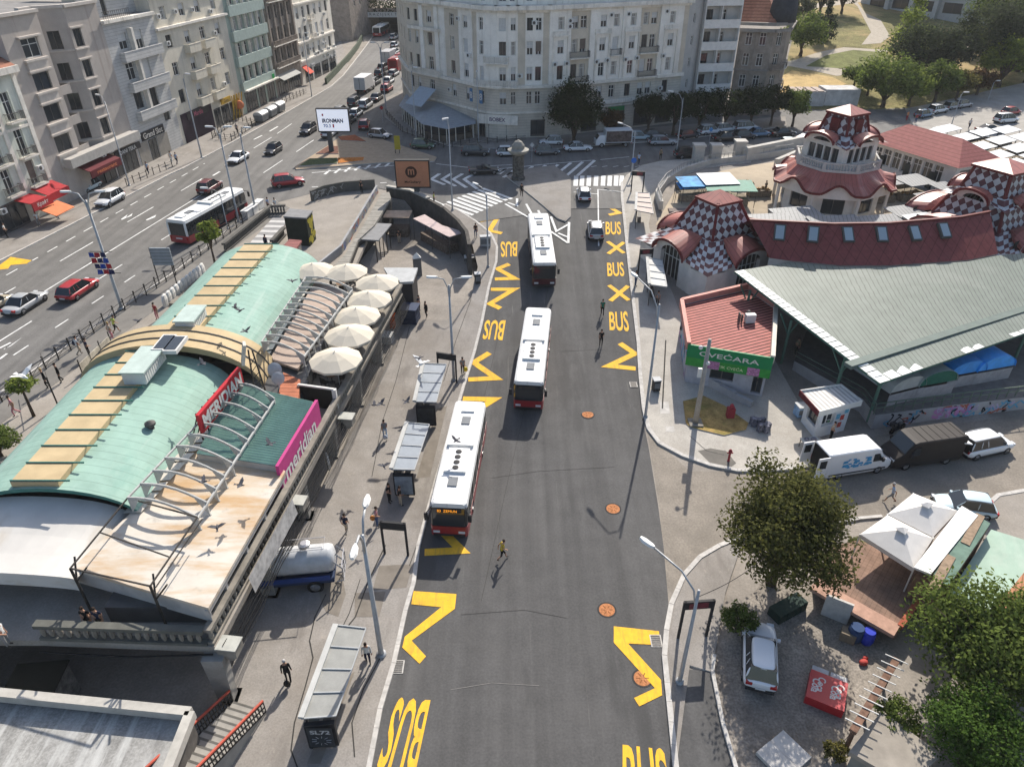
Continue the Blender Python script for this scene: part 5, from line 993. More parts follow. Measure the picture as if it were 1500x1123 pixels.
def stall(px,z,w,l,rz,mat,lb,grp,base=None,slope=.25):
 p=P(px[0],px[1],z);g=h(p.x,p.y);o=thing('market_stall',lb,'market stall',(p.x,p.y,g),rz,grp);hh=z-g;m=MB();m.add([(-w/2,-l/2,hh-slope),(w/2,-l/2,hh-slope),(w/2,l/2,hh),(-w/2,l/2,hh),(-w/2,-l/2,hh-slope-.06),(w/2,-l/2,hh-slope-.06),(w/2,l/2,hh-.06),(-w/2,l/2,hh-.06)],[(0,1,2,3),(7,6,5,4),(4,5,1,0),(5,6,2,1),(6,7,3,2),(7,4,0,3)]);m.build('roof',mat,o);m=MB()
 for sx in(-1,1):
  for sy in(-1,1):m.tube([(sx*(w/2-.15),sy*(l/2-.15),0),(sx*(w/2-.15),sy*(l/2-.15),hh-.15+(-slope if sy<0 else 0))],.04,6)
 m.build('post',m_dframe,o);m=MB();m.box(-w*.38,-l*.3,0,w*.38,l*.3,.85);m.build('counter',base or M('stall_counter',(.20,.17,.13),.9,var=.5,scale=5),o);return o
G1='market stalls in the courtyard'
for px,w,l,rz,lb in(((1340,262),4.4,3.6,.35,'grey sheet stall roof farthest left of the court row below the long building'),((1393,272),4.2,3.4,.35,'grey sheet stall roof right of the court row near the double tower'),((1372,287),4.2,3.4,.35,'grey sheet stall roof in the second court row'),((1330,308),4.2,3.4,.3,'grey sheet stall roof in front of the dark counter'),((1350,318),3.6,2.4,.3,'pale sheet stall roof just behind the red hall ridge'),((1170,312),5.6,4.2,.2,'dark lattice stall roof below the pavilion on its left'),((1225,322),6,3.0,.1,'dark lattice stall roof squeezed between pavilion and hall'),((1122,322),6.6,4,.1,'pale lattice stall roof between near tower and pavilion'),((1300,262),3.6,3.6,.35,'grey stall roof tucked beside the pavilion wall'),((1290,320),5,2.4,.2,'lattice stall roof right of the pavilion behind the hall')):stall(px,6.3,w,l,rz,M('white_corrugated')if px==(1350,318)else m_slate,lb,G1)
stall((1022,264),6.3,5.0,3.6,.1,M('blue_white_tarp',(.06,.26,.5),.7,var=.6,scale=.8),'blue and white tarpaulin stall at the courtyard edge',G1);stall((1052,260),6.5,4.6,4.2,.1,M('white_tarp',(.6,.62,.62),.6,var=.1),'white tarpaulin stall between the blue and green ones',G1);stall((1069,270),6.2,6.4,4.0,-.05,M('green_tarp',(.025,.17,.12),.6,var=.25),'green tarpaulin stall right of the blue one',G1);stall((1012,270),5.9,3.4,2.0,.1,M('blue_tarp',(.05,.25,.55),.6,var=.2),'small blue tarpaulin stall hanging low at the court edge',G1)
G2='white market stalls behind the red building';k=0
for j,(x0,y0,x1,y1,n_)in enumerate(((1350,186,1480,260,5),(1376,180,1500,244,5),(1430,186,1530,232,4),(1462,183,1540,214,3))):
 for i in range(n_):
  t=(i+.5)/n_;stall((x0+(x1-x0)*t,y0+(y1-y0)*t),6.6,5.0,2.3,.55,M('white_canvas',(.72,.72,.70),.7,var=.06),['stall %s in the row of white canvas stalls'][0]%'' if False else '%s white canvas stall in the %s row behind the long red roof'%(('nearest to the street','second','middle','fourth','last')[i]if n_>3 else('upper','middle','lower')[i],('first','second','third','outermost')[j]),G2,None,.3)
G3='goods counters in the courtyard'
for px,rz,lb in(((1312,282),.3,'dark goods counter left of the second stall row'),((1328,297),.3,'dark goods counter in the middle of the courtyard'),((1290,300),.2,'pale goods counter beside the pavilion pillar'),((1005,282),.1,'laden goods counter under the court wall'),((1042,283),.1,'laden goods counter before the green tarpaulin'),((1085,282),0,'laden goods counter right of the green tarpaulin'),((1110,292),.1,'small goods counter on the sunny court floor')):
 p=P(*px,3.4);p.z=h(p.x,p.y)+.02;o=thing('goods_counter',lb,'counter',p,rz,G3);m=MB();m.box(-1.5,-.6,0,1.5,.6,.85);m.build('stand',M('stall_counter'),o);m=MB()
 for k in range(14):m.obox((rg.uniform(-1.3,1.3),rg.uniform(-.45,.45),.85),rg.uniform(.2,.45),rg.uniform(.2,.4),rg.uniform(.1,.4),rg.random())
 m.build('goods',[M('goods_a',(.30,.20,.10),.8,var=.8,scale=6)],o)
tA,tB=[(1300,752.5),(1367,786),(1403,748),(1338,722)],[(1260,782),(1339,832),(1367,788),(1300,754)]
for q,pk,lb in((tA,(1357,752),'white pyramid garden tent nearest the street'),(tB,(1325,783),'white pyramid garden tent nearest the brick terrace')):
 c_=[P(*p,3.0)for p in q];t=sum(c_,Vector())/4+Vector((0,0,.75));o=thing('garden_tent',lb,'tent',(t.x,t.y,.1),0,'white garden tents');m=MB();m.add(c_+[t],[(0,1,4),(1,2,4),(2,3,4),(3,0,4)])
 for i in range(4):a,b=c_[i],c_[(i+1)%4];m.quad(a-Vector((0,0,.3)),b-Vector((0,0,.3)),b,a)
 part('canopy',m,M('tent_white',(.62,.60,.57),.75,var=.07,stain=.35,stain_col=(.45,.44,.43)),o);m=MB();s=[t+(p-t)*.2+Vector((0,0,.2))for p in c_];m.add(s+[t+Vector((0,0,.22))],[(0,1,4),(1,2,4),(2,3,4),(3,0,4)]);part('vent_cap',m,M('tent_white'),o);m=MB()
 for p in c_:m.tube([Vector((p.x,p.y,.1)),p],.05,6)
 part('pole',m,m_frame,o)
r0=[P(*q,3.3)for q in((1338,832),(1363,842),(1432,756),(1408,742))];r1=[P(*q,3.2)for q in((1367,842),(1388,860),(1450,768),(1431,756))];o=thing('restaurant','small restaurant shed with white awning strip and green roof beside the garden tents','restaurant',(*(sum(r0,Vector())/4).xy,0));m=MB();m.prism([(p.x,p.y)for p in r0],3.25,3.4);part('awning',m,M('white_canvas'),o);m=MB();m.prism([(p.x,p.y)for p in r1],3.1,3.3);part('roof',m,M('roof_felt_green',(.13,.20,.16),.8,var=.25,scale=2),o)
m=MB();aw=[r0[0].lerp(r1[1],.12),r1[1],r1[2],r0[3].lerp(r1[2],.12)];m.prism([(p.x,p.y)for p in aw],0,3.09);part('wall',m,M('brick_shed',(.16,.095,.07),.9,var=.3,scale=4),o);m=MB()
for p,q in(((1425,775),(1436,782)),((1380,838),(1372,832))):a=P(p[0],p[1],3.3);m.obox(a,.5,3.4,.06,-.75)
part('loose_board',m,M('old_wood',(.27,.20,.14),.9,var=.3,scale=4),o)
g=[P(*q,2.4)for q in((1391,868),(1452,775),(1500,790),(1560,800),(1470,905))];o=thing('green_shed','low shed with broad pale green painted roof right of the restaurant','shed',(*(sum(g,Vector())/5).xy,0));m=MB();m.prism([(p.x,p.y)for p in g],2.25,2.4);part('roof',m,M('pale_green_roof',(.33,.44,.36),.7,var=.12,scale=.8,stain=.6,stain_col=(.5,.53,.47)),o);m=MB();cg=sum(g,Vector())/5;m.prism([(cg.x+(p.x-cg.x)*.95,cg.y+(p.y-cg.y)*.95)for p in g],0,2.24);part('wall',m,M('shed_wall',(.25,.24,.21),.9,var=.2),o)
g=[P(*q,3.6)for q in((1459,888),(1500,838),(1580,860),(1540,910))];o=thing('tiled_outhouse','corner of a house with orange clay tiles at the right edge','house',(*(sum(g,Vector())/4).xy,0));m=MB();m.add(g+[p-Vector((0,0,.2))for p in g],[(0,1,2,3),(4,5,1,0),(7,4,0,3),(5,6,2,1)]);part('roof',m,stripes(M('clay_tiles',(.42,.20,.11),.85,var=.25,scale=4),'Object',0,4,.75,.6,R(35)),o);m=MB();m.prism([(cx+(p.x-cx)*.94,cyy+(p.y-cyy)*.94)for cx,cyy in[tuple((sum(g,Vector())/4).xy)]for p in g],0,3.4);part('wall',m,M('olive_render',(.24,.23,.17),.9,var=.15),o)
tz=1.0;g=[P(*q,tz)for q in((1195,852),(1317,920),(1345,880),(1395,870),(1335,830),(1260,790),(1215,800))];o=thing('brick_terrace','raised brick-paved terrace with red brick edging between tree and tents','terrace',(*g[0].xy,0));m=MB();m.prism([(p.x,p.y)for p in g],-.02,tz);part('floor',m,stripes(stripes(M('worn_brick',(.25,.165,.125),.95,var=.25,scale=1.4,stain=.6,stain_col=(.13,.10,.085)),'Object',0,3.5,.88,.75,R(40)),'Object',1,3.5,.88,.8,R(40)),o)
m=MB();m.bar(g[0]+Vector((-.3,-.3,.1)),g[1]+Vector((-.3,-.3,.1)),1.0,.24);part('wall_coping',m,M('pink_brick_coping',(.40,.25,.19),.9,var=.25,scale=2),o);m=MB();m.bar(g[1]+Vector((0,0,.14)),g[2]+Vector((0,0,.14)),.3,.24);part('edge',m,M('red_edging',(.35,.10,.06),.9,var=.3,scale=3),o)
p=G(1208,1018);o=thing('drink_cooler','pair of red soda coolers lying with white lettering in the yard','cooler',p,R(-28));m=MB();m.box(-.95,-1.0,0,.95,.85,.62);m.build('cabinet',M('soda_red',(.42,.012,.02),.4,var=.08),o);m=MB()
for x in(-.5,.45):text_quad(m,'Cola',(x-.28,.35,.623),(x-.28,-.55,.623),(x+.15,-.55,.623),(x+.15,.35,.623),0,.02);text_quad(m,'Coca',(x-.02,.55,.624),(x-.02,-.4,.624),(x+.38,-.4,.624),(x+.38,.55,.624),0,.02)
m.build('lettering',m_frame,o);m=MB();m.box(-.9,.87,0,-.05,1.25,.5);m.box(.05,.87,0,.9,1.25,.5);m.build('back_box',M('cooler_grey',(.45,.46,.46),.6),o)
for nm,px,cat,lb,sz,col,rz in(('white_board',(1221,906),'board','white panel leaning on the brick terrace wall',(1.5,.15,1.7),(.5,.48,.45),-.55),('water_barrel',(1250,935),'barrel','dark blue barrel standing at the terrace wall',(.9,.9,1.0),(.03,.06,.14),0),('plastic_tub',(1268,940),'tub','bright blue plastic tub beside the dark barrel',(.75,.75,.95),(.03,.05,.42),0),('red_bundle',(1264,972),'bundle','red cloth bundle on the bricks under the tree',(.55,.4,.3),(.4,.06,.05),.3),('wooden_crate',(1240,936),'crate','weathered crate left of the blue barrel',(.8,.6,.7),(.22,.18,.13),-.5),('sheet_stack',(1147,1108),'panel','pair of pale square sheets lying at the bottom of the yard',(2.1,1.7,.25),(.48,.46,.43),.6),('green_skip',(1152,896),'container','dark green metal bin in the tree shade',(2.3,.9,.7),(.02,.04,.032),.5)):
 o=thing(nm,lb,cat,G(*px),rz);m=MB();x,y,z=sz;mt=M('yard_'+nm,col,.7,var=.15,scale=3)
 if nm in('water_barrel','plastic_tub'):
  m.lathe([(x*.42,0),(x*.5,z*.3),(x*.5,z*.7),(x*.44,z)],16);m.build('shell',mt,o,True);m=MB();m.lathe([(x*.4,z),(x*.4,z+.05)],16);m.build('lid',mt,o)
 elif nm=='red_bundle':m.ball((0,0,z/2),x/2,y/2,z/2);m.ball((.3,.2,z*.4),x/3,y/3,z/2.4);m.build('cloth',mt,o,True)
 elif nm=='sheet_stack':m.box(-x/2,-y/2,0,-.02,y/2,z);m.box(.02,-y/2,0,x/2,y/2,z-.05);m.build('sheets',mt,o)
 else:
  m.box(-x/2,-y/2,0,x/2,y/2,z);m.build('body',mt,o);q=MB()
  for k in range(4):q.box(-x/2+k*x/4+.05,-y/2-.03,.05,-x/2+(k+1)*x/4-.05,-y/2,z-.05)
  q.build('slats',mt,o)
a,b=G(1232,1108),G(1296,1002);o=thing('pergola_rack','rusty pergola beam with pale cross slats along the yard','pergola',a);m=MB();m.bar(a+Vector((0,0,2.2)),b+Vector((0,0,2.2)),.35,.2)
for t in(.05,.5,.95):c_=a.lerp(b,t);m.bar(c_,c_+Vector((0,0,2.2)),.16)
part('beam',m,M('rust_brown',(.17,.10,.07),.9,var=.4,scale=3),o);m=MB()
for i in range(10):c_=a.lerp(b,.08+i*.1)+Vector((0,0,2.33));d=Vector((.75,-.5,0));m.bar(c_-d*.62,c_+d*.62,.045)
part('slat',m,m_frame,o)
g=[P(*q,1.6)for q in((1244,1100),(1292,1040),(1380,1105),(1330,1150))];o=thing('low_roof','pale weathered flat roof beside the pergola at the bottom right','shed',(*g[0].xy,0));m=MB();m.prism([(p.x,p.y)for p in g],1.3,1.6);part('roof',m,M('dusty_roof',(.30,.27,.23),.95,var=.2,scale=1),o);m=MB();cg=sum(g,Vector())/4;m.prism([(cg.x+(p.x-cg.x)*.9,cg.y+(p.y-cg.y)*.9)for p in g],0,1.29);part('wall',m,M('shed_wall'),o)
sheet('verge_grass',[(1000,590),(1004,622),(1010,628),(1060,640),(1092,632),(1096,622),(1060,596),(1030,582)],M('verge',(.33,.22,.085),1,var=.4,scale=1.5,fine=.4,stain=.9,stain_col=(.13,.15,.035)),.2,None,.05)
o=thing('graffiti_hut','small white graffitied hut by the park path behind the corner trees','hut',G(1200,152));m=MB();m.box(-6,-2,-1,0,2,2.6);m.box(.3,-1.5,-1,7,3,2.9);m.build('wall',M('hut_white',(.5,.49,.48),.9,var=.3,scale=.6),o);m=MB()
for i in range(4):m.box(-6.2+i*1.55,-2.2,2.61,-5+i*1.55,2.2,2.75)
m.build('roof',M('hut_roof',(.4,.33,.29),.9),o)
# ================================================================ green vaulted restaurant, terrace, bus station level
m_aqua=stripes(M('aqua_roof_sheet',(.255,.385,.325),.75,var=.12,scale=.7,stain=.35,stain_col=(.33,.49,.43),spec=.15),'Object',1,1.5,.92,.78)
m_creamp=M('cream_sheet',(.47,.365,.215),.7,var=.12,scale=.8,stain=.4,stain_col=(.34,.255,.145));m_aqd=M('aqua_dark_edge',(.06,.17,.145),.6,var=.2)
m_canv=M('white_membrane',(.56,.52,.455),.8,var=.09,scale=.35,stain=.75,stain_col=(.50,.36,.2));m_canv2=M('white_membrane_clean',(.56,.54,.505),.8,var=.08,scale=.5)
streaks(m_canv,(.44,.275,.13),(.13,.6,1),.12,.85,.44,.62);streaks(m_canv,(.33,.30,.26),(1.2,1.2,1),0,.5,.6,.7);streaks(m_canv2,(.42,.36,.28),(.5,.1,1),0,.6,.52,.7);streaks(m_aqua,(.35,.45,.4),(.9,.08,1),0,.5,.58,.66);streaks(m_aqua,(.15,.30,.25),(.25,.25,1),0,.5,.56,.7)
r=vault=thing('vaulted_restaurant','long building under two aqua green barrel roofs with cream ridge strips beside the avenue','restaurant',(-26,46,TZ))
def barrel(m,xl,xr,y0,y1,ze,za,K=18,pts=None,mi=0,shift=0.,thick=.25,me=1):
 A=[(xl+(xr-xl)*(1-cos(pi*j/K))/2,ze+(za-ze)*sin(pi*j/K)**.9)for j in range(K+1)]
 n=max(1,int((y1-y0)/2))
 for j in range(K):
  (x0,z0),(x1,z1)=A[j],A[j+1]
  for i in range(n):
   ya,yb=y0+(y1-y0)*i/n,y0+(y1-y0)*(i+1)/n;sa,sb=shift*i/n,shift*(i+1)/n
   m.quad((x0+sa,ya,z0),(x1+sa,ya,z1),(x1+sb,yb,z1),(x0+sb,yb,z0),mi)
  for y,s in((y0,0),(y1,shift)):m.quad((x0+s,y,z0-thick),(x1+s,y,z1-thick),(x1+s,y,z1),(x0+s,y,z0),me)
 return A
m=MB();barrel(m,-32.6,-21.2,30.4,45.4,5.0,8.0);part('lower_vault',m,[m_aqua,m_aqd],r,True);m=MB();barrel(m,-31.0,-20.3,48.4,66.6,5.0,8.0,shift=1.0);part('upper_vault',m,[m_aqua,m_aqd],r,True)
m=MB();A=barrel(m,-33.0,-18.9,45.3,48.5,4.6,8.75,24,None,0,0,.5,0)
part('cream_arch',m,[m_creamp,m_aqd],r,True);m=MB()
for y in(46.3,47.5):
 for(x0,z0),(x1,z1)in zip(A,A[1:]):m.bar((x0,y,z0+.04),(x1,y,z1+.04),.08)
part('arch_seam',m,m_dframe,r)
for y0,y1,s0,s1 in((30.6,45.2,0,0),(48.6,65.8,0,.95)):
 m=MB();q=MB();xc=-27.0 if y0<40 else-25.7
 m.add([(xc-1.45,y0,7.95),(xc+1.25,y0,7.95),(xc+1.25,y0,8.3),(xc-1.45,y0,8.3),(xc-1.45+s1,y1,7.95),(xc+1.25+s1,y1,7.95),(xc+1.25+s1,y1,8.3),(xc-1.45+s1,y1,8.3)],[(0,1,2,3),(7,6,5,4),(3,2,6,7),(0,3,7,4),(2,1,5,6)])
 part('ridge_strip',m,m_creamp,r);k=9
 for i in range(k+1):
  t=i/k;y=y0+.1+(y1-y0-.2)*t;q.bar((xc-1.5+s1*t,y,8.33),(xc+1.9+s1*t,y,8.33),.06,.1)
 part('ridge_ribs',q,m_aqd,r)
def rooftop(px,z,w,l,hh,lb,rz=0.):
 p=P(px[0],px[1],z);o=thing('roof_ventilator',lb,'roof unit',(p.x,p.y,z-.2),rz,'roof units on the vaulted restaurant');m=MB();m.box(-w/2,-l/2,0,w/2,l/2,hh-.12);m.build('housing',M('vent_white',(.56,.57,.56),.6,var=.1),o);m=MB();m.box(-w/2-.12,-l/2-.12,hh-.12,w/2+.12,l/2+.12,hh);m.build('lid',M('vent_lid',(.42,.50,.46),.6,var=.1),o)
 m=MB()
 for i in range(int(l/.3)):m.box(w/2,-l/2+.1+i*.3,.12,w/2+.04,-l/2+.26+i*.3,hh-.3)
 m.build('louvres',m_frame,o)
rooftop((213,540),8.5,1.5,3.4,1.0,'long white louvred roof box on the lower vault ridge');rooftop((281,470),8.5,1.4,2.6,.9,'white roof box on the upper vault ridge')
for px,lb in(((241,503),'dark open skylight left of the pair on the cream arch'),((257,505),'dark open skylight right of the pair on the cream arch')):
 p=P(*px,9.2);o=thing('roof_hatch',lb,'skylight',(p.x,p.y,9.05),0,'skylights on the cream arch');m=MB();m.box(-.5,-1.1,0,.5,1.1,.3);m.build('frame',m_frame,o);m=MB();m.box(-.38,-.95,.2,.38,.95,.32);m.build('glass',m_glass,o)
p=P(223,630,7.2);o=thing('chimney_cowl','small dark hooded vent pipe on the lower aqua vault','vent',(p.x,p.y,6.9));m=MB();m.tube([(0,0,0),(0,0,.8)],.2,10);m.build('pipe',m_dframe,o);m=MB();m.lathe([(.34,.75),(.34,.9),(.1,1.05)],12);m.build('hood',m_dframe,o)
m=MB()
for x0,x1,y0,y1 in((-32,-21.4,30.6,45.2),(-30.6,-20.2,48.6,66.4),(-21.4,-15.4,24.4,46),(-20.1,-15.6,46,62)):m.box(x0+.3,y0,TZ,x1-.3,y1,5.2)
part('wall',m,M('dark_glazing',(.06,.06,.06),.4,var=.2),r)
m=MB();K=18;W0=[((-33.4+11.1*(1-cos(pi*j/K))/2,30.7,5.4+1.75*sin(pi*j/K)**.9))for j in range(K+1)];W1=[(-34.2+11.4*(1-cos(pi*j/K))/2,25.9-.25*(1-cos(pi*j/K)),6.15+.35*sin(pi*j/K))for j in range(K+1)]
for j in range(K):
 for i in range(4):q=lambda a,t:Vector(W0[a]).lerp(Vector(W1[a]),t)-Vector((0,0,.12*sin(pi*t)));m.quad(q(j,(i+1)/4),q(j+1,(i+1)/4),q(j+1,i/4),q(j,i/4))
 a,b=Vector(W1[j]),Vector(W1[j+1]);m.quad(a-Vector((0,0,.9)),b-Vector((0,0,.9)),b,a)
part('membrane_vault',m,[m_canv2,m_canv2],r,True)
FR=[P(*q,6.2)for q in((190,752),(318,612),(418,690),(305,890),(105,832))];m=MB();m.prism([(p.x,p.y)for p in FR],6.0,6.2);part('flat_roof',m,m_canv,r);m=MB()
for p,q in((FR[3],FR[4]),(FR[2],FR[3])):m.quad(Vector((p.x,p.y,5.1)),Vector((q.x,q.y,5.1)),Vector((q.x,q.y,6.0)),Vector((p.x,p.y,6.0)))if q is FR[4]else m.bar(Vector((p.x-.15,p.y,5.85)),Vector((q.x-.15,q.y,5.85)),.2,.3)
part('fascia',m,M('fascia_grey',(.40,.38,.36),.8,var=.12),r);m=MB()
for t in(0.02,.3,.55,.8,.98):p=FR[2].lerp(FR[3],t);m.bar((p.x-.25,p.y,TZ),(p.x-.25,p.y,6.0),.22)
part('post',m,M('fascia_grey'),r)
US=[P(*q,5.6)for q in((395,526),(462,411),(508,426),(436,540))];m=MB();m.prism([(p.x,p.y)for p in US],5.4,5.6);part('upper_flat_roof',m,stripes(M('pinkish_felt',(.40,.315,.26),.85,var=.12,scale=.8),'Object',1,.62,.95,.5),r);m=MB()
for i in range(12):t=i/12;a,b=US[0].lerp(US[1],t),US[0].lerp(US[1],t+.066);m.add([a+Vector((-1.3,0,.0)),b+Vector((-1.3,0,.0)),b+Vector((-.1,0,.2)),a+Vector((-.1,0,.2))],[(3,2,1,0)])
for i in range(10):t=i/10;a,b=FR[0].lerp(FR[1],t),FR[0].lerp(FR[1],t+.08);m.add([a+Vector((-.4,0,.02)),b+Vector((-.4,0,.02)),b+Vector((.7,0,.12)),a+Vector((.7,0,.12))],[(3,2,1,0)])
part('skylight_panel',m,M('cream_glass',(.55,.50,.42),.4,var=.1),r)
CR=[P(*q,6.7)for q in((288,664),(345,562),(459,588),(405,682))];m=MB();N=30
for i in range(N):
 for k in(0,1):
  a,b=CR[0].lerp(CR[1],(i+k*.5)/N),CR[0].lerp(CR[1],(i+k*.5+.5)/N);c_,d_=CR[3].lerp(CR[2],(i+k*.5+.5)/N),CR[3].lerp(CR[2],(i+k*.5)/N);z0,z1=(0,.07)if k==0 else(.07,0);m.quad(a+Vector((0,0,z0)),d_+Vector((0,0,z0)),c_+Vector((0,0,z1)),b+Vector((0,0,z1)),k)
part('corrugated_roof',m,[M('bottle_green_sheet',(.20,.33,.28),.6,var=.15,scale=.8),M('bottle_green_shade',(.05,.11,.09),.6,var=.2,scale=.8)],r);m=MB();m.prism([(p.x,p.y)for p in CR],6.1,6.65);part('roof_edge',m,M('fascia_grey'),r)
a,b=P(407,684,6.7),P(462,592,6.7);o=thing('betting_sign','long magenta sign board with white lettering along the terrace edge','sign',((a.x+b.x)/2,(a.y+b.y)/2,TZ));d=Vector((b.x-a.x,b.y-a.y,0)).normalized();n=Vector((d.y,-d.x,0));m=MB();band(m,a,b,-.2,(b-a).length+.2,4.6,6.95,.15,.2);part('board',m,M('magenta',(.46,.055,.20),.5,var=.08),o);m=MB();text_on(m,'meridian',Vector((a.x,a.y,5.15))+n*.17+d*.5,d,(0,0,1),(b-a).length-1.4,1.2,0,.02);part('lettering',m,m_frame,o)
a,b=P(290,612,8.3),P(351,541,8.3);d=Vector((b.x-a.x,b.y-a.y,0)).normalized();n=Vector((d.y,-d.x,0));o=thing('roof_sign','red roof sign with tall white letters above the corrugated green roof','sign',((a.x+b.x)/2,(a.y+b.y)/2,6.2));m=MB();band(m,a,b,0,(b-a).length,7.1,8.5,.1,.25);part('board',m,M('sign_red',(.45,.03,.04),.5,var=.08),o);m=MB();text_on(m,'MERIDIAN',Vector((a.x,a.y,7.3))+n*.13+d*.25,d,(0,0,1),(b-a).length-.5,1.0,0,.04);part('lettering',m,m_frame,o);m=MB()
for i in range(7):p=Vector((a.x,a.y,0))+d*(.3+i*(b-a).length/7.2);m.bar(p-n*.3+Vector((0,0,6.2)),p-n*.3+Vector((0,0,8.4)),.08);m.bar(p-n*1.1+Vector((0,0,6.2)),p-n*.2+Vector((0,0,8.3)),.07)
part('bracing',m,m_iron,o)
def ribs(lb,l0,l1,r0,r1,n,z,mat):
 L0,L1,R0,R1=P(*l0,z),P(*l1,z),P(*r0,z-.35),P(*r1,z-.35);o=thing('pergola',lb,'pergola',((L0+R1)/2).xy.to_3d()+Vector((0,0,5)));m=MB();q=MB()
 for i in range(n):
  t=i/(n-1);a,b=L0.lerp(L1,t),R0.lerp(R1,t);pts=[a.lerp(b,k/7)+Vector((0,0,.42*sin(pi*k/7)))for k in range(8)]
  m=MB()
  for u,v in zip(pts,pts[1:]):m.bar(u,v,.08,.16)
  for e,s in((a,.75),(b,-.75)):
   dd=(b-a).normalized()*s;m.add([e+Vector((0,.05,-.05)),e+dd+Vector((0,.05,.1)),e+Vector((0,.05,-1.05)),e+Vector((0,-.05,-.05)),e+dd+Vector((0,-.05,.1)),e+Vector((0,-.05,-1.05))],[(0,1,2),(5,4,3),(0,3,4,1),(1,4,5,2),(2,5,3,0)])
  part('rib',m,mat,o);q.tube([Vector((b.x,b.y,b.z-.9)),Vector((b.x,b.y,5.2))],.07,6)
 q.bar(R0-Vector((0,0,.1)),R1-Vector((0,0,.1)),.12);q.bar(L0,L1,.1);part('rails',q,mat,o);return o
m_rib=M('rib_grey',(.40,.40,.385),.6,var=.15)
ribs('row of curved pale ribs over the white flat roof',(345,562),(187,729),(402,584),(289,757),11,7.5,m_rib);ribs('row of curved pale ribs over the pinkish flat roof',(448,406),(383,501),(516,423),(445,521),12,7.4,m_rib)
o=thing('canopy_frame','thin dark open frame hanging over the stained end of the white roof','frame',P(160,800,6.4));m=MB();c_=[P(*q,7.4)for q in((187,729),(103,832),(220,858),(289,757))]
for i in range(4):m.bar(c_[i],c_[(i+1)%4],.07)
m.bar(P(145,779,7.4),P(247,815,7.4),.06);m.bar(P(228,860,7.4),P(296,760,7.4),.05)
for q in c_[1:3]:m.tube([q,Vector((q.x,q.y,TZ))],.07,8);m.bar(q-Vector((0,0,1)),q+Vector((.8,.1,0)),.08);m.bar(q-Vector((0,0,1)),q+Vector((-.2,.8,0)),.08)
part('frame',m,m_iron,o)
m_conc2=M('weathered_concrete',(.235,.215,.185),.95,var=.25,scale=1.5,stain=.5)
def balustrade(lb,pts,z,hgt=1.05,st=.45,mat=None,cat='balustrade',rail=None):
 o=thing('balustrade',lb,cat,pts[0]);m,q=MB(),MB()
 for p,r_ in zip(pts,pts[1:]):
  p,r_=Vector((p.x,p.y,z)),Vector((r_.x,r_.y,z));L=(r_-p).length;q.bar(p+Vector((0,0,hgt)),r_+Vector((0,0,hgt)),.42,.24);q.bar(p+Vector((0,0,.08)),r_+Vector((0,0,.08)),.34,.2)
  for i in range(int(L/st)):x=p.lerp(r_,(i+.5)*st/L);m.tube([x+Vector((0,0,.15)),x+Vector((0,0,.45)),x+Vector((0,0,hgt-.1))],[.07,.14,.08],6)
 part('balusters',m,mat or m_conc2,o);part('handrail',q,rail or m_conc2,o);return o
balustrade('long concrete balustrade along the terrace edge above the bus station',[P(310,945,TZ),P(588,432,TZ)],TZ+.03);balustrade('dark concrete balustrade across the near end of the terrace',[P(62,934,TZ),P(306,943,TZ)],TZ+.03,rail=M('dark_rail',(.12,.12,.105),.9,var=.2));balustrade('short pale balustrade behind the upper umbrellas',[P(510,412,TZ),P(585,428,TZ)],TZ+.03)
o=thing('cable_bundle','tangle of black cables slung under the terrace edge','cables',P(330,930,3));m=MB();a,b=P(322,950,TZ-.1),P(590,437,TZ-.1);rc=random.Random(2)
for k in range(9):
 pts=[]
 for i in range(25):t=i/24;x=a.lerp(b,t);pts.append(x+Vector((.1+.5*k/9+.1*rc.random(),0,.25-.13*k-.25*abs(sin(t*pi*7+k*.4)))))
 m.tube(pts,.025,4)
m.tube([P(62,950,TZ-.3)+Vector((0,-.2,0)),P(190,962,TZ-.3),P(312,958,TZ-.3)],.05,5);part('cables',m,m_black,o)
a,b=P(360,858,TZ+.35),P(424,742,TZ+.35);o=thing('banner','long pale printed banner on the outside of the terrace balustrade','banner',(a+b)/2);d=(b-a).normalized();n=Vector((d.y,-d.x,0));m=MB();m.add([a+n*.45-Vector((0,0,.5)),b+n*.45-Vector((0,0,.5)),b+n*.3+Vector((0,0,.7)),a+n*.3+Vector((0,0,.7))],[(0,1,2,3)]);part('cloth',m,M('banner_print',(.36,.35,.34),.8,var=.35,scale=2.5),o)
for i,(px,lb)in enumerate((((349,1021),'concrete column nearest the red stair under the terrace'),((408,868),'concrete column beside the tank truck'),((457,757),'concrete column below the magenta sign'),((498,665),'concrete column above the round white sign'),((533,590),'concrete column below the dark terrace screen'),((562,530),'concrete column at the stall with crates'))):
 p=G(*px);o=thing('terrace_column',lb,'column',(p.x-.5,p.y,p.z),0,'columns under the terrace');m=MB();hh=TZ-.42-p.z;m.add([(-.4,-.3,0),(.4,-.3,0),(.4,.3,0),(-.4,.3,0),(-.55,-.35,hh),(.55,-.35,hh),(.55,.35,hh),(-.55,.35,hh)],[(3,2,1,0),(4,5,6,7),(0,1,5,4),(1,2,6,5),(2,3,7,6),(3,0,4,7)]);m.build('shaft',M('column_grey',(.27,.26,.24),.95,var=.2),o);m=MB();m.box(-.6,-.5,0,.6,.5,.12);m.build('footing',m_conc2,o)
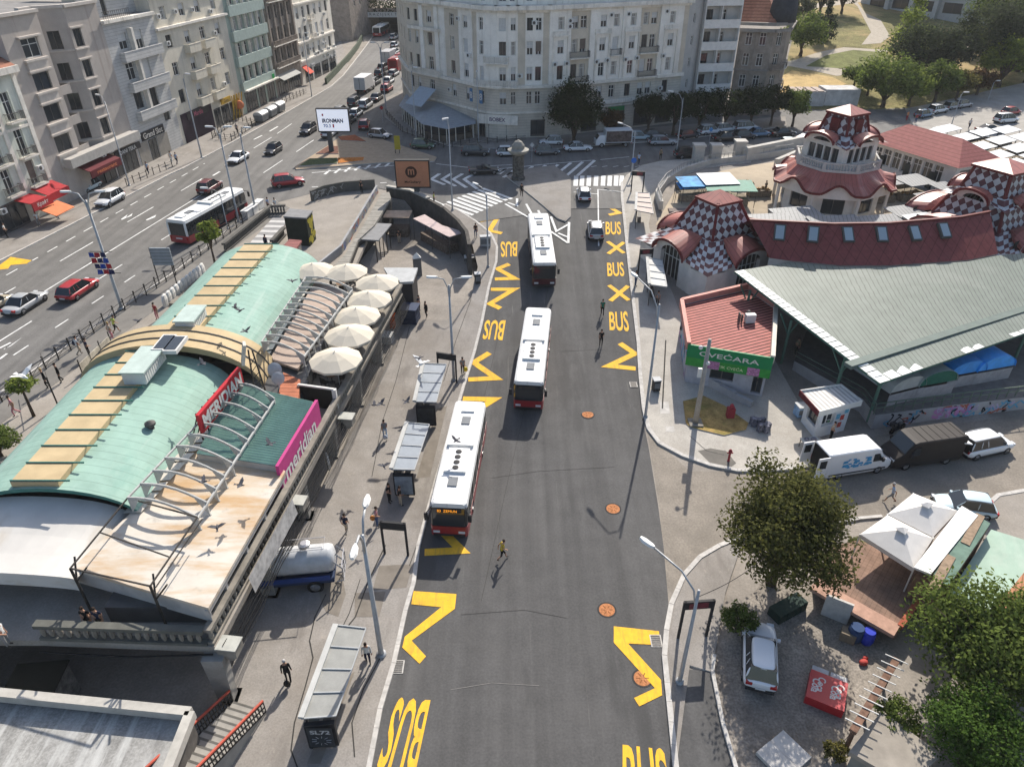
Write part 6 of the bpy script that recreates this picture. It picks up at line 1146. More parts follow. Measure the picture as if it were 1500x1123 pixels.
for i,(px,lb)in enumerate((((336,945),'pale concrete block pair sticking out at the terrace corner'),((436,735),'grey concrete bracket block above the white round sign'),((508,612),'grey concrete bracket block beside the passage'))):
 p=P(*px,TZ-.1);o=thing('concrete_bracket',lb,'bracket',(p.x,p.y,TZ-.55),-.12,'concrete brackets on the terrace edge');m=MB();m.box(-.5,-.4,0,.5,.4,.6);m.box(-.6,-.36,-.25,.3,.36,0);m.build('block',m_conc2,o);m=MB();m.box(-.55,-.45,.6,.55,.45,.66);m.build('cap',M('pale_cap',(.42,.42,.38),.9,var=.2),o)
a,b=P(250,948,TZ),P(520,460,TZ);o=thing('lower_shop_row','dark shuttered shop row set back under the terrace','shops',(a.x-2,a.y,0));m=MB();a0,b0=Vector((-19.6,26.5,0)),Vector((-15.4,62,0));facade(o,m,a0,b0,-.05,3.6,[(2+i*4.4,4.6+i*4.4,.3,2.6,'d')for i in range(7)]);part('wall',m,M('underpass_wall',(.12,.11,.10),.95,var=.3),o)
m=MB();facade(o,m,(-46,27),(-19.6,26.5),-.05,3.6,[(3+i*4,5.4+i*4,.3,2.6,'d')for i in range(5)]);part('back_wall',m,M('underpass_wall'),o)
LR=[P(*q,3.4)for q in((-150,1005),(0,1018),(280,1046),(248,1128),(230,1180),(-190,1180))];o=thing('concrete_roof','streaked flat concrete roof with pale parapet at the lower left corner','building',(-22,19.5,0));m=MB();m.prism([(p.x,p.y)for p in LR],2.9,3.0);part('roof',m,M('streaked_concrete',(.27,.265,.25),.95,var=.25,scale=.7,stain=.8,stain_col=(.42,.42,.41),fine=.2),o);m=MB()
for p,q in zip(LR[:4],LR[1:5]):m.bar(p+Vector((0,0,.05)),q+Vector((0,0,.05)),.45,.5)
part('parapet',m,M('pale_coping',(.42,.40,.36),.95,var=.15),o);m=MB();streaks(MATS['streaked_concrete'],(.5,.5,.48),(.9,.06,1),0,.75,.5,.62);streaks(MATS['streaked_concrete'],(.11,.105,.1),(.5,.1,1),0,.6,.56,.68);m.prism([(p.x*.985-.3,p.y)for p in LR],-.05,2.88);part('wall',m,M('underpass_wall'),o)
for k,(ax,ay)in enumerate((((20,960),(160,972)),((40,1000),(70,950)))):pass
o=thing('lower_stair','dark stair descending from the near end of the terrace','stairs',P(25,985,2));m=MB()
for i in range(16):m.box(-31.6,22.6-i*.32,0,-28.4,22.95-i*.32,3.9-i*.23)
part('steps',m,m_conc2,o);m=MB();p0,p1=Vector((-28.2,23,5)),Vector((-28.2,17.5,1.4));m.bar(p0,p1,.2,.16)
for i in range(16):x=p0.lerp(p1,i/15);m.bar(x-Vector((0,0,1)),x,.12)
part('railing',m,m_conc2,o)
o=thing('stair_kiosk','dark graffitied box at the foot of the terrace stair','kiosk',(-24.5,22.2,0),.1);m=MB();m.box(-1.2,-1,0,1.2,.9,2.3);m.build('body',M('graffiti_wall_grey',(.17,.16,.15),.9,var=.5,scale=3),o);m=MB();m.box(-1.3,-1.1,2.3,1.3,1,2.4);m.build('roof',M('olive_sheet',(.03,.028,.02),.8),o)
sa,sb=G(366,1036,.1),Vector((-15.2,17.6,3.2));ax=(sb-sa);ax.z=0;ax.normalize();sx=Vector((ax.y,-ax.x,0));o=thing('red_rail_stair','stone stair with red handrails and black balusters at the bottom left','stairs',sa);m=MB();L=7.0
for i in range(16):c_=sa+ax*(i*L/16);m.add([c_-sx*.95+Vector((0,0,-.1)),c_+sx*.95+Vector((0,0,-.1)),c_+sx*.95+ax*(L/16)+Vector((0,0,-.1)),c_-sx*.95+ax*(L/16)+Vector((0,0,-.1))]+[p+Vector((0,0,.17*(i+1)))for p in(c_-sx*.95,c_+sx*.95,c_+sx*.95+ax*(L/16),c_-sx*.95+ax*(L/16))],[(4,5,6,7),(0,1,5,4),(1,2,6,5),(2,3,7,6),(3,0,4,7)])
part('steps',m,M('stair_stone',(.30,.285,.26),.95,var=.15),o)
m=MB()
for i in range(16):c_=sa+ax*(i*L/16)+Vector((0,0,.17*(i+1)+.004));m.add([c_-sx*.94,c_+sx*.94,c_+sx*.94+ax*.12,c_-sx*.94+ax*.12],[(0,1,2,3)])
part('nosings',m,M('stair_nosing',(.12,.115,.105),.95,var=.2),o)
for s in(-1,1):
 m,q=MB(),MB();p0,p1=sa+sx*(s*1.0)+Vector((0,0,1.05)),sa+sx*(s*1.0)+ax*L+Vector((0,0,1.05+2.72));m.tube([p0,p1],.07,8);part('handrail',m,M('rail_red',(.36,.07,.045),.6,var=.2),o)
 for i in range(34):x=p0.lerp(p1,i/33);q.bar(x-Vector((0,0,.95)),x,.045)
 for zz in(.15,.55,.95):q.bar(p0-Vector((0,0,zz)),p1-Vector((0,0,zz)),.05)
 part('balusters',q,m_iron,o)
def umbrella():
 o=thing('parasol','x','parasol');m=MB();n=10;R_=2.05
 for k in range(n):
  a,b=2*pi*k/n,2*pi*(k+1)/n;t=Vector((0,0,3.15));p=lambda r,z,g:Vector((r*cos(g),r*sin(g),z));m.add([t,p(R_*.5,2.84,a),p(R_*.5,2.84,b)],[(0,1,2)]);m.quad(p(R_*.5,2.84,a),p(R_,2.42,a),p(R_,2.42,b),p(R_*.5,2.84,b));m.quad(p(R_,2.42,a),p(R_,2.24,a),p(R_,2.24,b),p(R_,2.42,b))
 m.build('canopy',M('ecru_canvas',(.56,.51,.42),.85,var=.06),o);m=MB();m.tube([(0,0,0),(0,0,3.25)],.035,8);m.build('pole',m_frame,o);m=MB();m.box(-.35,-.35,0,.35,.35,.1);m.build('base',m_dframe,o);m=MB()
 for k in range(n):g=2*pi*k/n;m.bar((0,0,3.05),(R_*cos(g)*.98,R_*sin(g)*.98,2.42),.025)
 m.build('ribs',m_frame,o);return o
U=None;ul=['cream parasol farthest left in the short upper row','cream parasol at the top middle of the terrace','cream parasol rightmost beside the pale counter roof','cream parasol second of the long row from the top','cream parasol in the middle of the terrace row','cream parasol second from the near end of the row','largest-looking cream parasol nearest the dark screen']
for(px,py),lb in zip(((458,392),(507,394),(552,410),(540,434),(522,458),(511,486),(491,522)),ul):
 p=P(px,py,TZ+2.75);p.z=TZ+.03
 if U is None:U=umbrella();U.location=p;U['label']=lb;U['group']='cream parasols on the terrace'
 else:copy_tree(U,p,px*.1,lb)
def cafe_set():
 t=thing('cafe_table','x','table');m=MB();m.lathe([(.42,.72),(.42,.76)],16);m.build('top',M('table_wood',(.22,.13,.07),.6),t);m=MB();m.tube([(0,0,0),(0,0,.72)],.04,8);m.lathe([(.25,0),(.25,.04)],12);m.build('leg',m_dframe,t)
 c_=thing('cafe_chair','x','chair');m=MB();m.box(-.24,-.24,.42,.24,.24,.5);m.build('seat',M('chair_dark',(.04,.035,.03),.7),c_);m=MB();m.box(-.24,.2,.5,.24,.26,.95);m.build('backrest',M('chair_dark'),c_)
 for x in(-.2,.2):
  for y in(-.2,.2):m=MB();m.bar((x,y,0),(x,y,.42),.04);m.build('leg',m_dframe,c_)
 return t,c_
tb,chh=cafe_set();k=0;tq=['left table under the long row of parasols','table beside the terrace balustrade','table near the pergola wall','table under the nearest parasol','table between parasols','table at the upper end of the terrace','table by the dark screen']
for i,(px,py)in enumerate(((487,560),(510,520),(528,486),(540,462),(556,440),(500,425),(470,548))):
 p=P(px,py,TZ+.03);t=tb if i==0 else copy_tree(tb);t.location=p;t['label']='small round dark cafe '+tq[i];t['group']='terrace cafe tables'
 for j in range(3):
  g=j*2.1+i;c_=chh if k==0 else copy_tree(chh);k+=1;c_.location=p+Vector((.8*cos(g),.8*sin(g),0));c_.rotation_euler=(0,0,g-pi/2);c_['label']='dark cafe chair at a '+tq[i].replace('table','table standing',1)if False else 'dark cafe chair drawn up to the '+tq[i];c_['group']='chairs at the '+tq[i]
a,b=P(437,563,TZ+1.9),P(489,570,TZ+1.9);o=thing('dark_screen','black screen panel with white frame at the near end of the parasols','screen',(a+b)/2-Vector((0,0,1.9)));m=MB();m.bar(a-Vector((0,0,.95)),b-Vector((0,0,.95)),.1,1.9);part('panel',m,M('screen_black',(.025,.028,.024),.7),o);m=MB();m.bar(a,b,.18,.12);m.bar(b,b-Vector((0,0,1.9)),.3,.3);m.bar(a,a-Vector((0,0,1.9)),.15,.15);part('frame',m,m_frame,o)
o=thing('chimney_stack','terracotta striped wall with grey satellite dishes between the vaults','wall',P(425,570,TZ));m=MB();a,b=P(405,590,5.9),P(435,600,5.9);m.add([a,b,P(440,556,5.7),P(415,545,5.7),a-Vector((0,0,1.9)),b-Vector((0,0,1.9)),P(440,556,4),P(415,545,4)],[(0,1,2,3),(4,5,1,0),(5,6,2,1),(7,4,0,3)]);part('wall',m,stripes(M('terracotta',(.38,.14,.08),.8,var=.2),'Object',1,2,.8,.6),o)
for q,rr in(((402,541),.55),((407,554),.5)):
 c_=P(*q,6.6);m=MB();m.T=Matrix.Translation(c_)@Matrix.Rotation(R(60),4,'X');m.lathe([(.05,.12),(rr*.7,.05),(rr,-.03),(rr*.98,-.06),(.1,.06)],16);m.T=None;m.tube([c_,c_-Vector((0,.2,1.4))],.05,6);part('satellite_dish',m,M('dish_grey',(.42,.43,.44),.6),o)
o=thing('mast_sign','tall lattice mast with a small white and red sign above the cream arch','mast',P(383,585,6));m=MB();p=P(383,585,5.6)
for s in(-.4,.5):m.bar(p+Vector((s,0,0)),p+Vector((s*.3,0,4.2)),.09)
for i in range(6):m.bar(p+Vector((-.4+.05*i,0,i*.6)),p+Vector((.5-.06*i,0,i*.6+.6)),.05)
part('mast',m,m_iron,o);m=MB();m.T=Matrix.Translation(p+Vector((-.5,0,3.9)))@Matrix.Rotation(.4,4,'Z')@Matrix.Rotation(.25,4,'Y');m.box(-.1,-.35,-.8,.1,.35,.8);part('sign',m,M('sign_cream',(.55,.5,.44),.6,var=.3),o)
p=P(603,400,TZ+.4);o=thing('counter_roof','pale flat roofed stall at the upper end of the balustrade','stall',(p.x,p.y,2));m=MB();q=[P(*x,TZ+1)for x in((562,392),(612,392),(605,412),(575,414))];m.prism([(v.x,v.y)for v in q],TZ+.75,TZ+1);part('roof',m,M('stall_grey',(.40,.41,.41),.7,var=.15),o);m=MB();cg=sum(q,Vector())/4;m.prism([(cg.x+(v.x-cg.x)*.9,cg.y+(v.y-cg.y)*.9)for v in q],.9,TZ+.74);part('wall',m,m_shop,o)
o=thing('plaza_kiosk','tall dark green kiosk box with yellow graffiti at the underpass entrance','kiosk',P(440,360,TZ));q=[P(*x,TZ+3.3)for x in((416,318),(448,320),(457,310),(425,307))];m=MB();m.prism([(v.x,v.y)for v in q],TZ,TZ+3.25);part('wall',m,M('kiosk_dark_green',(.028,.032,.024),.8,var=.25),o);m=MB();cg=sum(q,Vector())/4;m.prism([(cg.x+(v.x-cg.x)*1.06,cg.y+(v.y-cg.y)*1.06)for v in q],TZ+3.25,TZ+3.4);part('roof',m,M('kiosk_roof_grey',(.22,.22,.22),.8,var=.15),o);m=MB();scrawl(m,q[1],q[2],TZ+.3,TZ+3,14,rg,[0],.22,.02);part('graffiti',m,M('graffiti_yellow',(.42,.36,.05),.8),o)
o=thing('stair_roof','low dark red slatted roof in front of the green kiosk','roof',P(422,378,TZ));q=[P(*x,TZ+1.7)for x in((404,372),(424,379),(442,352),(424,350))];m=MB();m.prism([(v.x,v.y)for v in q],TZ+1.5,TZ+1.7);part('roof',m,stripes(M('red_slats',(.30,.12,.11),.7,var=.15),'Object',1,2.4,.6,.45),o);m=MB();cg=sum(q,Vector())/4;m.prism([(cg.x+(v.x-cg.x)*.9,cg.y+(v.y-cg.y)*.9)for v in q],TZ,TZ+1.49);part('wall',m,M('graffiti_wall_grey'),o)
balustrade('dark balustrade along the underpass stair beside the avenue pavement',[P(330,371,TZ),P(398,314,TZ),P(420,313,TZ)],TZ+.06,1.0,.35,M('dark_stone',(.11,.105,.095),.9,var=.2),rail=M('dark_stone'));balustrade('short dark balustrade on the inner side of the underpass stair',[P(400,365,TZ),P(418,345,TZ)],TZ+.06,.9,.35,M('dark_stone'),rail=M('dark_stone'))
o=thing('underpass_steps','pale marble steps going down beside the avenue pavement','steps',P(375,355,TZ));m=MB();a,b=P(352,372,TZ),P(400,322,TZ);d=(b-a).normalized();n=Vector((d.y,-d.x,0));L=(b-a).length
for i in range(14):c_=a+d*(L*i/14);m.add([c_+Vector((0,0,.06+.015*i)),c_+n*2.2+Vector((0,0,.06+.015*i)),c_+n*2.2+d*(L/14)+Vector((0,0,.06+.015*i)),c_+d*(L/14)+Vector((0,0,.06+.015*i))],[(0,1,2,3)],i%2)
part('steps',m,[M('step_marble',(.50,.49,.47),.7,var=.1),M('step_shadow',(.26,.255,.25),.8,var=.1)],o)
wl=[P(*x,TZ)for x in((457,295),(475,287),(505,281),(550,277.5))];o=thing('curved_parapet','dark curved parapet wall with faint graffiti at the upper side of the plaza','wall',wl[1]);m=MB()
for p,q in zip(wl,wl[1:]):m.bar(p+Vector((0,0,.7)),q+Vector((0,0,.7)),.3,1.4)
part('wall',m,M('dark_stone'),o);m=MB();scrawl(m,wl[0]-Vector((0,.15,0)),wl[2]-Vector((0,.15,0)),TZ+.2,TZ+1.2,16,rg,[0],.05,.08);part('graffiti',m,M('graffiti_pale',(.30,.30,.29),.8),o)
wl=[P(*x,TZ)for x in((553,282),(528,325),(500,372),(466,400))];o=thing('plaza_parapet','long low parapet with blue and red graffiti along the flagstone roof','wall',wl[1]);m=MB()
for p,q in zip(wl,wl[1:]):m.bar(p+Vector((0,0,.5)),q+Vector((0,0,.5)),.25,1.0)
part('wall',m,M('parapet_grey',(.30,.30,.30),.9,var=.15),o);m=MB();scrawl(m,wl[1]+Vector((.1,0,0)),wl[0]+Vector((.1,0,0)),TZ+.1,TZ+.95,30,rg,[0,1,4,3],.05,.06);scrawl(m,wl[2]+Vector((.1,0,0)),wl[1]+Vector((.1,0,0)),TZ+.1,TZ+.95,26,rg,[0,1,3,4],.07,.06);part('graffiti',m,[M('graffiti_blue2',(.10,.14,.33),.8),M('graffiti_pale'),M('graffiti_black'),M('graffiti_red'),M('graffiti_pale')],o)
q=[P(*x,TZ+.9)for x in((559,283),(570,281),(573,290),(548,330),(524,352),(508,392),(490,388),(506,372),(532,330))];o=thing('flagstone_roof','sloping roof of stone slabs over the sunken shops','roof',P(535,340,TZ));m=MB();m.prism([(v.x,v.y)for v in q],TZ+.6,TZ+.9);part('slabs',m,stripes(M('flagstones',(.27,.255,.225),.95,var=.2,scale=1.5),'Object',1,.75,.93,.4),o);m=MB();m.prism([(v.x,v.y)for v in q],1.2,TZ+.59);part('wall',m,M('sunk_wall',(.045,.042,.04),.9,var=.4),o)
a,b=P(525,352,TZ+.6),P(546,328,TZ+.6);m=MB();m.bar(a+Vector((1.2,0,0)),b+Vector((1.2,0,0)),2.2,.15);part('canopy',m,M('kiosk_roof_grey'),o);m=MB()
for i in range(5):x=a.lerp(b,i/4)+Vector((1.9,0,0));m.bar(Vector((x.x,x.y,1.4)),x,.1)
part('post',m,m_iron,o)
wl=[P(*x,TZ)for x in((568,286),(603,292),(628,304),(652,318),(672,336),(684,352),(688,372))];o=thing('sunken_plaza_wall','tall dark curved retaining wall around the sunken plaza under the billboard','wall',wl[2]);m=MB()
for p,q in zip(wl,wl[1:]):m.bar(Vector((p.x,p.y,3.2)),Vector((q.x,q.y,3.2)),.4,3.9)
part('wall',m,M('sunk_wall_stone',(.085,.078,.07),.95,var=.3),o);m=MB()
for p,q in zip(wl[:2],wl[1:3]):m.bar(p+Vector((0,.1,1.2)),q+Vector((0,.1,1.2)),.6,.2)
part('coping',m,M('pale_coping'),o)
for q,z,mt,lb in(([(561,318),(599,319),(604,308),(566,308)],4.3,M('awning_tan',(.40,.29,.21),.8,var=.3,scale=1.2),'tan and grey awning deepest in the sunken plaza'),([(605,320),(622,314),(648,330),(681,340),(658,347),(632,334)],4.2,M('awning_pink',(.47,.38,.36),.8,var=.15,scale=1.5),'long pinkish market awning along the curved wall')):
 v=[P(*x,z)for x in q];o=thing('market_awning',lb,'awning',(*(sum(v,Vector())/len(v)).xy,1.5));m=MB();m.prism([(p.x,p.y)for p in v],z-.1,z);part('sheet',m,mt,o);m=MB()
 for p in v:m.tube([Vector((p.x,p.y,1.5)),p],.05,6)
 part('post',m,m_dframe,o);m=MB();cg=sum(v,Vector())/len(v);m.prism([(cg.x+(p.x-cg.x)*.75,cg.y+(p.y-cg.y)*.75+.3)for p in v],1.5,2.5);part('counter',m,M('goods',(.14,.11,.09),.9,var=.7,scale=5),o)
p=P(612,398,1.9);o=thing('stone_pillar','lone stone slab pillar with pointed white top on the sunken plaza','pillar',(p.x,p.y,1.5),.3);m=MB();m.box(-.42,-.3,0,.42,.3,2.1);m.build('shaft',M('slate_shaft',(.12,.12,.12),.9,var=.3),o);m=MB();m.add([(-.45,-.33,2.1),(.45,-.33,2.1),(.45,.33,2.1),(-.45,.33,2.1),(0,0,2.7)],[(0,1,4),(1,2,4),(2,3,4),(3,0,4)]);m.build('cap',M('white_stucco'),o)
for i,(px,sz,col,lb)in enumerate((((602,470),(1.6,1.6,1.6),(.03,.04,.07),'stack of dark blue crates at the foot of the terrace'),((590,452),(1.4,1.3,1.1),(.28,.29,.29),'grey market box beside the dark crates'),((563,500),(1.7,1.1,.8),(.4,.4,.39),'pale chest on the pavement under the terrace'),((576,480),(.5,.5,1.5),(.55,.09,.02),'orange cloth hanging at the stall under the terrace'))):
 p=G(*px);o=thing('stall_goods',lb,'stall goods',p,-.15);x,y,z=sz;m=MB();nn=4 if z>1.2 else 1
 for k in range(nn):m.box(-x/2+.03*k,-y/2,k*z/nn+.01,x/2-.03*k,y/2,(k+1)*z/nn-.03)
 m.build('boxes',M('goods_%d'%i,col,.7,var=.3,scale=5),o);m=MB();m.box(-x/2-.06,-y/2-.06,z,x/2+.06,y/2+.06,z+.05);m.build('top',M('goods_top_%d'%i,tuple(c*1.5 for c in col),.7),o)
# ================================================================ vehicles
m_paint=M('paint_proto',(.7,.7,.7),.32,var=0,coat=.6);m_cglass=M('car_glass',(.02,.024,.028),.06,var=0,spec=.7);m_tyre=M('tyre_rubber',(.02,.02,.02),.9,var=.1);m_rim=M('alloy',(.42,.42,.43),.35,var=0,metal=.8)
m_head=M('headlamp_glass',(.62,.64,.66),.15,var=0);m_tail=M('tail_lamp_red',(.36,.01,.01),.25,var=0);m_plas=M('black_plastic',(.03,.03,.032),.6,var=.1);m_plate=M('plate_white',(.6,.6,.6),.6,var=0)
PAINT={}
def paint(k):
 c=dict(white=(.74,.75,.76),silver=(.40,.41,.42),grey=(.16,.165,.17),black=(.014,.014,.016),red=(.38,.014,.022),blue=(.10,.20,.32),ice=(.46,.58,.62),dark=(.035,.038,.045),beige=(.42,.37,.28),green=(.06,.12,.07),wine=(.13,.02,.025))[k]
 return M('paint_'+k,c,.3,var=0,coat=.6)
def loft(m,secs,mi=0):
 n=len(secs[0]);vs=[p for s in secs for p in s];k=len(secs)
 m.add(vs,[(i*n+j,i*n+(j+1)%n,(i+1)*n+(j+1)%n,(i+1)*n+j)for i in range(k-1)for j in range(n)]+[tuple(range(n-1,-1,-1)),tuple((k-1)*n+j for j in range(n))],mi)
def wheel(root,x,y,r=.32,w=.2):
 s=1 if y>0 else-1;m=MB();n=18;pr=[(r*.62,-w/2),(r*.94,-w/2),(r,-w/3),(r,w/3),(r*.94,w/2),(r*.62,w/2)]
 m.add([(a*cos(2*pi*j/n),b,a*sin(2*pi*j/n))for a,b in pr for j in range(n)],[(i*n+j,i*n+(j+1)%n,(i+1)*n+(j+1)%n,(i+1)*n+j)for i in range(5)for j in range(n)]);o=m.build('wheel',m_tyre,root,True);o.location=(x,y,r)
 m=MB();m.add([(r*.64*cos(2*pi*j/n),s*w*.38,r*.64*sin(2*pi*j/n))for j in range(n)],[tuple(range(n))])
 for j in range(5):a=2*pi*j/5;m.bar((0,s*w*.42,0),(r*.6*cos(a),s*w*.42,r*.6*sin(a)),.07,.04)
 m.build('rim',m_rim,o);return o
def car_proto(kind):
 D=dict(hatch=(3.95,1.72,1.48,.82),sedan=(4.6,1.8,1.44,.86),wagon=(4.65,1.8,1.48,.86),suv=(4.4,1.85,1.66,.98),minivan=(4.6,1.84,1.74,.98),cab=(4.4,1.8,1.2,.86))[kind];L,W_,H_,zb=D;a=L/2;w=W_/2;gc=.2 if kind!='suv' else .26
 r=thing('parked_car','x','car');m=MB()
 prof=[(-a,.78,.62,zb-.12),(-a+.08,.93,.36,zb-.02),(-a+.45,1,gc,zb),(-a*.5,1,gc,zb+.01),(0,1,gc,zb),(a*.42,1,gc,zb-.01),(a*.62,.99,gc,zb-.05),(a-.35,.95,gc,zb-.14),(a-.08,.86,.34,zb-.26),(a,.72,.48,zb-.34)]
 if kind in('hatch','wagon','suv','minivan'):prof[0]=(-a,.82,.5,zb-.04)
 secs=[[(x,-w*k*.88,z0),(x,-w*k,z0+.16),(x,-w*k,z1-.14),(x,-w*k*.92,z1),(x,0,z1+.035),(x,w*k*.92,z1),(x,w*k,z1-.14),(x,w*k,z0+.16),(x,w*k*.88,z0)]for x,k,z0,z1 in prof];loft(m,secs)
 xf0=a*.46 if kind!='minivan' else a*.6;xf1=a*.12 if kind not in('minivan',)else a*.26;xr0,xr1={'hatch':(-a+.16,-a+.55),'sedan':(-a*.68,-a*.36),'wagon':(-a+.14,-a+.55),'suv':(-a+.14,-a+.5),'minivan':(-a+.12,-a+.4),'cab':(-a*.35,-a*.3)}[kind]
 wb,wt=w*.9,w*.72;zr=H_-.03;c8=[(xr0,-wb,zb-.02),(xf0,-wb,zb-.03),(xf0,wb,zb-.03),(xr0,wb,zb-.02),(xr1,-wt,zr),(xf1,-wt,zr),(xf1,wt,zr),(xr1,wt,zr)]
 G_=MB()
 if kind!='cab':
  G_.add(c8,[(3,2,1,0),(4,5,6,7),(0,1,5,4),(1,2,6,5),(2,3,7,6),(3,0,4,7)])
  xm=(xf1+xr1)/2;rf=[(xr1-.04,.94,zr-.02),(xr1+.15,1,zr+.035),(xm,1.0,zr+.06),(xf1-.1,.99,zr+.035),(xf1+.05,.93,zr-.01)]
  loft(m,[[(x,-wt*k*1.02,z-.05),(x,-wt*k*.93,z),(x,0,z+.02),(x,wt*k*.93,z),(x,wt*k*1.02,z-.05)]for x,k,z in rf])
  for s in(-1,1):
   for x0,x1,t in((xf0,xf1,.07),(xr0+.03,xr1,.12 if kind!='sedan' else .1),((xf0+xr0)/2-.12,(xf1+xr1)/2-.05,.07)):m.bar((x0,s*(wb+.005),zb-.02),(x1,s*(wt+.005),zr),t,.05)
   if kind in('wagon','suv','minivan'):x0=xr0+(xf0-xr0)*.27;m.bar((x0,s*(wb+.005),zb-.02),(x0+.08,s*(wt+.005),zr),.07,.05);m.bar((xr1+.1,s*wt*.93,zr+.07),(xf1-.15,s*wt*.93,zr+.07),.04)
 else:
  G_.add([(xf0,-wb,zb-.03),(xf0,wb,zb-.03),(xf1,wt,zr),(xf1,-wt,zr),(xf0-.05,-wb,zb-.03),(xf0-.05,wb,zb-.03),(xf1-.05,wt,zr),(xf1-.05,-wt,zr)],[(0,1,2,3),(7,6,5,4)]);q=MB();q.box(-a*.5,-w*.8,zb-.1,xf0*.8,w*.8,zb+.06);q.build('interior',m_plas,r);q=MB();q.box(-.3,-.7,zb,.1,.7,zb+.3);q.build('seat',m_plas,r)
 b=m.build('body',m_paint,r,True);sb=b.modifiers.new('round','SUBSURF');sb.levels=sb.render_levels=1;G_.build('window',m_cglass,r)
 q=MB();q.box(-a-.02,-w*.8,.3,-a+.1,w*.8,.52);q.box(a-.16,-w*.7,.28,a+.0,w*.7,.46);q.box(-a*.7,-w*1.005,gc-.02,a*.75,-w*.97,gc+.14);q.box(-a*.7,w*.97,gc-.02,a*.75,w*1.005,gc+.14);q.build('bumper',m_plas,r)
 q=MB();q.box(a-.12,-.42,.5,a+.015,.42,.62);q.build('grille',m_plas,r)
 for s in(-1,1):
  q=MB();y=s*w*.62;q.box(a-.22,y-.2,zb-.37,a-.03,y+.2,zb-.2);q.build('headlight',m_head,r);q=MB();y=s*w*.68;q.box(-a-.015,y-.17,zb-.24,-a+.18,y+.17,zb-.06);q.build('tail_light',m_tail,r)
  q=MB();q.box(xf0-.28,s*(w+.02)-.09,zb,xf0-.12,s*(w+.02)+.09,zb+.15);q.build('mirror',m_paint,r)
  for x in(-a*.62,a*.64):wheel(r,x,s*(w-.1),.33 if kind!='suv' else .37)
 q=MB();q.box(-a-.03,-.26,.5,-a-.005,.26,.62);q.build('number_plate',m_plate,r)
 q=MB();q.box(-a*.8,-w*.75,gc-.04,a*.8,w*.75,gc+.02);q.build('underbody',m_black,r);return r
def van_proto(L=5.6,H_=2.45,W_=2.0):
 r=thing('delivery_van','x','van');a,w=L/2,W_/2;m=MB()
 pr=[(-a,.97,.45,H_-.05),(-a+.1,1,.3,H_),(0,1,.3,H_),(a-1.65,1,.3,H_-.02),(a-1.35,.99,.3,H_-.12),(a-.75,.97,.3,1.42),(a-.25,.93,.32,1.12),(a,.82,.42,.92)]
 loft(m,[[(x,-w*k*.95,z0),(x,-w*k,z0+.15),(x,-w*k,z0+(z1-z0)*.55),(x,-w*k*.95,z1-.06),(x,-w*k*.86,z1),(x,w*k*.86,z1),(x,w*k*.95,z1-.06),(x,w*k,z0+(z1-z0)*.55),(x,w*k,z0+.15),(x,w*k*.95,z0)]for x,k,z0,z1 in pr]);m.build('body',m_paint,r)
 q=MB();q.add([(a-.78,-w*.84,1.47),(a-.78,w*.84,1.47),(a-1.33,w*.82,H_-.13),(a-1.33,-w*.82,H_-.13)],[(0,1,2,3)]);q.v=[(x+.035,y,z+.035)for x,y,z in q.v];q.build('windscreen',m_cglass,r)
 for s in(-1,1):
  q=MB();q.add([(a-1.0,s*w*1.0,1.3),(a-1.85,s*w*1.01,1.3),(a-1.85,s*w*.985,2.0),(a-1.4,s*w*.985,2.0)],[(0,1,2,3)]);q.v=[(x,y+s*.012,z)for x,y,z in q.v];q.build('side_window',m_cglass,r)
  q=MB();q.box(a-.2,s*w*.62-.2,.72,a-.03,s*w*.62+.2,.98);q.build('headlight',m_head,r);q=MB();q.box(-a-.02,s*w*.88-.08,.8,-a+.05,s*w*.88+.08,1.25);q.build('tail_light',m_tail,r);q=MB();q.box(a-1.2,s*(w+.14)-.1,1.35,a-1.05,s*(w+.14)+.1,1.65);q.build('mirror',m_plas,r)
  for x in(-a*.58,a*.6):wheel(r,x,s*(w-.12),.35,.23)
 q=MB();q.box(-a-.03,-w*.9,.35,-a+.1,w*.9,.58);q.box(a-.3,-w*.82,.3,a+.02,w*.82,.55);q.box(-a*.9,-w*1.012,.5,a*.8,-w*.99,.62);q.box(-a*.9,w*.99,.5,a*.8,w*1.012,.62);q.build('bumper',m_plas,r);q=MB();q.box(-a-.015,-w*.8,1.35,-a+.01,w*.8,2.0);q.build('rear_window',m_cglass,r);q=MB();q.box(-a*.9,-w*.8,.25,a*.85,w*.8,.4);q.build('underbody',m_black,r)
 q=MB()
 for i in range(6):q.box(-a+.3+i*.6,-w*.8,H_,-a+.36+i*.6,w*.8,H_+.025)
 q.build('roof_ribs',m_paint,r);return r
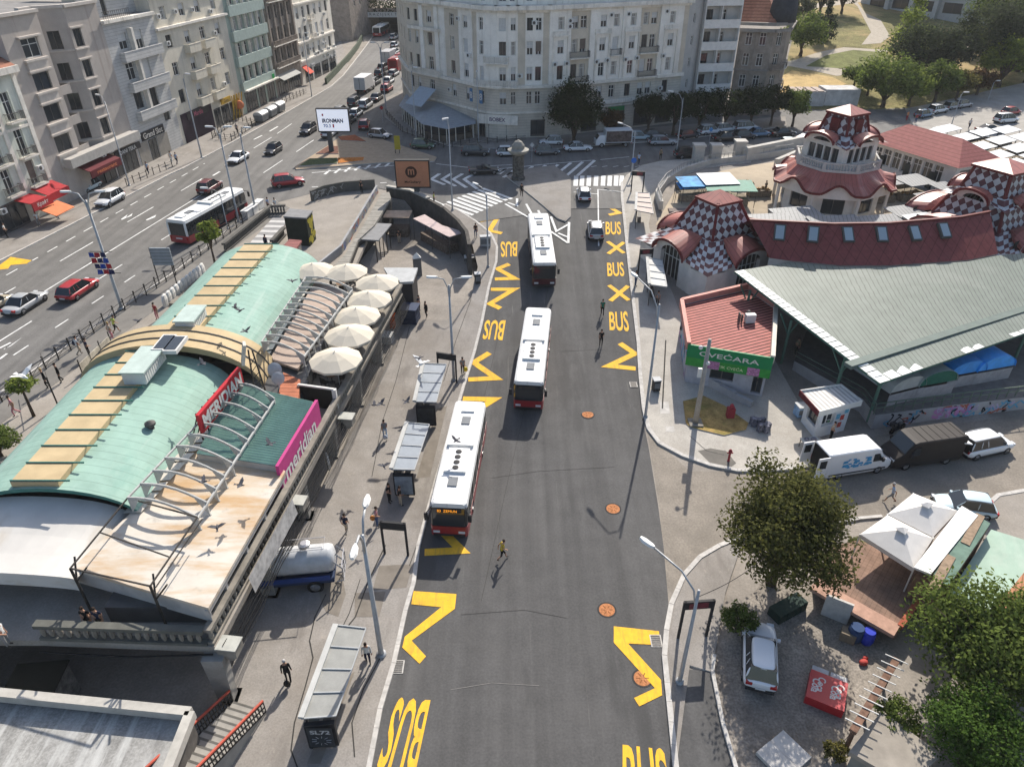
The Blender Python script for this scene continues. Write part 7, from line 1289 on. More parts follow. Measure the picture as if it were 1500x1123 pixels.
def truck_proto(curtain=False,L=7.2):
 r=thing('box_truck','x','truck');a=L/2;m=MB();m.box(-a,-1.2,.95,a-1.9,1.2,3.35);m.build('cargo_box',M('truck_box',(.60,.61,.62),.6,var=.08),r);q=MB();q.box(-a-.03,-1.1,1.05,-a+.0,1.1,3.25);q.build('rear_door',M('truck_door',(.42,.44,.46),.6,var=.08),r);q=MB();q.box(-a-.04,-.04,1.05,-a+.01,.04,3.25);q.build('door_seam',m_plas,r)
 m=MB();loft(m,[[(x,-1.05*k,.5),(x,-1.05*k,1.5),(x,-.98*k,z),(x,.98*k,z),(x,1.05*k,1.5),(x,1.05*k,.5)]for x,k,z in((a-1.85,1,2.45),(a-.7,1,2.4),(a-.2,.98,1.6),(a,.92,1.45))]);m.build('cab',m_paint,r)
 q=MB();q.add([(a-.18,-.9,1.62),(a-.18,.9,1.62),(a-.66,.88,2.33),(a-.66,-.88,2.33)],[(0,1,2,3)]);q.v=[(x+.03,y,z+.03)for x,y,z in q.v];q.build('windscreen',m_cglass,r);q=MB();q.box(-a+.1,-.5,.55,a-.3,.5,.95);q.build('chassis',m_black,r)
 for s in(-1,1):
  for x in(-a+1.2,a-1.2):wheel(r,x,s*.95,.45,.3)
  q=MB();q.box(-a-.02,s*.95-.12,.7,-a+.1,s*.95+.12,.88);q.build('tail_light',m_tail,r);q=MB();q.box(a-.1,s*.75-.15,.8,a+.01,s*.75+.15,1.0);q.build('headlight',m_head,r)
 return r
def bus_proto(L=12.0,dark=False):
 r=thing('city_bus','x','bus');a,w=L/2,1.27;m_r=M('bus_red',(.30,.018,.025),.35,var=0,coat=.4);m_w=M('bus_white',(.68,.68,.665),.6,var=.06,scale=.6);m=MB();m2=MB()
 pr=[(-a,.93),(-a+.12,.99),(-a+.5,1),(0,1),(a-.5,1),(a-.14,.97),(a,.88)]
 loft(m,[[(x,-w*k,.32),(x,-w*k,1.15),(x,w*k,1.15),(x,w*k,.32)]for x,k in pr]);m.build('lower_body',m_r,r)
 loft(m2,[[(x-(.0 if x<a-.2 else .06),-w*k*.995,1.15),(x-(.0 if x<a-.2 else .25),-w*k*.975,2.62),(x-(.0 if x<a-.2 else .25),w*k*.975,2.62),(x-(.0 if x<a-.2 else .06),w*k*.995,1.15)]for x,k in pr]);m2.build('glazing',m_cglass,r)
 m=MB();loft(m,[[(x-(.0 if x<a-.2 else .25),-w*k*.985,2.6),(x-(.0 if x<a-.2 else .25),-w*k*.93,2.9),(x-(.0 if x<a-.2 else .27),-w*k*.8,2.98),(x-(.0 if x<a-.2 else .27),w*k*.8,2.98),(x-(.0 if x<a-.2 else .25),w*k*.93,2.9),(x-(.0 if x<a-.2 else .25),w*k*.985,2.6)]for x,k in pr])
 m.box(-a+.02,-w*.9,2.1,-a+.3,w*.9,2.65);m.box(-a-.005,-w*.97,1.15,-a+.1,-w*.78,2.6);m.box(-a-.005,w*.78,1.15,-a+.1,w*.97,2.6);m.build('roof',m_w,r)
 q=MB()
 for i in range(9):q.box(-a+1.1+i*1.25,-w*.8,2.981,-a+1.13+i*1.25,w*.8,2.987)
 q.build('roof_seams',M('seam_grey',(.4,.4,.4),.7,var=.1),r)
 for i,x in enumerate((-a+2.6,a-2.4)):q=MB();q.box(x-.45,-.32,2.985,x+.45,.32,3.06);q.build('roof_hatch',M('hatch_grey',(.17,.18,.19),.6,var=.1),r)
 q=MB();q.box(.1,-.75,2.98,2.7,.75,3.16);q.box(-.55,-.95,2.98,-.2,.95,3.2);q.build('air_conditioner',M('bus_white'),r);f=MB()
 for i in range(4):f.lathe([(.22,3.165),(.22,3.19),(.12,3.2)],12,(.55+i*.58,0,0))
 f.build('fan',m_plas,r);q=MB();q.box(-a+.7,-.5,2.98,-a+1.5,.5,3.1);q.build('vent_box',M('bus_white'),r);q=MB();q.tube([(-a+1.5,-w*.8,3.0),(a-.6,-w*.8,3.0)],.03,5);q.tube([(-a+1.5,w*.8,3.0),(a-.6,w*.8,3.0)],.03,5);q.build('roof_rail',M('bus_white'),r)
 q=MB();q.add([(a+.0,-w*.84,1.22),(a+.0,w*.84,1.22),(a-.24,w*.82,2.58),(a-.24,-w*.82,2.58)],[(0,1,2,3)]);q.v=[(x+.015,y,z)for x,y,z in q.v];q.build('windscreen',m_cglass,r)
 q=MB();q.add([(a-.17,-.85,2.3),(a-.17,.85,2.3),(a-.215,.85,2.56),(a-.215,-.85,2.56)],[(0,1,2,3)]);q.v=[(x+.04,y,z)for x,y,z in q.v];d=q.build('destination_display',m_shop,r);q=MB();text_quad(q,'83  ZEMUN',(a-.125,-.75,2.34),(a-.125,.55,2.34),(a-.165,.55,2.52),(a-.165,-.75,2.52));mo=M('amber_led',(.8,.3,.02),.5,var=0);mo.node_tree.nodes['Principled BSDF'].inputs['Emission Color'].default_value=(1,.35,.02,1);mo.node_tree.nodes['Principled BSDF'].inputs['Emission Strength'].default_value=.8;q.build('lettering',mo,d)
 for s in(-1,1):
  for x in(-a+3.1,a-2.75):wheel(r,x,s*(w-.14),.48,.3)
  q=MB();q.box(a-.12,s*.85-.22,.58,a+.01,s*.85+.22,.78);q.build('headlight',m_head,r);q=MB();q.box(-a-.02,s*1.05-.1,.7,-a+.05,s*1.05+.1,1.12);q.build('tail_light',m_tail,r);q=MB();q.bar((a-.3,s*1.1,2.7),(a+.18,s*1.42,2.5),.05);q.box(a+.08,s*1.45-.12,1.85,a+.2,s*1.45+.12,2.45);q.build('mirror',m_plas,r)
  for i in range(7):q=MB();x=-a+1.5+i*1.5;q.box(x,s*w*.985-.02,1.15,x+.09,s*w*.985+.025,2.62);q.build('pillar',m_plas,r)
 for x in(a-1.5,.3,-a+1.7):q=MB();q.box(x-.6,-w-.012,.38,x+.6,-w+.02,2.45);q.build('door',m_cglass,r)
 q=MB();q.box(-a-.015,-.85,1.5,-a+.01,.85,2.35);q.build('rear_window',m_cglass,r);q=MB();q.box(-a-.02,-.4,.75,-a,.4,.9);q.build('number_plate',m_plate,r);q=MB();q.box(-a+.2,-1.1,.2,a-.2,1.1,.4);q.build('underbody',m_black,r);q=MB();q.box(a-.1,-w*.84,.34,a+.03,w*.84,.5);q.build('bumper',m_plas,r);return r
PRO={}
def place(kind,loc,rz,col,label,group,slope=True):
 if kind not in PRO:o=PRO[kind]={'van':van_proto,'truck':truck_proto,'bus':bus_proto}.get(kind,lambda:car_proto(kind))()
 else:o=copy_tree(PRO[kind])
 o.location=loc;o.rotation_euler=(0,0,rz)
 o['label']=label;o['group']=group;remat(o,{'paint_proto':paint(col)})
 if kind in('sedan','hatch','wagon','suv','minivan','cab'):o.name='car'
 if slope:
  d=Vector((cos(rz),sin(rz),0))*2;g=(SURF(loc.x+d.x,loc.y+d.y)-SURF(loc.x-d.x,loc.y-d.y))/4;o.rotation_euler=(0,-math.atan(g),rz)
 return o
def SURF(x,y):return fav(x,y)+.05 if(x<-14 or y>92)else hbase(x,y)+.01
def surf_at(px,py,dz=0):
 z=2.0
 for i in range(40):q=P(px,py,z);z=.5*z+.5*SURF(q.x,q.y)
 return P(px,py,z)
AVD=atan2(FD.y,FD.x);TOW=AVD+pi
g1='cars on the avenue';g2='cars queuing towards the tunnel';g3='cars around the crossing';g4='cars parked along the tree row';g5='cars in the right-hand side road';g6='cars in the parking lot by the park';g7='cars in the bus street'
CARS=[('wagon',117,430,AVD,'red','bright red estate car on the avenue beside the fence',g1),('sedan',40,450,AVD,'silver','silver grey saloon behind the red estate car',g1),('hatch',-8,452,AVD,'beige','beige car cut off by the left picture edge',g1),('suv',163,298,TOW,'white','white off-roader with roof rails near the red awning',g1),('hatch',131,279,TOW,'ice','pale blue car parked under the maroon awning',g1),('sedan',350,236,TOW,'white','white saloon on the avenue above the bus',g1),('hatch',401,224,TOW,'black','black hatchback between the white saloon and the screen billboard',g1),('suv',452,195,TOW,'black','black off-roader left of the screen billboard',g1),('suv',309,280,AVD,'wine','dark wine red car hidden behind the white-roofed avenue bus',g1),('suv',423,272,AVD-1.0,'red','red off-roader turning at the upper plaza corner',g1),('wagon',484,199,AVD,'white','white car partly behind the billboard pole',g2),('wagon',500,166,AVD,'grey','grey estate roof just above the screen billboard',g2),('minivan',520,154,AVD,'dark','dark people carrier left of the small white van',g2),('hatch',522,170,AVD,'white','white hatchback right of the screen billboard',g2),('minivan',536,158,AVD,'white','small white van between black saloon and dark carrier',g2),('sedan',552,147,AVD,'black','black saloon behind the red and black car',g2),('hatch',512,180,AVD,'dark','dark car squeezed at the billboard edge',g2),('suv',549,124,AVD,'dark','dark car right of the big white box truck',g2),('suv',567,134,AVD,'red','red car with black tailgate in the right queue lane',g2),('hatch',570,122,AVD,'white','white hatchback just ahead of the red queue car',g2),('wagon',577,111,AVD,'silver','silver estate behind the red queue bus',g2),('suv',557,112,AVD,'black','black off-roader behind the grey queue van',g2),('minivan',562,103,AVD,'grey','grey van behind the curtain truck',g2),('hatch',597,88,AVD,'white','white car partly behind the corner palace',g2),('hatch',579,79,AVD,'white','white car in front of the curtain truck',g2),('hatch',578,69,AVD,'white','white car two ahead of the curtain truck',g2),('minivan',577,58,AVD,'silver','silver van entering the tunnel shade',g2),('minivan',593,66,AVD,'ice','pale van at the tunnel mouth beside the palace',g2),('suv',594,78,AVD,'dark','dark car at the tunnel mouth right lane',g2),('suv',534,188,AVD+.25,'red','red off-roader passing the flower island tip',g3),('hatch',557,202,-.35,'silver','silver hatchback rounding the flower island',g3),('hatch',620,217,-.15,'green','silver green striped car under the pavilion',g3),('suv',697,227,-.05,'dark','dark grey off-roader below the pavilion',g3),('hatch',745,228,.05,'white','white car half hidden by the advertising column',g3),('cab',709,254,.1,'black','black open car beside the chevron markings',g3),('hatch',801,226,.12,'grey','grey hatchback right of the advertising column',g3),('hatch',807,212,pi,'white','white hatchback parked left of the round tree foot',g4),('sedan',846,221,.1,'white','white saloon in front of the big round tree',g3),('hatch',936,205,.05,'ice','pale blue car behind the printed box van',g4),('wagon',970,212,.1,'silver','silver white estate driving right of the box van',g3),('sedan',956,202,.1,'black','black car in the tree shade right of the box van',g4),('hatch',1007,202,.4,'dark','dark car in the deep tree shade',g4),('suv',1039,197,.35,'white','white car parked under the right trees first',g4),('wagon',1062,193,.35,'white','second white car parked under the right trees',g4),('minivan',1091,192,.3,'white','large white car parked beside the dark corner house',g4),('sedan',1063,206,.2,'black','black saloon below the two white parked cars',g4),('hatch',1090,203,.2,'dark','dark hatchback below the large white parked car',g4),('suv',1008,231,.15,'black','black car parked at the gate pillars',g3),('sedan',1110,200,.2,'blue','blue saloon at the foot of the corner trees',g4),('sedan',1145,199,.25,'black','black saloon right of the corner trees',g4),('hatch',1157,215,.1,'ice','pale blue car left of the checkered pavilion top',g4),('hatch',1352,172,.5,'blue','blue car left of the white one in the park-side lot',g6),('sedan',1425,205,.1,'grey','grey saloon at the white stalls in the lot',g6),('hatch',1480,168,.4,'red','red hatchback behind the white van in the lot',g6),('suv',1372,166,.5,'white','white car leftmost in the park-side lot',g6),('hatch',1393,160,.5,'silver','silver car beside the white one in the park-side lot',g6),('suv',1408,158,.5,'silver','grey car rightmost of three in the park-side lot',g6),('sedan',1448,195,.05,'black','black car between stalls and park-side lot',g6),('minivan',1472,180,.3,'white','white van at the right edge of the lot',g6),('hatch',855,290,1.56,'white','white hatchback at the crossing of the bus street',g7),('suv',872,343,1.53,'silver','silver off-roader beside the topmost X marking',g7)]
for kind,px,py,rz,col,lb,g in CARS:place(kind,surf_at(px,py),rz,col,lb,g)
wc=place('suv',G(1110,968),atan2(1.0,.28),'white','white off-roader parked in the yard under the big tree','cars in the yard');wc.location.z=.03
mv=place('minivan',G(1437,660),.28,'white','white people carrier with its tailgate up in the side road',g5,False);q=MB();q.add([(-2.25,-.75,1.7),(-2.25,.75,1.7),(-3.05,.7,1.95),(-3.05,-.7,1.95),(-2.25,-.75,1.62),(-2.25,.75,1.62),(-3.05,.7,1.87),(-3.05,-.7,1.87)],[(0,1,2,3),(7,6,5,4),(2,6,7,3),(0,3,7,4),(1,5,6,2)]);q.build('tailgate',paint('white'),mv);q=MB();q.box(-2.32,-.7,.7,-2.25,.7,1.62);q.build('boot_opening',m_black,mv)
place('hatch',G(1408,748),pi-.22,'ice','pale blue white car half behind the garden tents',g5,False)
v1=place('van',G(1243,686),.22,'white','white delivery van with open rear and blue map print','vans in the side road',False);v1['label']='white delivery van with open rear and blue map print'
v2=place('van',G(1342,672),pi+.2,'dark','matt dark brown van facing the white delivery van','vans in the side road',False);v2['label']='matt dark brown van facing the white delivery van';v2.scale=(1.05,1.05,1.02);remat(v2,{'paint_proto':M('matt_brown',(.032,.027,.025),.5,var=.15)})
q=MB();rr_=random.Random(8)
for i in range(26):x,z=rr_.uniform(-1.6,.7),rr_.uniform(1.1,1.9);s=rr_.uniform(.08,.28);q.add([(x-s,-1.017,z-s*.5),(x+s,-1.017-.0004*i,z-s*.4),(x+s*.7,-1.017-.0004*i,z+s*.5),(x-s*.8,-1.017,z+s*.4)],[(0,1,2,3)])
q.build('map_print',M('map_blue',(.06,.30,.55),.5,var=.2),v1);q=MB();q.box(-2.85,-.9,.6,-2.79,.9,2.3);q.build('cargo_opening',m_black,v1)
for s in(-1,1):q=MB();q.box(-3.7,s*1.0-.03,.5,-2.8,s*1.0+.03,2.35);q.build('rear_door',paint('white'),v1);q=MB();q.box(-3.55,s*1.0-.045,1.4,-3.0,s*1.0+.045,2.1);q.build('rear_glass',m_cglass,v1)
place('truck',surf_at(536,134),AVD,'white','big white box truck in the queue','trucks');t=place('truck',surf_at(571,94),AVD,'white','grey curtain truck further up the queue','trucks');remat(t,{'truck_box':M('curtain_grey',(.33,.33,.34),.7)})
bv=place('truck',surf_at(897,214),pi+.1,'white','white box van with dark printed side in front of the trees','trucks',False);bv.scale=(.82,.85,.8);q=MB();q.box(-3.4,-1.215,1.1,1.6,-1.203,3.2);q.box(-3.4,1.203,1.1,1.6,1.215,3.2);q.build('side_print',M('food_print',(.12,.09,.08),.6,var=.9,scale=1.6),bv)
def bus_at(x,y,dx,dy,lb):
 rz=atan2(dy,dx);o=place('bus',Vector((x,y,SURF(x,y))),rz,'white',lb,'red and white city buses');d=Vector((cos(rz),sin(rz),0))*5;g=(SURF(x+d.x,y+d.y)-SURF(x-d.x,y-d.y))/10;o.rotation_euler=(0,-math.atan(g),rz);o.location.z=(SURF(x+d.x*.6,y+d.y*.6)+SURF(x-d.x*.6,y-d.y*.6))/2+.01;return o
bus_at(-3.75,40.3,-.9,-12,'city bus at the left shelters with lit amber destination sign');b2_=bus_at(1.95,54.9,-1.24,-12.4,'city bus driving down the middle of the bus street');b3_=bus_at(3.25,75.2,.35,-11.5,'city bus with dark front beside the hatched triangle');streaks(MATS['bus_white'],(.42,.41,.39),(.5,2.5,1),0,.5,.56,.7)
for q in(b2_,b3_):remat(q,{'amber_led':M('led_off',(.10,.07,.04),.5,var=0)})
remat(b3_,{'bus_red':M('bus_dark_red2',(.07,.012,.016),.35,var=0,coat=.4)})
bus_at(-35.9,81.6,2.9,10.9,'city bus seen from behind on the avenue')
rb=bus_at(-31.5,187,1.2,12,'red bus in the middle of the tunnel queue');q=surf_at(586,100);rb.location=q;rb.rotation_euler=(0,0,AVD);remat(rb,{'bus_white':M('bus_red'),'car_glass':M('bus_dark_red',(.12,.012,.015),.3,var=0)});rb2=bus_at(-40,262,1,10,'bus with white back inside the tunnel');rb2.location=(-41.5,250,TZ+.06)
tp=G(438,852);tt=thing('tank_truck','white cylindrical tank truck standing half under the terrace','truck',tp,.12);m=MB();m.T=Matrix.Rotation(pi/2,4,'Y');m.lathe([(.45,-2.5),(.84,-2.35),(.88,0),(.88,2.1),(.8,2.35),(.45,2.5)],22);m.T=None;m.v=[(x,y,z+1.95)for x,y,z in m.v];m.build('tank',M('tank_white',(.44,.45,.46),.4,var=.25,scale=1.2),tt,True)
m=MB();m.box(-4.2,-1.0,.8,2.4,1.0,1.1);m.build('chassis',M('navy_frame',(.03,.045,.09),.6),tt);m=MB();m.box(-4.6,-1.1,.7,-2.8,1.1,2.6);m.build('cab',M('cab_blue',(.42,.44,.46),.5),tt);m=MB();m.box(-2.3,-1.08,1.1,2.2,-1.0,1.45);m.build('side_stripe',M('tank_blue',(.03,.06,.2),.5),tt);m=MB();m.lathe([(.35,3.1),(.35,3.3),(.2,3.36)],14,(.8,0,0));m.build('manhole',m_rim,tt);m=MB()
for y in(-.7,0,.7):
 m.tube([(2.5,y,.5),(2.9,y,.6),(2.95,y,1.6),(2.5,y,2.2)],.05,6)
for z in(.6,1.0,1.4,1.8):m.bar((2.93,-.8,z),(2.93,.8,z),.05)
m.tube([(-1,-.5,3.2),(2,-.5,3.2),(2,.5,3.2),(-1,.5,3.2)],.03,5);m.build('pipework',m_rim,tt)
for x in(1.2,-3.6):
 for y in(-.9,.9):wheel(tt,x,y,.5,.32)
mo_=thing('motorcycle','black motorcycle parked at the graffiti wall behind the white van','motorcycle',G(1313,632),.5)
for x in(-.65,.65):w_=wheel(mo_,x,.001,.31,.13)
m=MB();m.bar((-.6,0,.4),(.3,0,.55),.25,.3);m.tube([(.65,0,.35),(.4,0,1.0)],.05,6);m.tube([(.42,-.35,1.05),(.38,0,1.0),(.42,.35,1.05)],.03,6);m.build('frame',m_plas,mo_);m=MB();m.ball((.15,0,.8),.3,.16,.16);m.build('fuel_tank',paint('black'),mo_,True);m=MB();m.box(-.65,-.14,.72,-.1,.14,.84);m.build('seat',m_plas,mo_);m=MB();m.box(-.95,-.22,.8,-.55,.22,1.15);m.build('top_case',m_plas,mo_)
# ================================================================ street furniture
m_pole=M('galvanised_pole',(.36,.37,.38),.5,var=.15,scale=2,metal=.3);m_lampw=M('lamp_head_white',(.66,.66,.64),.5,var=.08);m_concp=M('concrete_pole',(.34,.32,.29),.9,var=.15,scale=3)
def lamp(label,base,top,arms,z=None,r=.11,mat=None,grp='street lamps',curve=True):
 """pole from its foot in the photograph up to the height where its top is seen; arms: photo points of the lamp heads at that height"""
 b=surf_at(*base)if z is None else P(*base,z);t=AT(top[0],top[1],b.y);t.x=b.x+(t.x-b.x)*.35;hh=t.z-b.z;o=thing('street_lamp',label,'street lamp',b,0,grp);m=MB();m.tube([(0,0,0),(0,0,.5),(0,0,hh*.96)],[r*1.25,r,r*.6],8);m.tube([(0,0,0),(0,0,.25)],r*1.8,8);m.build('pole',mat or m_pole,o,True)
 for a in arms:
  if len(a)==3:e=Vector((a[0],a[1],hh+a[2]))
  else:q=P(a[0],a[1],t.z+.35);e=Vector((q.x-b.x,q.y-b.y,hh+.35))
  d=Vector((e.x,e.y,0));d=d.normalized()if d.length>.01 else Vector((1,0,0));m=MB();m.tube([(0,0,hh*.8 if curve else hh*.95),(e.x*.08,e.y*.08,hh*.93),(e.x*.35,e.y*.35,hh+.12),(e.x*.95,e.y*.95,e.z)],r*.42,6);m.build('arm',mat or m_pole,o,True)
  n=Vector((-d.y,d.x,0));m=MB();loft(m,[[e+d*x-n*w+Vector((0,0,-.02)),e+d*x-n*w*.6+Vector((0,0,.1)),e+d*x+n*w*.6+Vector((0,0,.1)),e+d*x+n*w+Vector((0,0,-.02)),e+d*x+Vector((0,0,-.1))]for x,w in((-.3,.07),(-.1,.17),(.35,.2),(.62,.1))]);m.build('lamp_head',m_lampw,o)
 return o
lamp('tall curved street lamp on the right kerb near the rounded corner',(945,612),(968,438),[(931,404)],r=.12);lamp('tall curved street lamp on the lower right island',(995,1000),(1034,858),[(952,797)],r=.13)
lamp('street lamp with two heads standing by the nearest left shelter',(559,960),(537,775),[(0,1.5,.3),(0,-1.6,.3)],r=.16);lamp('street lamp with two white heads at the gantry of the upper shelter',(665,558),(657,411),[(-1.2,.1,.25),(1.3,.1,.25)],r=.13)
lamp('slim street lamp on the left kerb at the sunken plaza',(715,392),(714,280),[(698,270)],r=.1);lamp('slim street lamp at the left end of the zebra',(663,309),(657,178),[(654,174)],r=.1);lamp('street lamp on the corner pavement right of the crossing',(990,231),(995,140),[(984,134)],r=.1);lamp('street lamp at the start of the right kerb by the crossing',(925,256),(928,190),[(910,181)],r=.1)
lamp('street lamp with two heads and flags between carriageway and vaulted roof',(179,453),(124,286),[(-1.3,0,.3),(1.3,.1,.3)],r=.15);lamp('street lamp on the pavement before the brown grey block',(190,273),(156,143),[(-.8,.5,.2)],r=.1);lamp('street lamp on the pavement before the cream house',(296,232),(270,110),[(.8,-.3,.2)],r=.12);lamp('street lamp on the pavement before the sooty house',(457,142),(447,50),[(.7,-.2,.2)],r=.1)
lamp('street lamp left of the pair at the avenue bus',(350,326),(330,190),[(-.9,.1,.3),(.9,.1,.3)],r=.13);lamp('street lamp right of the pair at the avenue bus',(375,311),(357,190),[(.9,-.2,.3)],r=.13);lamp('thin pole with bent arm beside the avenue bus',(334,336),(322,280),[(-1.6,.2,.3)],r=.07);lamp('street lamp with two heads in the tunnel queue',(566,167),(563,65),[(-1.1,0,.3),(1.1,0,.3)],r=.11)
lamp('street lamp in front of the corner palace left',(610,205),(606,100),[(.6,-.5,.2)],r=.1);lamp('street lamp in front of the rounded palace corner',(701,209),(699,108),[(0,.6,.2)],r=.09);lamp('street lamp before the park-side lot',(1393,185),(1402,137),[(.6,0,.2)],r=.09);lamp('street lamp between trees at the park-side lot',(1446,150),(1452,120),[(.5,0,.2)],r=.09)
b=G(1018,622);t=AT(1033,497,b.y);o=thing('utility_pole','pale concrete pole with a white camera in front of the flower shop','pole',b);m=MB();m.tube([(0,0,0),(0,0,t.z-b.z)],[.24,.14],10);m.build('shaft',m_concp,o,True);m=MB();m.box(-.55,-.55,0,.55,.55,.3);m.build('footing',m_conc2,o);m=MB();m.bar((0,0,t.z-b.z-.6),(-.6,-.2,t.z-b.z-.5),.06);m.ball((-.65,-.2,t.z-b.z-.6),.17);m.ball((.1,-.25,t.z-b.z-2),.16);m.build('camera',m_frame,o,True);m=MB();m.box(-.5,-.1,t.z-b.z-3.4,-.2,.1,t.z-b.z-2.6);m.build('switch_box',m_ac,o)
M('copper_face',(.42,.19,.11),.6,var=.1)
def billboard(label,q,base,z,back,draw,name='billboard'):
 b=surf_at(*base)if z is None else P(*base,z);tl,tr,br,bl=[AT(x,y,b.y-.25)for x,y in q];x0,x1=(tl.x+bl.x)/2,(tr.x+br.x)/2;z0,z1=(bl.z+br.z)/2,(tl.z+tr.z)/2;o=thing(name,label,'billboard',b,0);m=MB();m.box(x0-.15,b.y-.25,z0-.2,x1+.15,b.y+.35,z1+.15);part('casing',m,m_plas,o);m=MB();m.box(b.x-.35,b.y-.1,b.z,b.x+.35,b.y+.3,z0);part('post',m,M('post_dark',(.07,.075,.08),.6),o);m=MB();m.box(x0,b.y-.28,z0,x1,b.y-.255,z1);s=part('face',m,back,o);draw(s,x0,x1,z0,z1,b.y-.29,o);return o
def put(s,o,mb,name,mat):
 l=o.location;mb.v=[(v[0]-l.x,v[1]-l.y,v[2]-l.z)for v in mb.v];mb.build(name,mat,s)
def screen(s,x0,x1,z0,z1,y,o):
 w,hh=x1-x0,z1-z0;m=MB();text_on(m,'IRONMAN',(x0+w*.14,y,z0+hh*.38),(1,0,0),(0,0,1),w*.68,hh*.2,0,.04);put(s,o,m,'lettering',M('navy_ink',(.01,.03,.10),.6));m=MB();text_on(m,'70.3',(x0+w*.16,y,z0+hh*.16),(1,0,0),(0,0,1),w*.24,hh*.16,0,.02);put(s,o,m,'lettering',M('blue_ink',(.04,.16,.42),.6));m=MB();m.box(x0+w*.46,y,z0+hh*.16,x0+w*.51,y+.005,z0+hh*.32);m.lathe([(w*.035,0),(w*.035,.02)],10,(0,0,0))if False else m.box(x0+w*.15,y,z0+hh*.7,x0+w*.2,y+.005,z0+hh*.8);put(s,o,m,'mark',M('red_ink',(.5,.03,.05),.6))
ms=M('lit_screen',(.72,.75,.85),.5,var=0);nn_,bb_=nodes_of(ms);bb_.inputs['Emission Color'].default_value=(.9,.93,1,1);bb_.inputs['Emission Strength'].default_value=.35
billboard('bright white advertising screen on the flower island',[(464,161),(510,160),(511,193),(467,191)],(486,224),None,ms,screen)
def copper(s,x0,x1,z0,z1,y,o):
 w,hh=x1-x0,z1-z0;cx,cz=x0+w*.46,z0+hh*.58;r_=hh*.23;m=MB();m.add([(cx+r_*cos(2*pi*k/24),y,cz+r_*sin(2*pi*k/24))for k in range(24)],[tuple(range(24))]);put(s,o,m,'emblem',M('copper_dark',(.05,.022,.015),.6));m=MB();text_on(m,'m',(cx-r_*.55,y-.006,cz-r_*.45),(1,0,0),(0,0,1),r_*1.1,r_*1.0,0,.02);put(s,o,m,'emblem_letter',M('copper_face',(.32,.13,.07),.6));m=MB();text_on(m,'McGallery',(x0+w*.24,y,z0+hh*.12),(1,0,0),(0,0,1),w*.5,hh*.12,0,.03);put(s,o,m,'lettering',M('copper_dark'))
billboard('copper brown advertising panel standing in the sunken plaza',[(580,237),(628,236),(628,273),(581,274)],(614,322),1.5,M('copper_face'),copper)
for lb,base,q in(('grey louvred sign board on two legs beside the avenue fence',(232,415),[(220,363),(251,367),(253,389),(224,388)]),('yellow narrow sign post at the flower island',(583,226),[(577,199),(586,199),(586,219),(578,219)])):
 b=surf_at(*base);tl,tr,br,bl=[AT(*p,b.y)for p in q];o=thing('sign_board',lb,'sign',b);m=MB();m.box((tl.x+bl.x)/2,b.y-.08,bl.z,(tr.x+br.x)/2,b.y+.08,tl.z);part('board',m,stripes(M('louvre_grey',(.27,.29,.31),.6),'Object',2,3,.8,.5)if 'grey' in lb else M('sign_yellow',(.42,.33,.04),.6),o);m=MB()
 for x in(bl.x+.1,br.x-.1):m.tube([(x,b.y,b.z),(x,b.y,tl.z)],.06,6)
 part('leg',m,m_iron,o)
b=surf_at(168,428);o=thing('flag_cluster','cluster of blue and red striped flags on the avenue lamp','flags',AT(153,385,surf_at(179,453).y));m=MB()
for i in range(3):
 for j in range(4):x,z=-.75+i*.52,.9-j*.55;m.add([(x-.24+.1*j,-.3-.1*((i+j)%2),z-.22),(x+.24+.1*j,-.3,z-.22),(x+.24+.1*j,-.34,z+.22),(x-.24+.1*j,-.26,z+.22)],[(0,1,2,3)],(i+j)%3)
m.build('flags',[M('flag_blue',(.02,.05,.25),.8),M('flag_red',(.32,.02,.03),.8),M('flag_navy',(.015,.02,.07),.8)],o);m=MB();m.bar((-1,0,1.1),(1,0,1.1),.05);m.bar((-.8,0,-1),(1.2,0,-1),.05);m.build('brackets',m_iron,o)
b=surf_at(759,264);t=AT(758,205,b.y);hh=t.z-b.z;o=thing('advertising_column','round dark advertising column with domed top on the traffic island','advertising column',b);m=MB();m.lathe([(.95,0),(.95,.5),(.8,.6),(.8,hh*.66),(1.0,hh*.68)],16);m.build('drum',M('poster_mix',(.10,.095,.085),.8,var=.7,scale=3),o);m=MB();m.lathe([(1.0,hh*.66),(1.45,hh*.72),(1.5,hh*.77),(.9,hh*.8),(.85,hh*.88),(.5,hh*.96),(.1,hh)],16);m.build('cap',M('column_cap',(.26,.25,.22),.7,var=.2),o)
m_shroof=M('shelter_polycarbonate',(.24,.27,.30),.3,var=.12,scale=1.5,spec=.6);m_shf=M('shelter_steel',(.36,.37,.37),.5,var=.1)
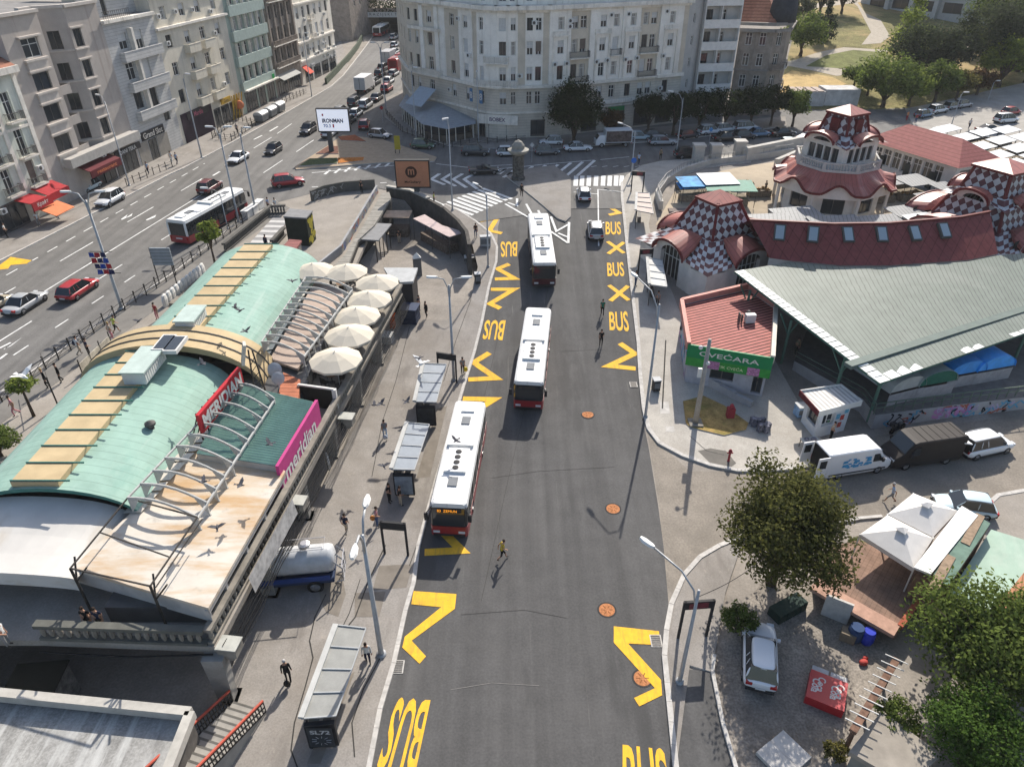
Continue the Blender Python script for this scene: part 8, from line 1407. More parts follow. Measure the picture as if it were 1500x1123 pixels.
def shelter(label,q,zr,panel=True,text='',mat=None,side=-1):
 g=surf_at((q[2][0]+q[3][0])/2,(q[2][1]+q[3][1])/2+35).z;c_=[P(x,y,zr+g)for x,y in q];ct=sum(c_,Vector())/4;o=thing('bus_shelter',label,'bus shelter',(ct.x,ct.y,g),0,'bus shelters');m=MB();A,B,C,D=c_
 m.prism([(p.x,p.y)for p in c_],lambda x,y:hbase(x,y)+zr-.08,lambda x,y:hbase(x,y)+zr);part('roof',m,mat or m_shroof,o);f=MB();Z=lambda p,dz=0:Vector((p.x,p.y,hbase(p.x,p.y)+zr+dz))
 for i in range(5):f.bar(Z(A.lerp(D,i/4),.03),Z(B.lerp(C,i/4),.03),.07,.06)
 f.bar(Z(B,.02),Z(C,.02),.06,.06);part('roof_frame',f,m_shf,o);f=MB();f.bar(Z(A,.06),Z(D,.06),.3,.16);part('gutter',f,M('gutter_pale',(.44,.44,.42),.7,var=.12),o);f=MB()
 for t in(.03,.5,.97):
  p=A.lerp(D,t);f.bar(Vector((p.x+.15,p.y,hbase(p.x,p.y)+.1)),Z(p+Vector((.15,0,0)),-.05),.09)
 part('post',f,m_dframe,o);f=MB();p0,p1=A.lerp(D,.06)+Vector((.15,0,0)),A.lerp(D,.94)+Vector((.15,0,0));f.quad(Vector((p0.x,p0.y,hbase(p0.x,p0.y)+.35)),Vector((p1.x,p1.y,hbase(p1.x,p1.y)+.35)),Z(p1,-.3),Z(p0,-.3));part('back_glass',f,M('shelter_glass',(.10,.12,.13),.1,var=0),o);f=MB();a,b=A.lerp(D,.2)+Vector((.6,0,0)),A.lerp(D,.8)+Vector((.6,0,0));f.bar(Vector((a.x,a.y,hbase(a.x,a.y)+.5)),Vector((b.x,b.y,hbase(b.x,b.y)+.5)),.4,.07);part('bench',f,m_dframe,o)
 if panel:
  f=MB();d0,d1=D+Vector((.1,-.1,0)),C+Vector((-.1,-.1,0));zz=hbase(d0.x,d0.y);f.bar(Vector((d0.x,d0.y,zz+1.25)),Vector((d1.x,d1.y,zz+1.25)),.22,1.9);f.bar(Vector((d0.x+.1,d0.y,zz+.2)),Vector((d0.x+.1,d0.y,zz+.4)),.15);pn=part('advert_case',f,m_plas,o);f=MB();w=d1.x-d0.x;y=min(d0.y,d1.y)-.125
  f.quad((d0.x+.1,y,zz+.42),(d1.x-.1,y,zz+.42),(d1.x-.1,y,zz+2.08),(d0.x+.1,y,zz+2.08));put(pn,o,f,'poster',M('night_poster',(.025,.03,.035),.3,var=.5,scale=3)if text!='pale' else M('pale_poster',(.22,.26,.30),.3,var=.35,scale=2))
  if text not in('','pale'):
   f=MB();text_on(f,text,(d0.x+w*.17,y-.01,zz+1.55),(1,0,0),(0,0,1),w*.68,.33,0,.03)
   for k in range(10):a=k*pi/5+.2;f.bar((d0.x+w*.5+.25*cos(a),y-.01,zz+1.0+.22*sin(a)),(d0.x+w*.5+.5*cos(a),y-.01,zz+1.0+.38*sin(a)),.025,.01)
   put(pn,o,f,'lettering',M('poster_grey',(.42,.43,.44),.6))
 return o
shelter('long bus shelter nearest the camera with a black SL72 poster',[(492,915),(536,920),(492,1048),(441,1052)],2.5,True,'SL72',M('shelter_dusty',(.26,.26,.24),.4,var=.15,scale=1.5));shelter('bus shelter in the middle of the left row with a pale poster',[(596,619),(629,622),(607,688),(573,687)],2.5,True,'pale');shelter('bus shelter farthest up the left row with a dark poster',[(620,536),(654,537),(639,589),(607,588)],2.5,True,'')
shelter('white sheet roofed bus shelter at the near market tower',[(947,385),(969,388),(977,420),(951,417)],2.6,False,'',M('shelter_white',(.48,.48,.46),.6,var=.1));shelter('pinkish roofed bus shelter up at the court wall',[(932,289),(950,289),(957,314),(931,310)],2.5,False,'',M('shelter_pink',(.42,.33,.29),.6,var=.1))
def gantry(label,a,b,zt=3.0,red=False,text=''):
 p,q=G(*a),G(*b);o=thing('stop_gantry',label,'stop frame',(p+q)/2,0,'black stop frames');m=MB()
 for v in(p,q):m.bar(v,v+Vector((0,0,zt)),.14)
 part('post',m,m_plas,o);m=MB();m.bar(p+Vector((0,0,zt-.3)),q+Vector((0,0,zt-.3)),.16,.6);pn=part('panel',m,m_plas,o);m=MB();d=(q-p);L=d.length;y=min(p.y,q.y)-.1
 if red:f=MB();f.add([(p.x+.25,p.y-.1,p.z+zt-.52),(q.x-.25,q.y-.1,p.z+zt-.52),(q.x-.25,q.y-.1,p.z+zt-.08),(p.x+.25,p.y-.1,p.z+zt-.08)],[(0,1,2,3)]);put(pn,o,f,'display',M('wine_display',(.13,.015,.025),.4,var=.5,scale=6))
 return o
gantry('black stop frame at the nearest left bus front',(564,812),(598,815));gantry('black stop frame behind the upper left shelter',(643,558),(669,562));gantry('black stop frame with dark red display on the right island',(993,935),(1034,932),3.2,True);gantry('black stop frame with red display at the crossing corner',(924,283),(941,284),3.0,True);gantry('black stop frame with red display at the near market tower',(934,405),(952,404),3.2,True)
for px,lb,nm,cat,sz,mt in(((960,573),'black litter box on the right pavement','litter_bin','bin',(.6,.6,1.2),m_plas),((700,416),'black litter box on the left kerb near the plaza','litter_bin','bin',(.6,.6,1.2),m_plas),((689,386),'white folding table with goods beside the plaza','vendor_table','table',(1.4,.9,.8),m_frame),((711,362),'grey switch cabinet at the left kerb','switch_cabinet','cabinet',(1.2,.6,1.3),M('cabinet_grey',(.34,.36,.38),.6,var=.1)),((1115,628),'pile of bags and boxes beside the flower shop','goods_pile','goods',(1.5,1.3,.7),M('mixed_goods',(.14,.14,.17),.8,var=.8,scale=4)),((1172,610),'white and blue drinks box beside the kiosk','drinks_box','box',(1.0,.8,1.1),M('drinks_blue',(.25,.38,.55),.5,var=.5,scale=3)),((1199,632),'bright green sign cooler beside the kiosk','green_cooler','cooler',(.9,.6,1.3),M('cooler_green',(.04,.24,.06),.5,var=.3)),((1184,658),'grey hand cart behind the white van','hand_cart','cart',(1.4,.8,.8),m_shf)):
 p=G(*px);p.z+=.12;o=thing(nm,lb,cat,p,.15);x,y,z=sz;m=MB()
 if 'table' in nm or 'cart' in nm:
  m.box(-x/2,-y/2,z-.08,x/2,y/2,z);m.build('top',mt,o);m=MB()
  for sx in(-1,1):
   for sy in(-1,1):m.bar((sx*(x/2-.06),sy*(y/2-.06),0),(sx*(x/2-.06),sy*(y/2-.06),z-.08),.05)
  m.build('legs',m_dframe,o);m=MB();m.ball((.2,0,z+.1),.25,.2,.12);m.ball((-.3,.1,z+.08),.2,.2,.1);m.build('goods',M('mixed_goods'),o)
 elif 'pile' in nm:
  for k in range(9):m.obox((rg.uniform(-.7,.7),rg.uniform(-.6,.6),0),rg.uniform(.3,.6),rg.uniform(.3,.5),rg.uniform(.3,.75),rg.random()*3)
  m.build('boxes',mt,o)
 else:
  m.box(-x/2,-y/2,.06,x/2,y/2,z-.1);m.build('body',mt,o);m=MB();m.box(-x/2-.04,-y/2-.04,z-.1,x/2+.04,y/2+.04,z);m.build('lid',M('lid_pale',(.40,.41,.42),.6),o);m=MB();m.box(-x/2+.06,-y/2-.02,z*.3,x/2-.06,-y/2,z*.75);m.build('panel',M('panel_mid',(.16,.17,.18),.6),o)
o=thing('fire_hydrant','red fire hydrant standard on the rounded right pavement','hydrant',G(1067,675,.12));m=MB();m.lathe([(.12,0),(.09,.1),(.09,.85),(.15,.9),(.15,1.0),(.05,1.15)],10);m.build('barrel',M('hydrant_red',(.30,.04,.05),.5,var=.2),o);m=MB();m.tube([(-.22,0,.8),(.22,0,.8)],.06,8);m.build('outlets',M('hydrant_red'),o)
o=thing('fire_hydrant','dark red box hydrant in the grass before the flower shop','hydrant',G(1069,610,.2));m=MB();m.box(-.3,-.25,0,.3,.25,.9);m.build('box',M('hydrant_red'),o);m=MB();m.lathe([(.2,.9),(.15,1.2),(.05,1.3)],8);m.build('cap',M('hydrant_red'),o)
p=G(484,700);o=thing('oval_sign','round white and orange hanging sign under the terrace edge','sign',p+Vector((0,0,1.6)));m=MB();m.T=Matrix.Rotation(.5,4,'Z')@Matrix.Rotation(pi/2,4,'Y');m.lathe([(.75,-.08),(.8,0),(.75,.08)],20,(0,0,0),0,1,.62);m.T=None;m.build('disc',M('sign_white',(.6,.58,.55),.6),o);m=MB();m.T=Matrix.Rotation(.5,4,'Z')@Matrix.Rotation(pi/2,4,'Y');m.lathe([(.45,.085),(.45,.1)],16,(.2,0,0),0,1,.6);m.T=None;m.build('emblem',M('sign_orange',(.5,.2,.08),.6),o);m=MB();m.bar((0,0,.7),(-1.2,.2,2.0),.05);m.build('bracket',m_iron,o)
def fence(label,pts,z,st=1.6,hgt=1.0,mesh=True,mat=None):
 o=thing('street_fence',label,'fence',Vector((pts[0].x,pts[0].y,z)));m,q=MB(),MB()
 for a,b in zip(pts,pts[1:]):
  a,b=Vector((a.x,a.y,z)),Vector((b.x,b.y,z));k=max(1,round((b-a).length/st))
  for i in range(k):x=a.lerp(b,i/k);m.lathe([(.06,0),(.06,hgt+.06),(.09,hgt+.1),(.09,hgt+.18),(.03,hgt+.22)],6,x)
  for zz in((hgt-.05,.2,hgt*.55)if mesh else(hgt-.05,)):q.bar(a+Vector((0,0,zz)),b+Vector((0,0,zz)),.035)
  if mesh:
   for i in range(k):q.bar(a.lerp(b,i/k)+Vector((0,0,.2)),a.lerp(b,(i+1)/k)+Vector((0,0,hgt-.05)),.025)
 part('post',m,mat or m_iron,o);part('rail',q,mat or m_iron,o);return o
fence('black post fence along the right side of the avenue',[P(x,y,TZ)for x,y in((-20,607),(49,556),(184,455),(258,404),(338,342),(365,322))],TZ+.08);fence('black bollard fence on the left avenue pavement',[P(x,y,TZ)for x,y in((187,275),(226,258),(262,243))],TZ+.2,1.5,.9,False);fence('dark railing around the stair down on the left avenue pavement',[P(x,y,TZ)for x,y in((312,205),(350,178),(375,186),(340,208),(312,205))],TZ+.2,1.4,.95);fence('dark railing beyond the dumpsters on the left pavement',[P(x,y,TZ)for x,y in((404,158),(450,138))],TZ+.2,1.4,.95);fence('thin railing along the pavilion corner',[P(x,y,TZ)for x,y in((566,170),(590,196),(650,219),(700,214),(770,208))],TZ+.25,1.6,.8);fence('low dark bollard row beside the vaulted roof',[P(x,y,TZ)for x,y in((86,596),(75,555))],TZ+.08,9,2.4,False)
for px,lb in(((384,178),'grey metal dumpster nearest the stair railing'),((397,171),'grey metal dumpster in the middle of three'),((409,164),'grey metal dumpster farthest along the pavement')):
 o=thing('dumpster',lb,'dumpster',P(*px,TZ+.2),AVD,'dumpsters on the left pavement');m=MB();m.add([(-1.2,-.75,.25),(1.2,-.75,.25),(1.2,.75,.25),(-1.2,.75,.25),(-1.35,-.9,1.3),(1.35,-.9,1.3),(1.35,.9,1.3),(-1.35,.9,1.3)],[(3,2,1,0),(0,1,5,4),(1,2,6,5),(2,3,7,6),(3,0,4,7)]);m.build('body',M('dumpster_grey',(.20,.21,.22),.5,var=.2,metal=.4),o);m=MB()
 K=8
 for j in range(K):a,b=pi*j/K,pi*(j+1)/K;m.quad((-1.33,-.9*cos(a),1.3+.55*sin(a)),(1.33,-.9*cos(a),1.3+.55*sin(a)),(1.33,-.9*cos(b),1.3+.55*sin(b)),(-1.33,-.9*cos(b),1.3+.55*sin(b)))
 for x in(-1.33,1.33):m.poly([(x,-.9*cos(pi*j/K),1.3+.55*sin(pi*j/K))for j in range(K+1)])
 m.build('lid',M('dumpster_lid',(.48,.49,.50),.45,var=.1,metal=.4),o);m=MB()
 for x in(-1,1):
  for y in(-.6,.6):m.ball((x,y,.13),.13)
 m.build('wheels',m_tyre,o)
fl=[P(x,y,TZ)for x,y in((244,448),(298,402))];o=thing('white_fence','row of white scalloped panels between pavement and upper vault','fence',fl[0]);m=MB()
for i in range(11):p=fl[0].lerp(fl[1],i/10);m.lathe([(.5,0),(.55,.7),(.35,1.1),(.1,1.2)],10,p+Vector((0,0,.05)),0,.4,1)
part('panels',m,m_frame,o);m=MB();m.bar(fl[0]+Vector((.5,0,.15)),fl[1]+Vector((.5,0,.15)),.5,.25);part('plinth',m,m_conc2,o)
fl=[P(x,y,TZ)for x,y in((122,550),(165,508))];o=thing('banner_fence','pale torn banner fence at the end of the cream arch','fence',fl[0]);m=MB();m.bar(fl[0]+Vector((0,0,.65)),fl[1]+Vector((0,0,.65)),.05,.9);part('cloth',m,M('banner_cream',(.48,.44,.36),.8,var=.3,scale=2),o);m=MB()
for t in(0,.33,.66,1):p=fl[0].lerp(fl[1],t);m.tube([p,p+Vector((0,0,1.5))],.05,6)
part('post',m,m_iron,o)
for px,lb in(((372,312),'white concrete block nearest the avenue bus'),((363,318),'white concrete block second beside the avenue bus'),((380,305),'white concrete block third beside the avenue bus')):
 o=thing('concrete_block',lb,'barrier',P(*px,TZ+.08),AVD,'white blocks by the avenue bus');m=MB();m.box(-.7,-.4,0,.7,.4,.9);m.build('block',m_frame,o);m=MB();m.box(-.75,-.45,.9,.75,.45,1.0);m.build('cap',m_lampw,o)
for px,lb,c in(((926,262),'round blue sign on a thin post at the crossing',(.03,.12,.42)),((561,180),'small red sign beside the queue',(.4,.03,.03)),((1038,214),'blue square sign before the gate pillars',(.05,.2,.45)),((779,238),'white rectangular sign on the island hatching',(.5,.5,.48))):
 p=surf_at(*px);o=thing('road_sign',lb,'road sign',p,0,'road signs');m=MB();m.tube([(0,0,0),(0,0,2.9)],.04,6);m.build('post',m_pole,o);m=MB();m.T=Matrix.Translation((0,-.06,2.6))@Matrix.Rotation(pi/2,4,'X');m.lathe([(.38,-.02),(.38,.02)],16 if 'round' in lb else 4);m.T=None;m.build('plate',M('sign_%g'%c[2],c,.5,var=0),o)
for nm,px in(('pavement_patch',[(1022,662),(1040,658),(1063,662),(1078,680),(1070,686),(1040,680)]),('pavement_patch',[(966,590),(979,590),(981,607),(967,607)]),('pavement_patch',[(975,626),(987,626),(988,634),(975,634)])):
 o=sheet(nm,px,M('patch_dark',(.15,.14,.125),.95,var=.12)if px[0][0]>1000 else m_kerb,.127)
def wire(label,pts,r=.018):
 o=thing('overhead_wire',label,'wire',pts[0]);m=MB();k=14
 for a,b in zip(pts,pts[1:]):m.tube([a.lerp(b,i/k)-Vector((0,0,.6*sin(pi*i/k)))for i in range(k+1)],r,4)
 part('cable',m,m_black,o)
pA=surf_at(995,1000)+Vector((0,0,7));wire('thin wire from the island lamp to the big tree',[pA,P(1150,790,6)])
# ================================================================ people, birds, trees
m_skin=M('skin',(.42,.24,.16),.6,var=.08);m_top=M('top_proto',(.5,.5,.5),.85,var=.1,scale=6);m_bot=M('bottom_proto',(.1,.1,.1),.85,var=.1,scale=6);m_shoe=M('shoes',(.04,.035,.03),.7,var=0);m_hair=M('hair_proto',(.03,.02,.015),.7,var=.1)
def body_mesh(name,pose):
 """one continuous body: a skinned skeleton, materials by the bone each face lies on"""
 hipz,sh=pose.get('hip',.93),1.42;J={'pelvis':(0,0,hipz),'belly':(.01,0,hipz+.18),'chest':(.03+pose.get('lean',0),0,sh-.08),'neck':(.04+pose.get('lean',0)*1.3,0,sh+.08),'head0':(.06+pose.get('lean',0)*1.5,0,sh+.16),'head1':(.07+pose.get('lean',0)*1.6,0,sh+.29)}
 E=[('pelvis','belly'),('belly','chest'),('chest','neck'),('neck','head0'),('head0','head1')];RR={'pelvis':(.155,.12),'belly':(.14,.11),'chest':(.165,.12),'neck':(.06,.06),'head0':(.085,.09),'head1':(.078,.088)};K={}
 for s,n in((1,'l'),(-1,'r')):
  kn,an=pose['leg'+n];J.update({'hip'+n:(0,s*.1,hipz-.06),'knee'+n:(kn[0],s*.11,kn[1]),'ankle'+n:(an[0],s*.1,an[1]),'toe'+n:(an[0]+.17,s*.12,max(.03,an[1]-.05))});E+=[('pelvis','hip'+n),('hip'+n,'knee'+n),('knee'+n,'ankle'+n),('ankle'+n,'toe'+n)];RR.update({'hip'+n:(.1,.1),'knee'+n:(.065,.065),'ankle'+n:(.048,.048),'toe'+n:(.04,.035)})
  el,ha=pose['arm'+n];c=J['chest'];J.update({'sho'+n:(c[0],s*.19,sh),'elb'+n:(el[0],s*el[1],el[2]),'wri'+n:(ha[0],s*ha[1],ha[2])});E+=[('chest','sho'+n),('sho'+n,'elb'+n),('elb'+n,'wri'+n)];RR.update({'sho'+n:(.065,.065),'elb'+n:(.045,.045),'wri'+n:(.032,.032)})
  d=(Vector(J['wri'+n])-Vector(J['elb'+n])).normalized();w=Vector(J['wri'+n]);side=d.cross(Vector((1,0,0))).normalized()if abs(d.x)<.9 else Vector((0,1,0));J['palm'+n]=tuple(w+d*.07);E.append(('wri'+n,'palm'+n));RR['palm'+n]=(.034,.024)
  for f,(o,L)in enumerate(((-.03,.07),(-.01,.085),(.01,.08),(.028,.06))):J['f%d%s'%(f,n)]=tuple(w+d*(.07+L)+side*o*1.25+Vector((.012,0,0)));E.append(('palm'+n,'f%d%s'%(f,n)));RR['f%d%s'%(f,n)]=(.009,.009)
  J['th'+n]=tuple(w+d*.075-side*.055);E.append(('wri'+n,'th'+n));RR['th'+n]=(.01,.01)
 ks=list(J);me=bpy.data.meshes.new('sk');me.from_pydata([J[k]for k in ks],[(ks.index(a),ks.index(b))for a,b in E],[]);o=bpy.data.objects.new('sk',me);COL.objects.link(o);o.modifiers.new('s','SKIN');sv=me.skin_vertices[0].data
 for i,k in enumerate(ks):sv[i].radius=RR[k];sv[i].use_root=k=='pelvis'
 ss=o.modifiers.new('u','SUBSURF');ss.levels=1;ss.render_levels=1;dg=bpy.context.evaluated_depsgraph_get();dg.update();nm=bpy.data.meshes.new_from_object(o.evaluated_get(dg));bpy.data.objects.remove(o);nm.name=name
 nm.materials.clear()
 for mt in(m_skin,m_top,m_bot,m_shoe):nm.materials.append(mt)
 seg=[(Vector(J[a]),Vector(J[b]),a,b)for a,b in E];short=pose.get('shorts');sl=pose.get('sleeve',.5)
 for p in nm.polygons:
  c=p.center;best=None
  for a,b,na,nb in seg:
   ab=b-a;t=max(0,min(1,(c-a).dot(ab)/max(1e-6,ab.length_squared)));q=(c-a-ab*t).length
   if best is None or q<best[0]:best=(q,na,nb,t)
  _,na,nb,t=best;mi=1
  if nb[:3]in('hea',)or na[:3]in('hea','nec')or nb[:3]=='nec' and t>.6:mi=0
  elif na[:3]in('wri','pal'):mi=0
  elif nb[:3]=='wri':mi=0 if sl<1 else 1
  elif nb[:3]=='elb':mi=0 if t>sl else 1
  elif nb[:3]in('kne',)or na=='pelvis' and nb[:3]=='hip':mi=2
  elif nb[:3]=='ank':mi=0 if short and t>.12 else 2
  elif nb[:3]=='toe':mi=3
  elif nb=='belly' and t<.25:mi=2
  p.material_index=mi;p.use_smooth=True
 hx=J['head1'];return nm,hx
POSE={'walk':dict(legl=((.18,.5),(.12,.09)),legr=((.02,.49),(-.32,.16)),arml=((-.1,.215,1.15),(-.03,.21,.9)),armr=((.05,.215,1.15),(.17,.19,.93)),hip=.91),'stride':dict(legl=((.24,.52),(.34,.1)),legr=((-.05,.49),(-.36,.2)),arml=((-.17,.215,1.17),(-.18,.2,.92)),armr=((.1,.215,1.17),(.27,.17,1.02)),lean=.06,hip=.9,shorts=True),'stand':dict(legl=((.02,.49),(0,.08)),legr=((.04,.49),(.03,.08)),arml=((-.03,.22,1.13),(.03,.215,.87)),armr=((-.01,.22,1.13),(.18,.13,1.02))),'carry':dict(legl=((.12,.5),(.04,.08)),legr=((.04,.48),(-.2,.12)),arml=((0,.235,1.14),(.04,.25,.86)),armr=((-.02,.235,1.14),(.05,.255,.87)),sleeve=1.2)}
PB={}
def person_proto(k):
 me,hx=body_mesh('person_'+k,POSE[k]);o=ob('person',me);m=MB();m.ball((hx[0]-.022,0,hx[2]-.0),.1,.092,.105,12);hr=m.build('hair',m_hair,o,True);m=MB()
 for y in(-.032,.032):m.ball((hx[0]+.072,y,hx[2]-.05),.012)
 m.build('eyes',m_black,o);m=MB();m.add([(hx[0]+.075,-.013,hx[2]-.085),(hx[0]+.075,.013,hx[2]-.085),(hx[0]+.108,0,hx[2]-.083),(hx[0]+.08,0,hx[2]-.045)],[(0,1,2),(0,2,3),(1,3,2)]);m.build('nose',m_skin,o);m=MB();m.box(hx[0]+.07,-.022,hx[2]-.118,hx[0]+.082,.022,hx[2]-.108);m.build('mouth',M('lips',(.3,.12,.1),.6,var=0),o);m=MB()
 for y in(-.083,.083):m.ball((hx[0]-.005,y,hx[2]-.06),.018,.01,.028)
 m.build('ears',m_skin,o);return o
CL=dict(white=(.6,.6,.58),navy=(.02,.025,.05),black=(.015,.015,.016),grey=(.22,.22,.22),yellow=(.55,.38,.04),green=(.03,.16,.10),pink=(.5,.22,.24),blue=(.08,.16,.32),jeans=(.05,.08,.16),beige=(.42,.35,.27),khaki=(.2,.17,.11),red=(.32,.03,.04),lightblue=(.35,.45,.58),lime=(.45,.52,.12),orange=(.5,.2,.07),blond=(.38,.27,.12),dark=(.03,.02,.015),grayhair=(.4,.39,.38))
def person(px,py,pose,rz,top,bot,hair,label,z=None,dz=.0,scale=1.,group=None):
 loc=(surf_at(px,py)if z is None else P(px,py,z));loc.z+=dz
 if pose not in PB:o=PB[pose]=person_proto(pose)
 else:o=copy_tree(PB[pose])
 o.location=loc;o.rotation_euler=(0,0,rz);o.scale=(scale,)*3;o['label']=label;o['category']='person'
 if group:o['group']=group
 c=lambda k:M('cloth_'+k,CL[k],.85,var=.12,scale=6)
 remat(o,{'top_proto':c(top),'bottom_proto':c(bot),'hair_proto':M('hair_'+hair,CL[hair],.7,var=.1)});return o
S=.12
PP=[(735,820,'stride',.3,'yellow','black','dark','woman in yellow top striding across the bus street',None,.02),(882,462,'walk',1.5,'green','black','dark','person in green top walking up the bus street',None,.02),(880,507,'stand',1.5,'black','black','dark','dark clothed person with arms out behind the green top',None,.02),(508,783,'walk',1.3,'navy','beige','dark','man in navy shirt and beige shorts on the left pavement',None,S),(424,999,'carry',1.9,'black','black','grayhair','white haired person in black carrying a bag near the red stair',None,S),(540,972,'carry',-1.4,'white','navy','dark','person in white shirt with dark bags at the nearest shelter',None,S),(565,643,'walk',1.9,'grey','lightblue','dark','person in grey carrying a pale bag on the left pavement',None,S),(571,737,'stand',-.4,'black','black','dark','dark figure left behind the pale poster shelter',None,S),(587,742,'stand',.6,'black','beige','dark','person with bare legs right behind the pale poster shelter',None,S),(553,772,'stand',0,'pink','jeans','dark','woman in pinkish top with orange bag at the stop frame',None,S),(678,549,'stand',-1.2,'grey','black','dark','man in grey shirt with yellow bag at the upper shelter kerb',None,S),(118,520,'walk',.9,'white','beige','dark','man in white shirt with dark backpack beside the avenue fence',None,.05),(132,523,'stand',.9,'navy','black','dark','man in navy beside the one with the backpack',None,.05),(91,560,'carry',-2.3,'black','black','dark','woman in black and white by the lower vault',None,.05),(71,568,'carry',-2.3,'black','black','blond','blond person in long black coat by the lower vault',None,.05),(25,609,'walk',-2.4,'pink','pink','dark','person in pink dress beside the small tree',None,.05),(171,489,'stride',.9,'lime','black','dark','person in lime vest pushing along the fence',None,.05),(165,499,'walk',.9,'beige','pink','blond','person in beige and pink behind the lime vest',None,.05),(232,469,'stand',-2,'red','pink','dark','woman in red pink dress beside the upper vault',None,.05),(394,309,'stand',-.5,'lightblue','black','dark','man in pale blue shirt standing left of a pair on the plaza',TZ+.06,0),(405,310,'stand',2.5,'white','white','dark','person in white standing right of a pair on the plaza',TZ+.06,0),(391,366,'carry',1.2,'navy','black','dark','dark figure on the marble underpass steps',TZ+.2,0),(530,283,'stand',1,'black','black','dark','dark figure at the end of the curved parapet',TZ+.06,0),(585,356,'stand',-1.2,'black','beige','dark','person alone in the shade of the sunken plaza',1.5,0),(697,349,'stand',-1.5,'black','jeans','dark','man in black top and jeans by the switch cabinet',None,S),(685,368,'stand',-.5,'white','black','dark','person in white at the end of the pink awning',None,S),(636,301,'stand',.3,'lime','black','dark','person in yellow vest at the left end of the zebra',TZ+.1,0),(625,466,'carry',-2.4,'black','black','dark','person in black looking at the crate stall',None,S),(614,457,'stand',-.5,'navy','black','dark','vendor in navy beside the stack of crates',None,S),(764,291,'carry',-1.4,'black','black','dark','person in long black dress on the traffic island',None,.3),(935,243,'walk',1.2,'lightblue','navy','dark','person in pale blue on the corner pavement at the crossing',None,.15),(967,236,'stand',1.2,'khaki','black','dark','person in khaki near the corner street lamp',None,.15),(1303,736,'stride',2.6,'lightblue','grey','grayhair','grey haired man in pale blue shirt crossing before the tents',None,.02),(930,420,'stand',.2,'navy','jeans','dark','person waiting left of the white sheet shelter',None,S),(962,450,'stand',-1.4,'grey','black','dark','dark clothed person sitting behind the white sheet shelter',None,S),(1215,645,'stand',-1,'beige','black','dark','person standing between kiosk and white van',None,S),(1070,545,'stand',-1.5,'navy','black','dark','vendor at the flower shop window',None,S)if False else(1165,520,'stand',-1.5,'khaki','black','dark','figure in the shade between flower shop and canopy',None,S),(218,255,'walk',-1.8,'lightblue','navy','dark','person in pale blue at the black bollards',TZ+.2,0),(252,239,'walk',1.3,'white','white','dark','person in white left of a pair before the grand club front',TZ+.2,0),(260,241,'walk',1.3,'lightblue','navy','dark','person in pale blue right of a pair before the club front',TZ+.2,0),(11,348,'stand',.3,'white','black','dark','person in white shirt at the left edge under the pale green house',TZ+.2,0),(85,321,'stand',1.2,'blue','jeans','dark','person in blue beside the orange awning',TZ+.2,0),(58,331,'stand',-1,'white','grey','dark','person in white under the orange awning',TZ+.2,0),(348,196,'walk',1.4,'grey','black','grayhair','person at the stair railing on the left pavement',TZ+.2,0),(1327,178,'stand',-1.4,'orange','red','dark','person in orange behind the long red roof',None,.1),(1340,182,'stand',.5,'red','jeans','dark','person in red at the lot behind the red roof',None,.1),(1418,190,'walk',.5,'white','navy','dark','person in white walking in the lot',None,.1),(1290,292,'stand',1,'lightblue','navy','dark','shopper in pale blue beside the pavilion pillar',None,.1),(1120,285,'walk',2,'khaki','black','dark','shopper in khaki on the sunny court floor',None,.1),(1060,290,'stand',2,'white','jeans','dark','shopper in white before the green tarpaulin',None,.1),(1194,102,'walk',.4,'black','jeans','dark','walker in dark clothes on the lower park path',None,.1),(1206,108,'stand',.4,'navy','black','dark','walker in navy where the park paths join',None,.1),(135,921,'stand',-1.5,'black','black','dark','seated looking dark figure under the white roof left of another',TZ+.05,0),(152,922,'stand',-1.5,'navy','black','dark','dark figure with pale shirt front under the white roof',TZ+.05,0),(13,945,'stand',0,'white','grey','dark','person at the very left edge under the white membrane',TZ+.05,0)]
for a in PP:person(*a)
for px,py,off,col,lb in((540,972,(-.1,.42,.62),(.02,.02,.02),'black shopping bag held at the nearest shelter'),(424,999,(.05,-.4,.55),(.03,.025,.02),'dark bag carried near the red stair'),(565,643,(.05,-.4,.6),(.5,.52,.56),'pale plastic bag carried up the left pavement'),(118,520,(-.22,.1,1.2),(.02,.025,.05),'dark backpack worn by the man in white'),(678,549,(.3,-.2,.8),(.6,.45,.03),'yellow bag held at the upper shelter kerb'),(553,772,(-.3,.2,.75),(.45,.18,.05),'orange bag at the stop frame')):
 p=surf_at(px,py)+Vector(off)+Vector((0,0,S-.2));o=thing('carried_bag',lb,'bag',p);m=MB();m.ball((0,0,0),.2,.13,.24,10);m.build('pouch',M('bag_%g_%g'%(col[0],col[2]),col,.7),o,True);m=MB();m.tube([(-.1,0,.2),(-.06,0,.38),(.06,0,.38),(.1,0,.2)],.012,5);m.build('handle',m_black,o)
def bird(col,up):
 o=thing('bird','x','bird');m=MB();loft(m,[[(x,r*cos(2*pi*k/8),r*sin(2*pi*k/8))for k in range(8)]for x,r in((-.2,.03),(-.08,.075),(.06,.075),(.14,.045),(.2,.035),(.25,.01))]);m.add([(-.18,-.03,0),(-.36,-.08,.01),(-.36,.08,.01),(-.18,.03,0)],[(0,1,2,3)]);m.build('body',col,o,True)
 for s in(-1,1):m=MB();m.add([(.1,s*.05,.03),(.12,s*.26,.03+up*.6),(0,s*.5,.03+up),(-.08,s*.3,.03+up*.55),(-.1,s*.05,.02),(.1,s*.05,.05),(.12,s*.26,.05+up*.6),(0,s*.5,.04+up),(-.08,s*.3,.06+up*.55),(-.1,s*.05,.04)],[(0,1,2,3,4),(9,8,7,6,5)]);m.build('wing',col,o)
 return o
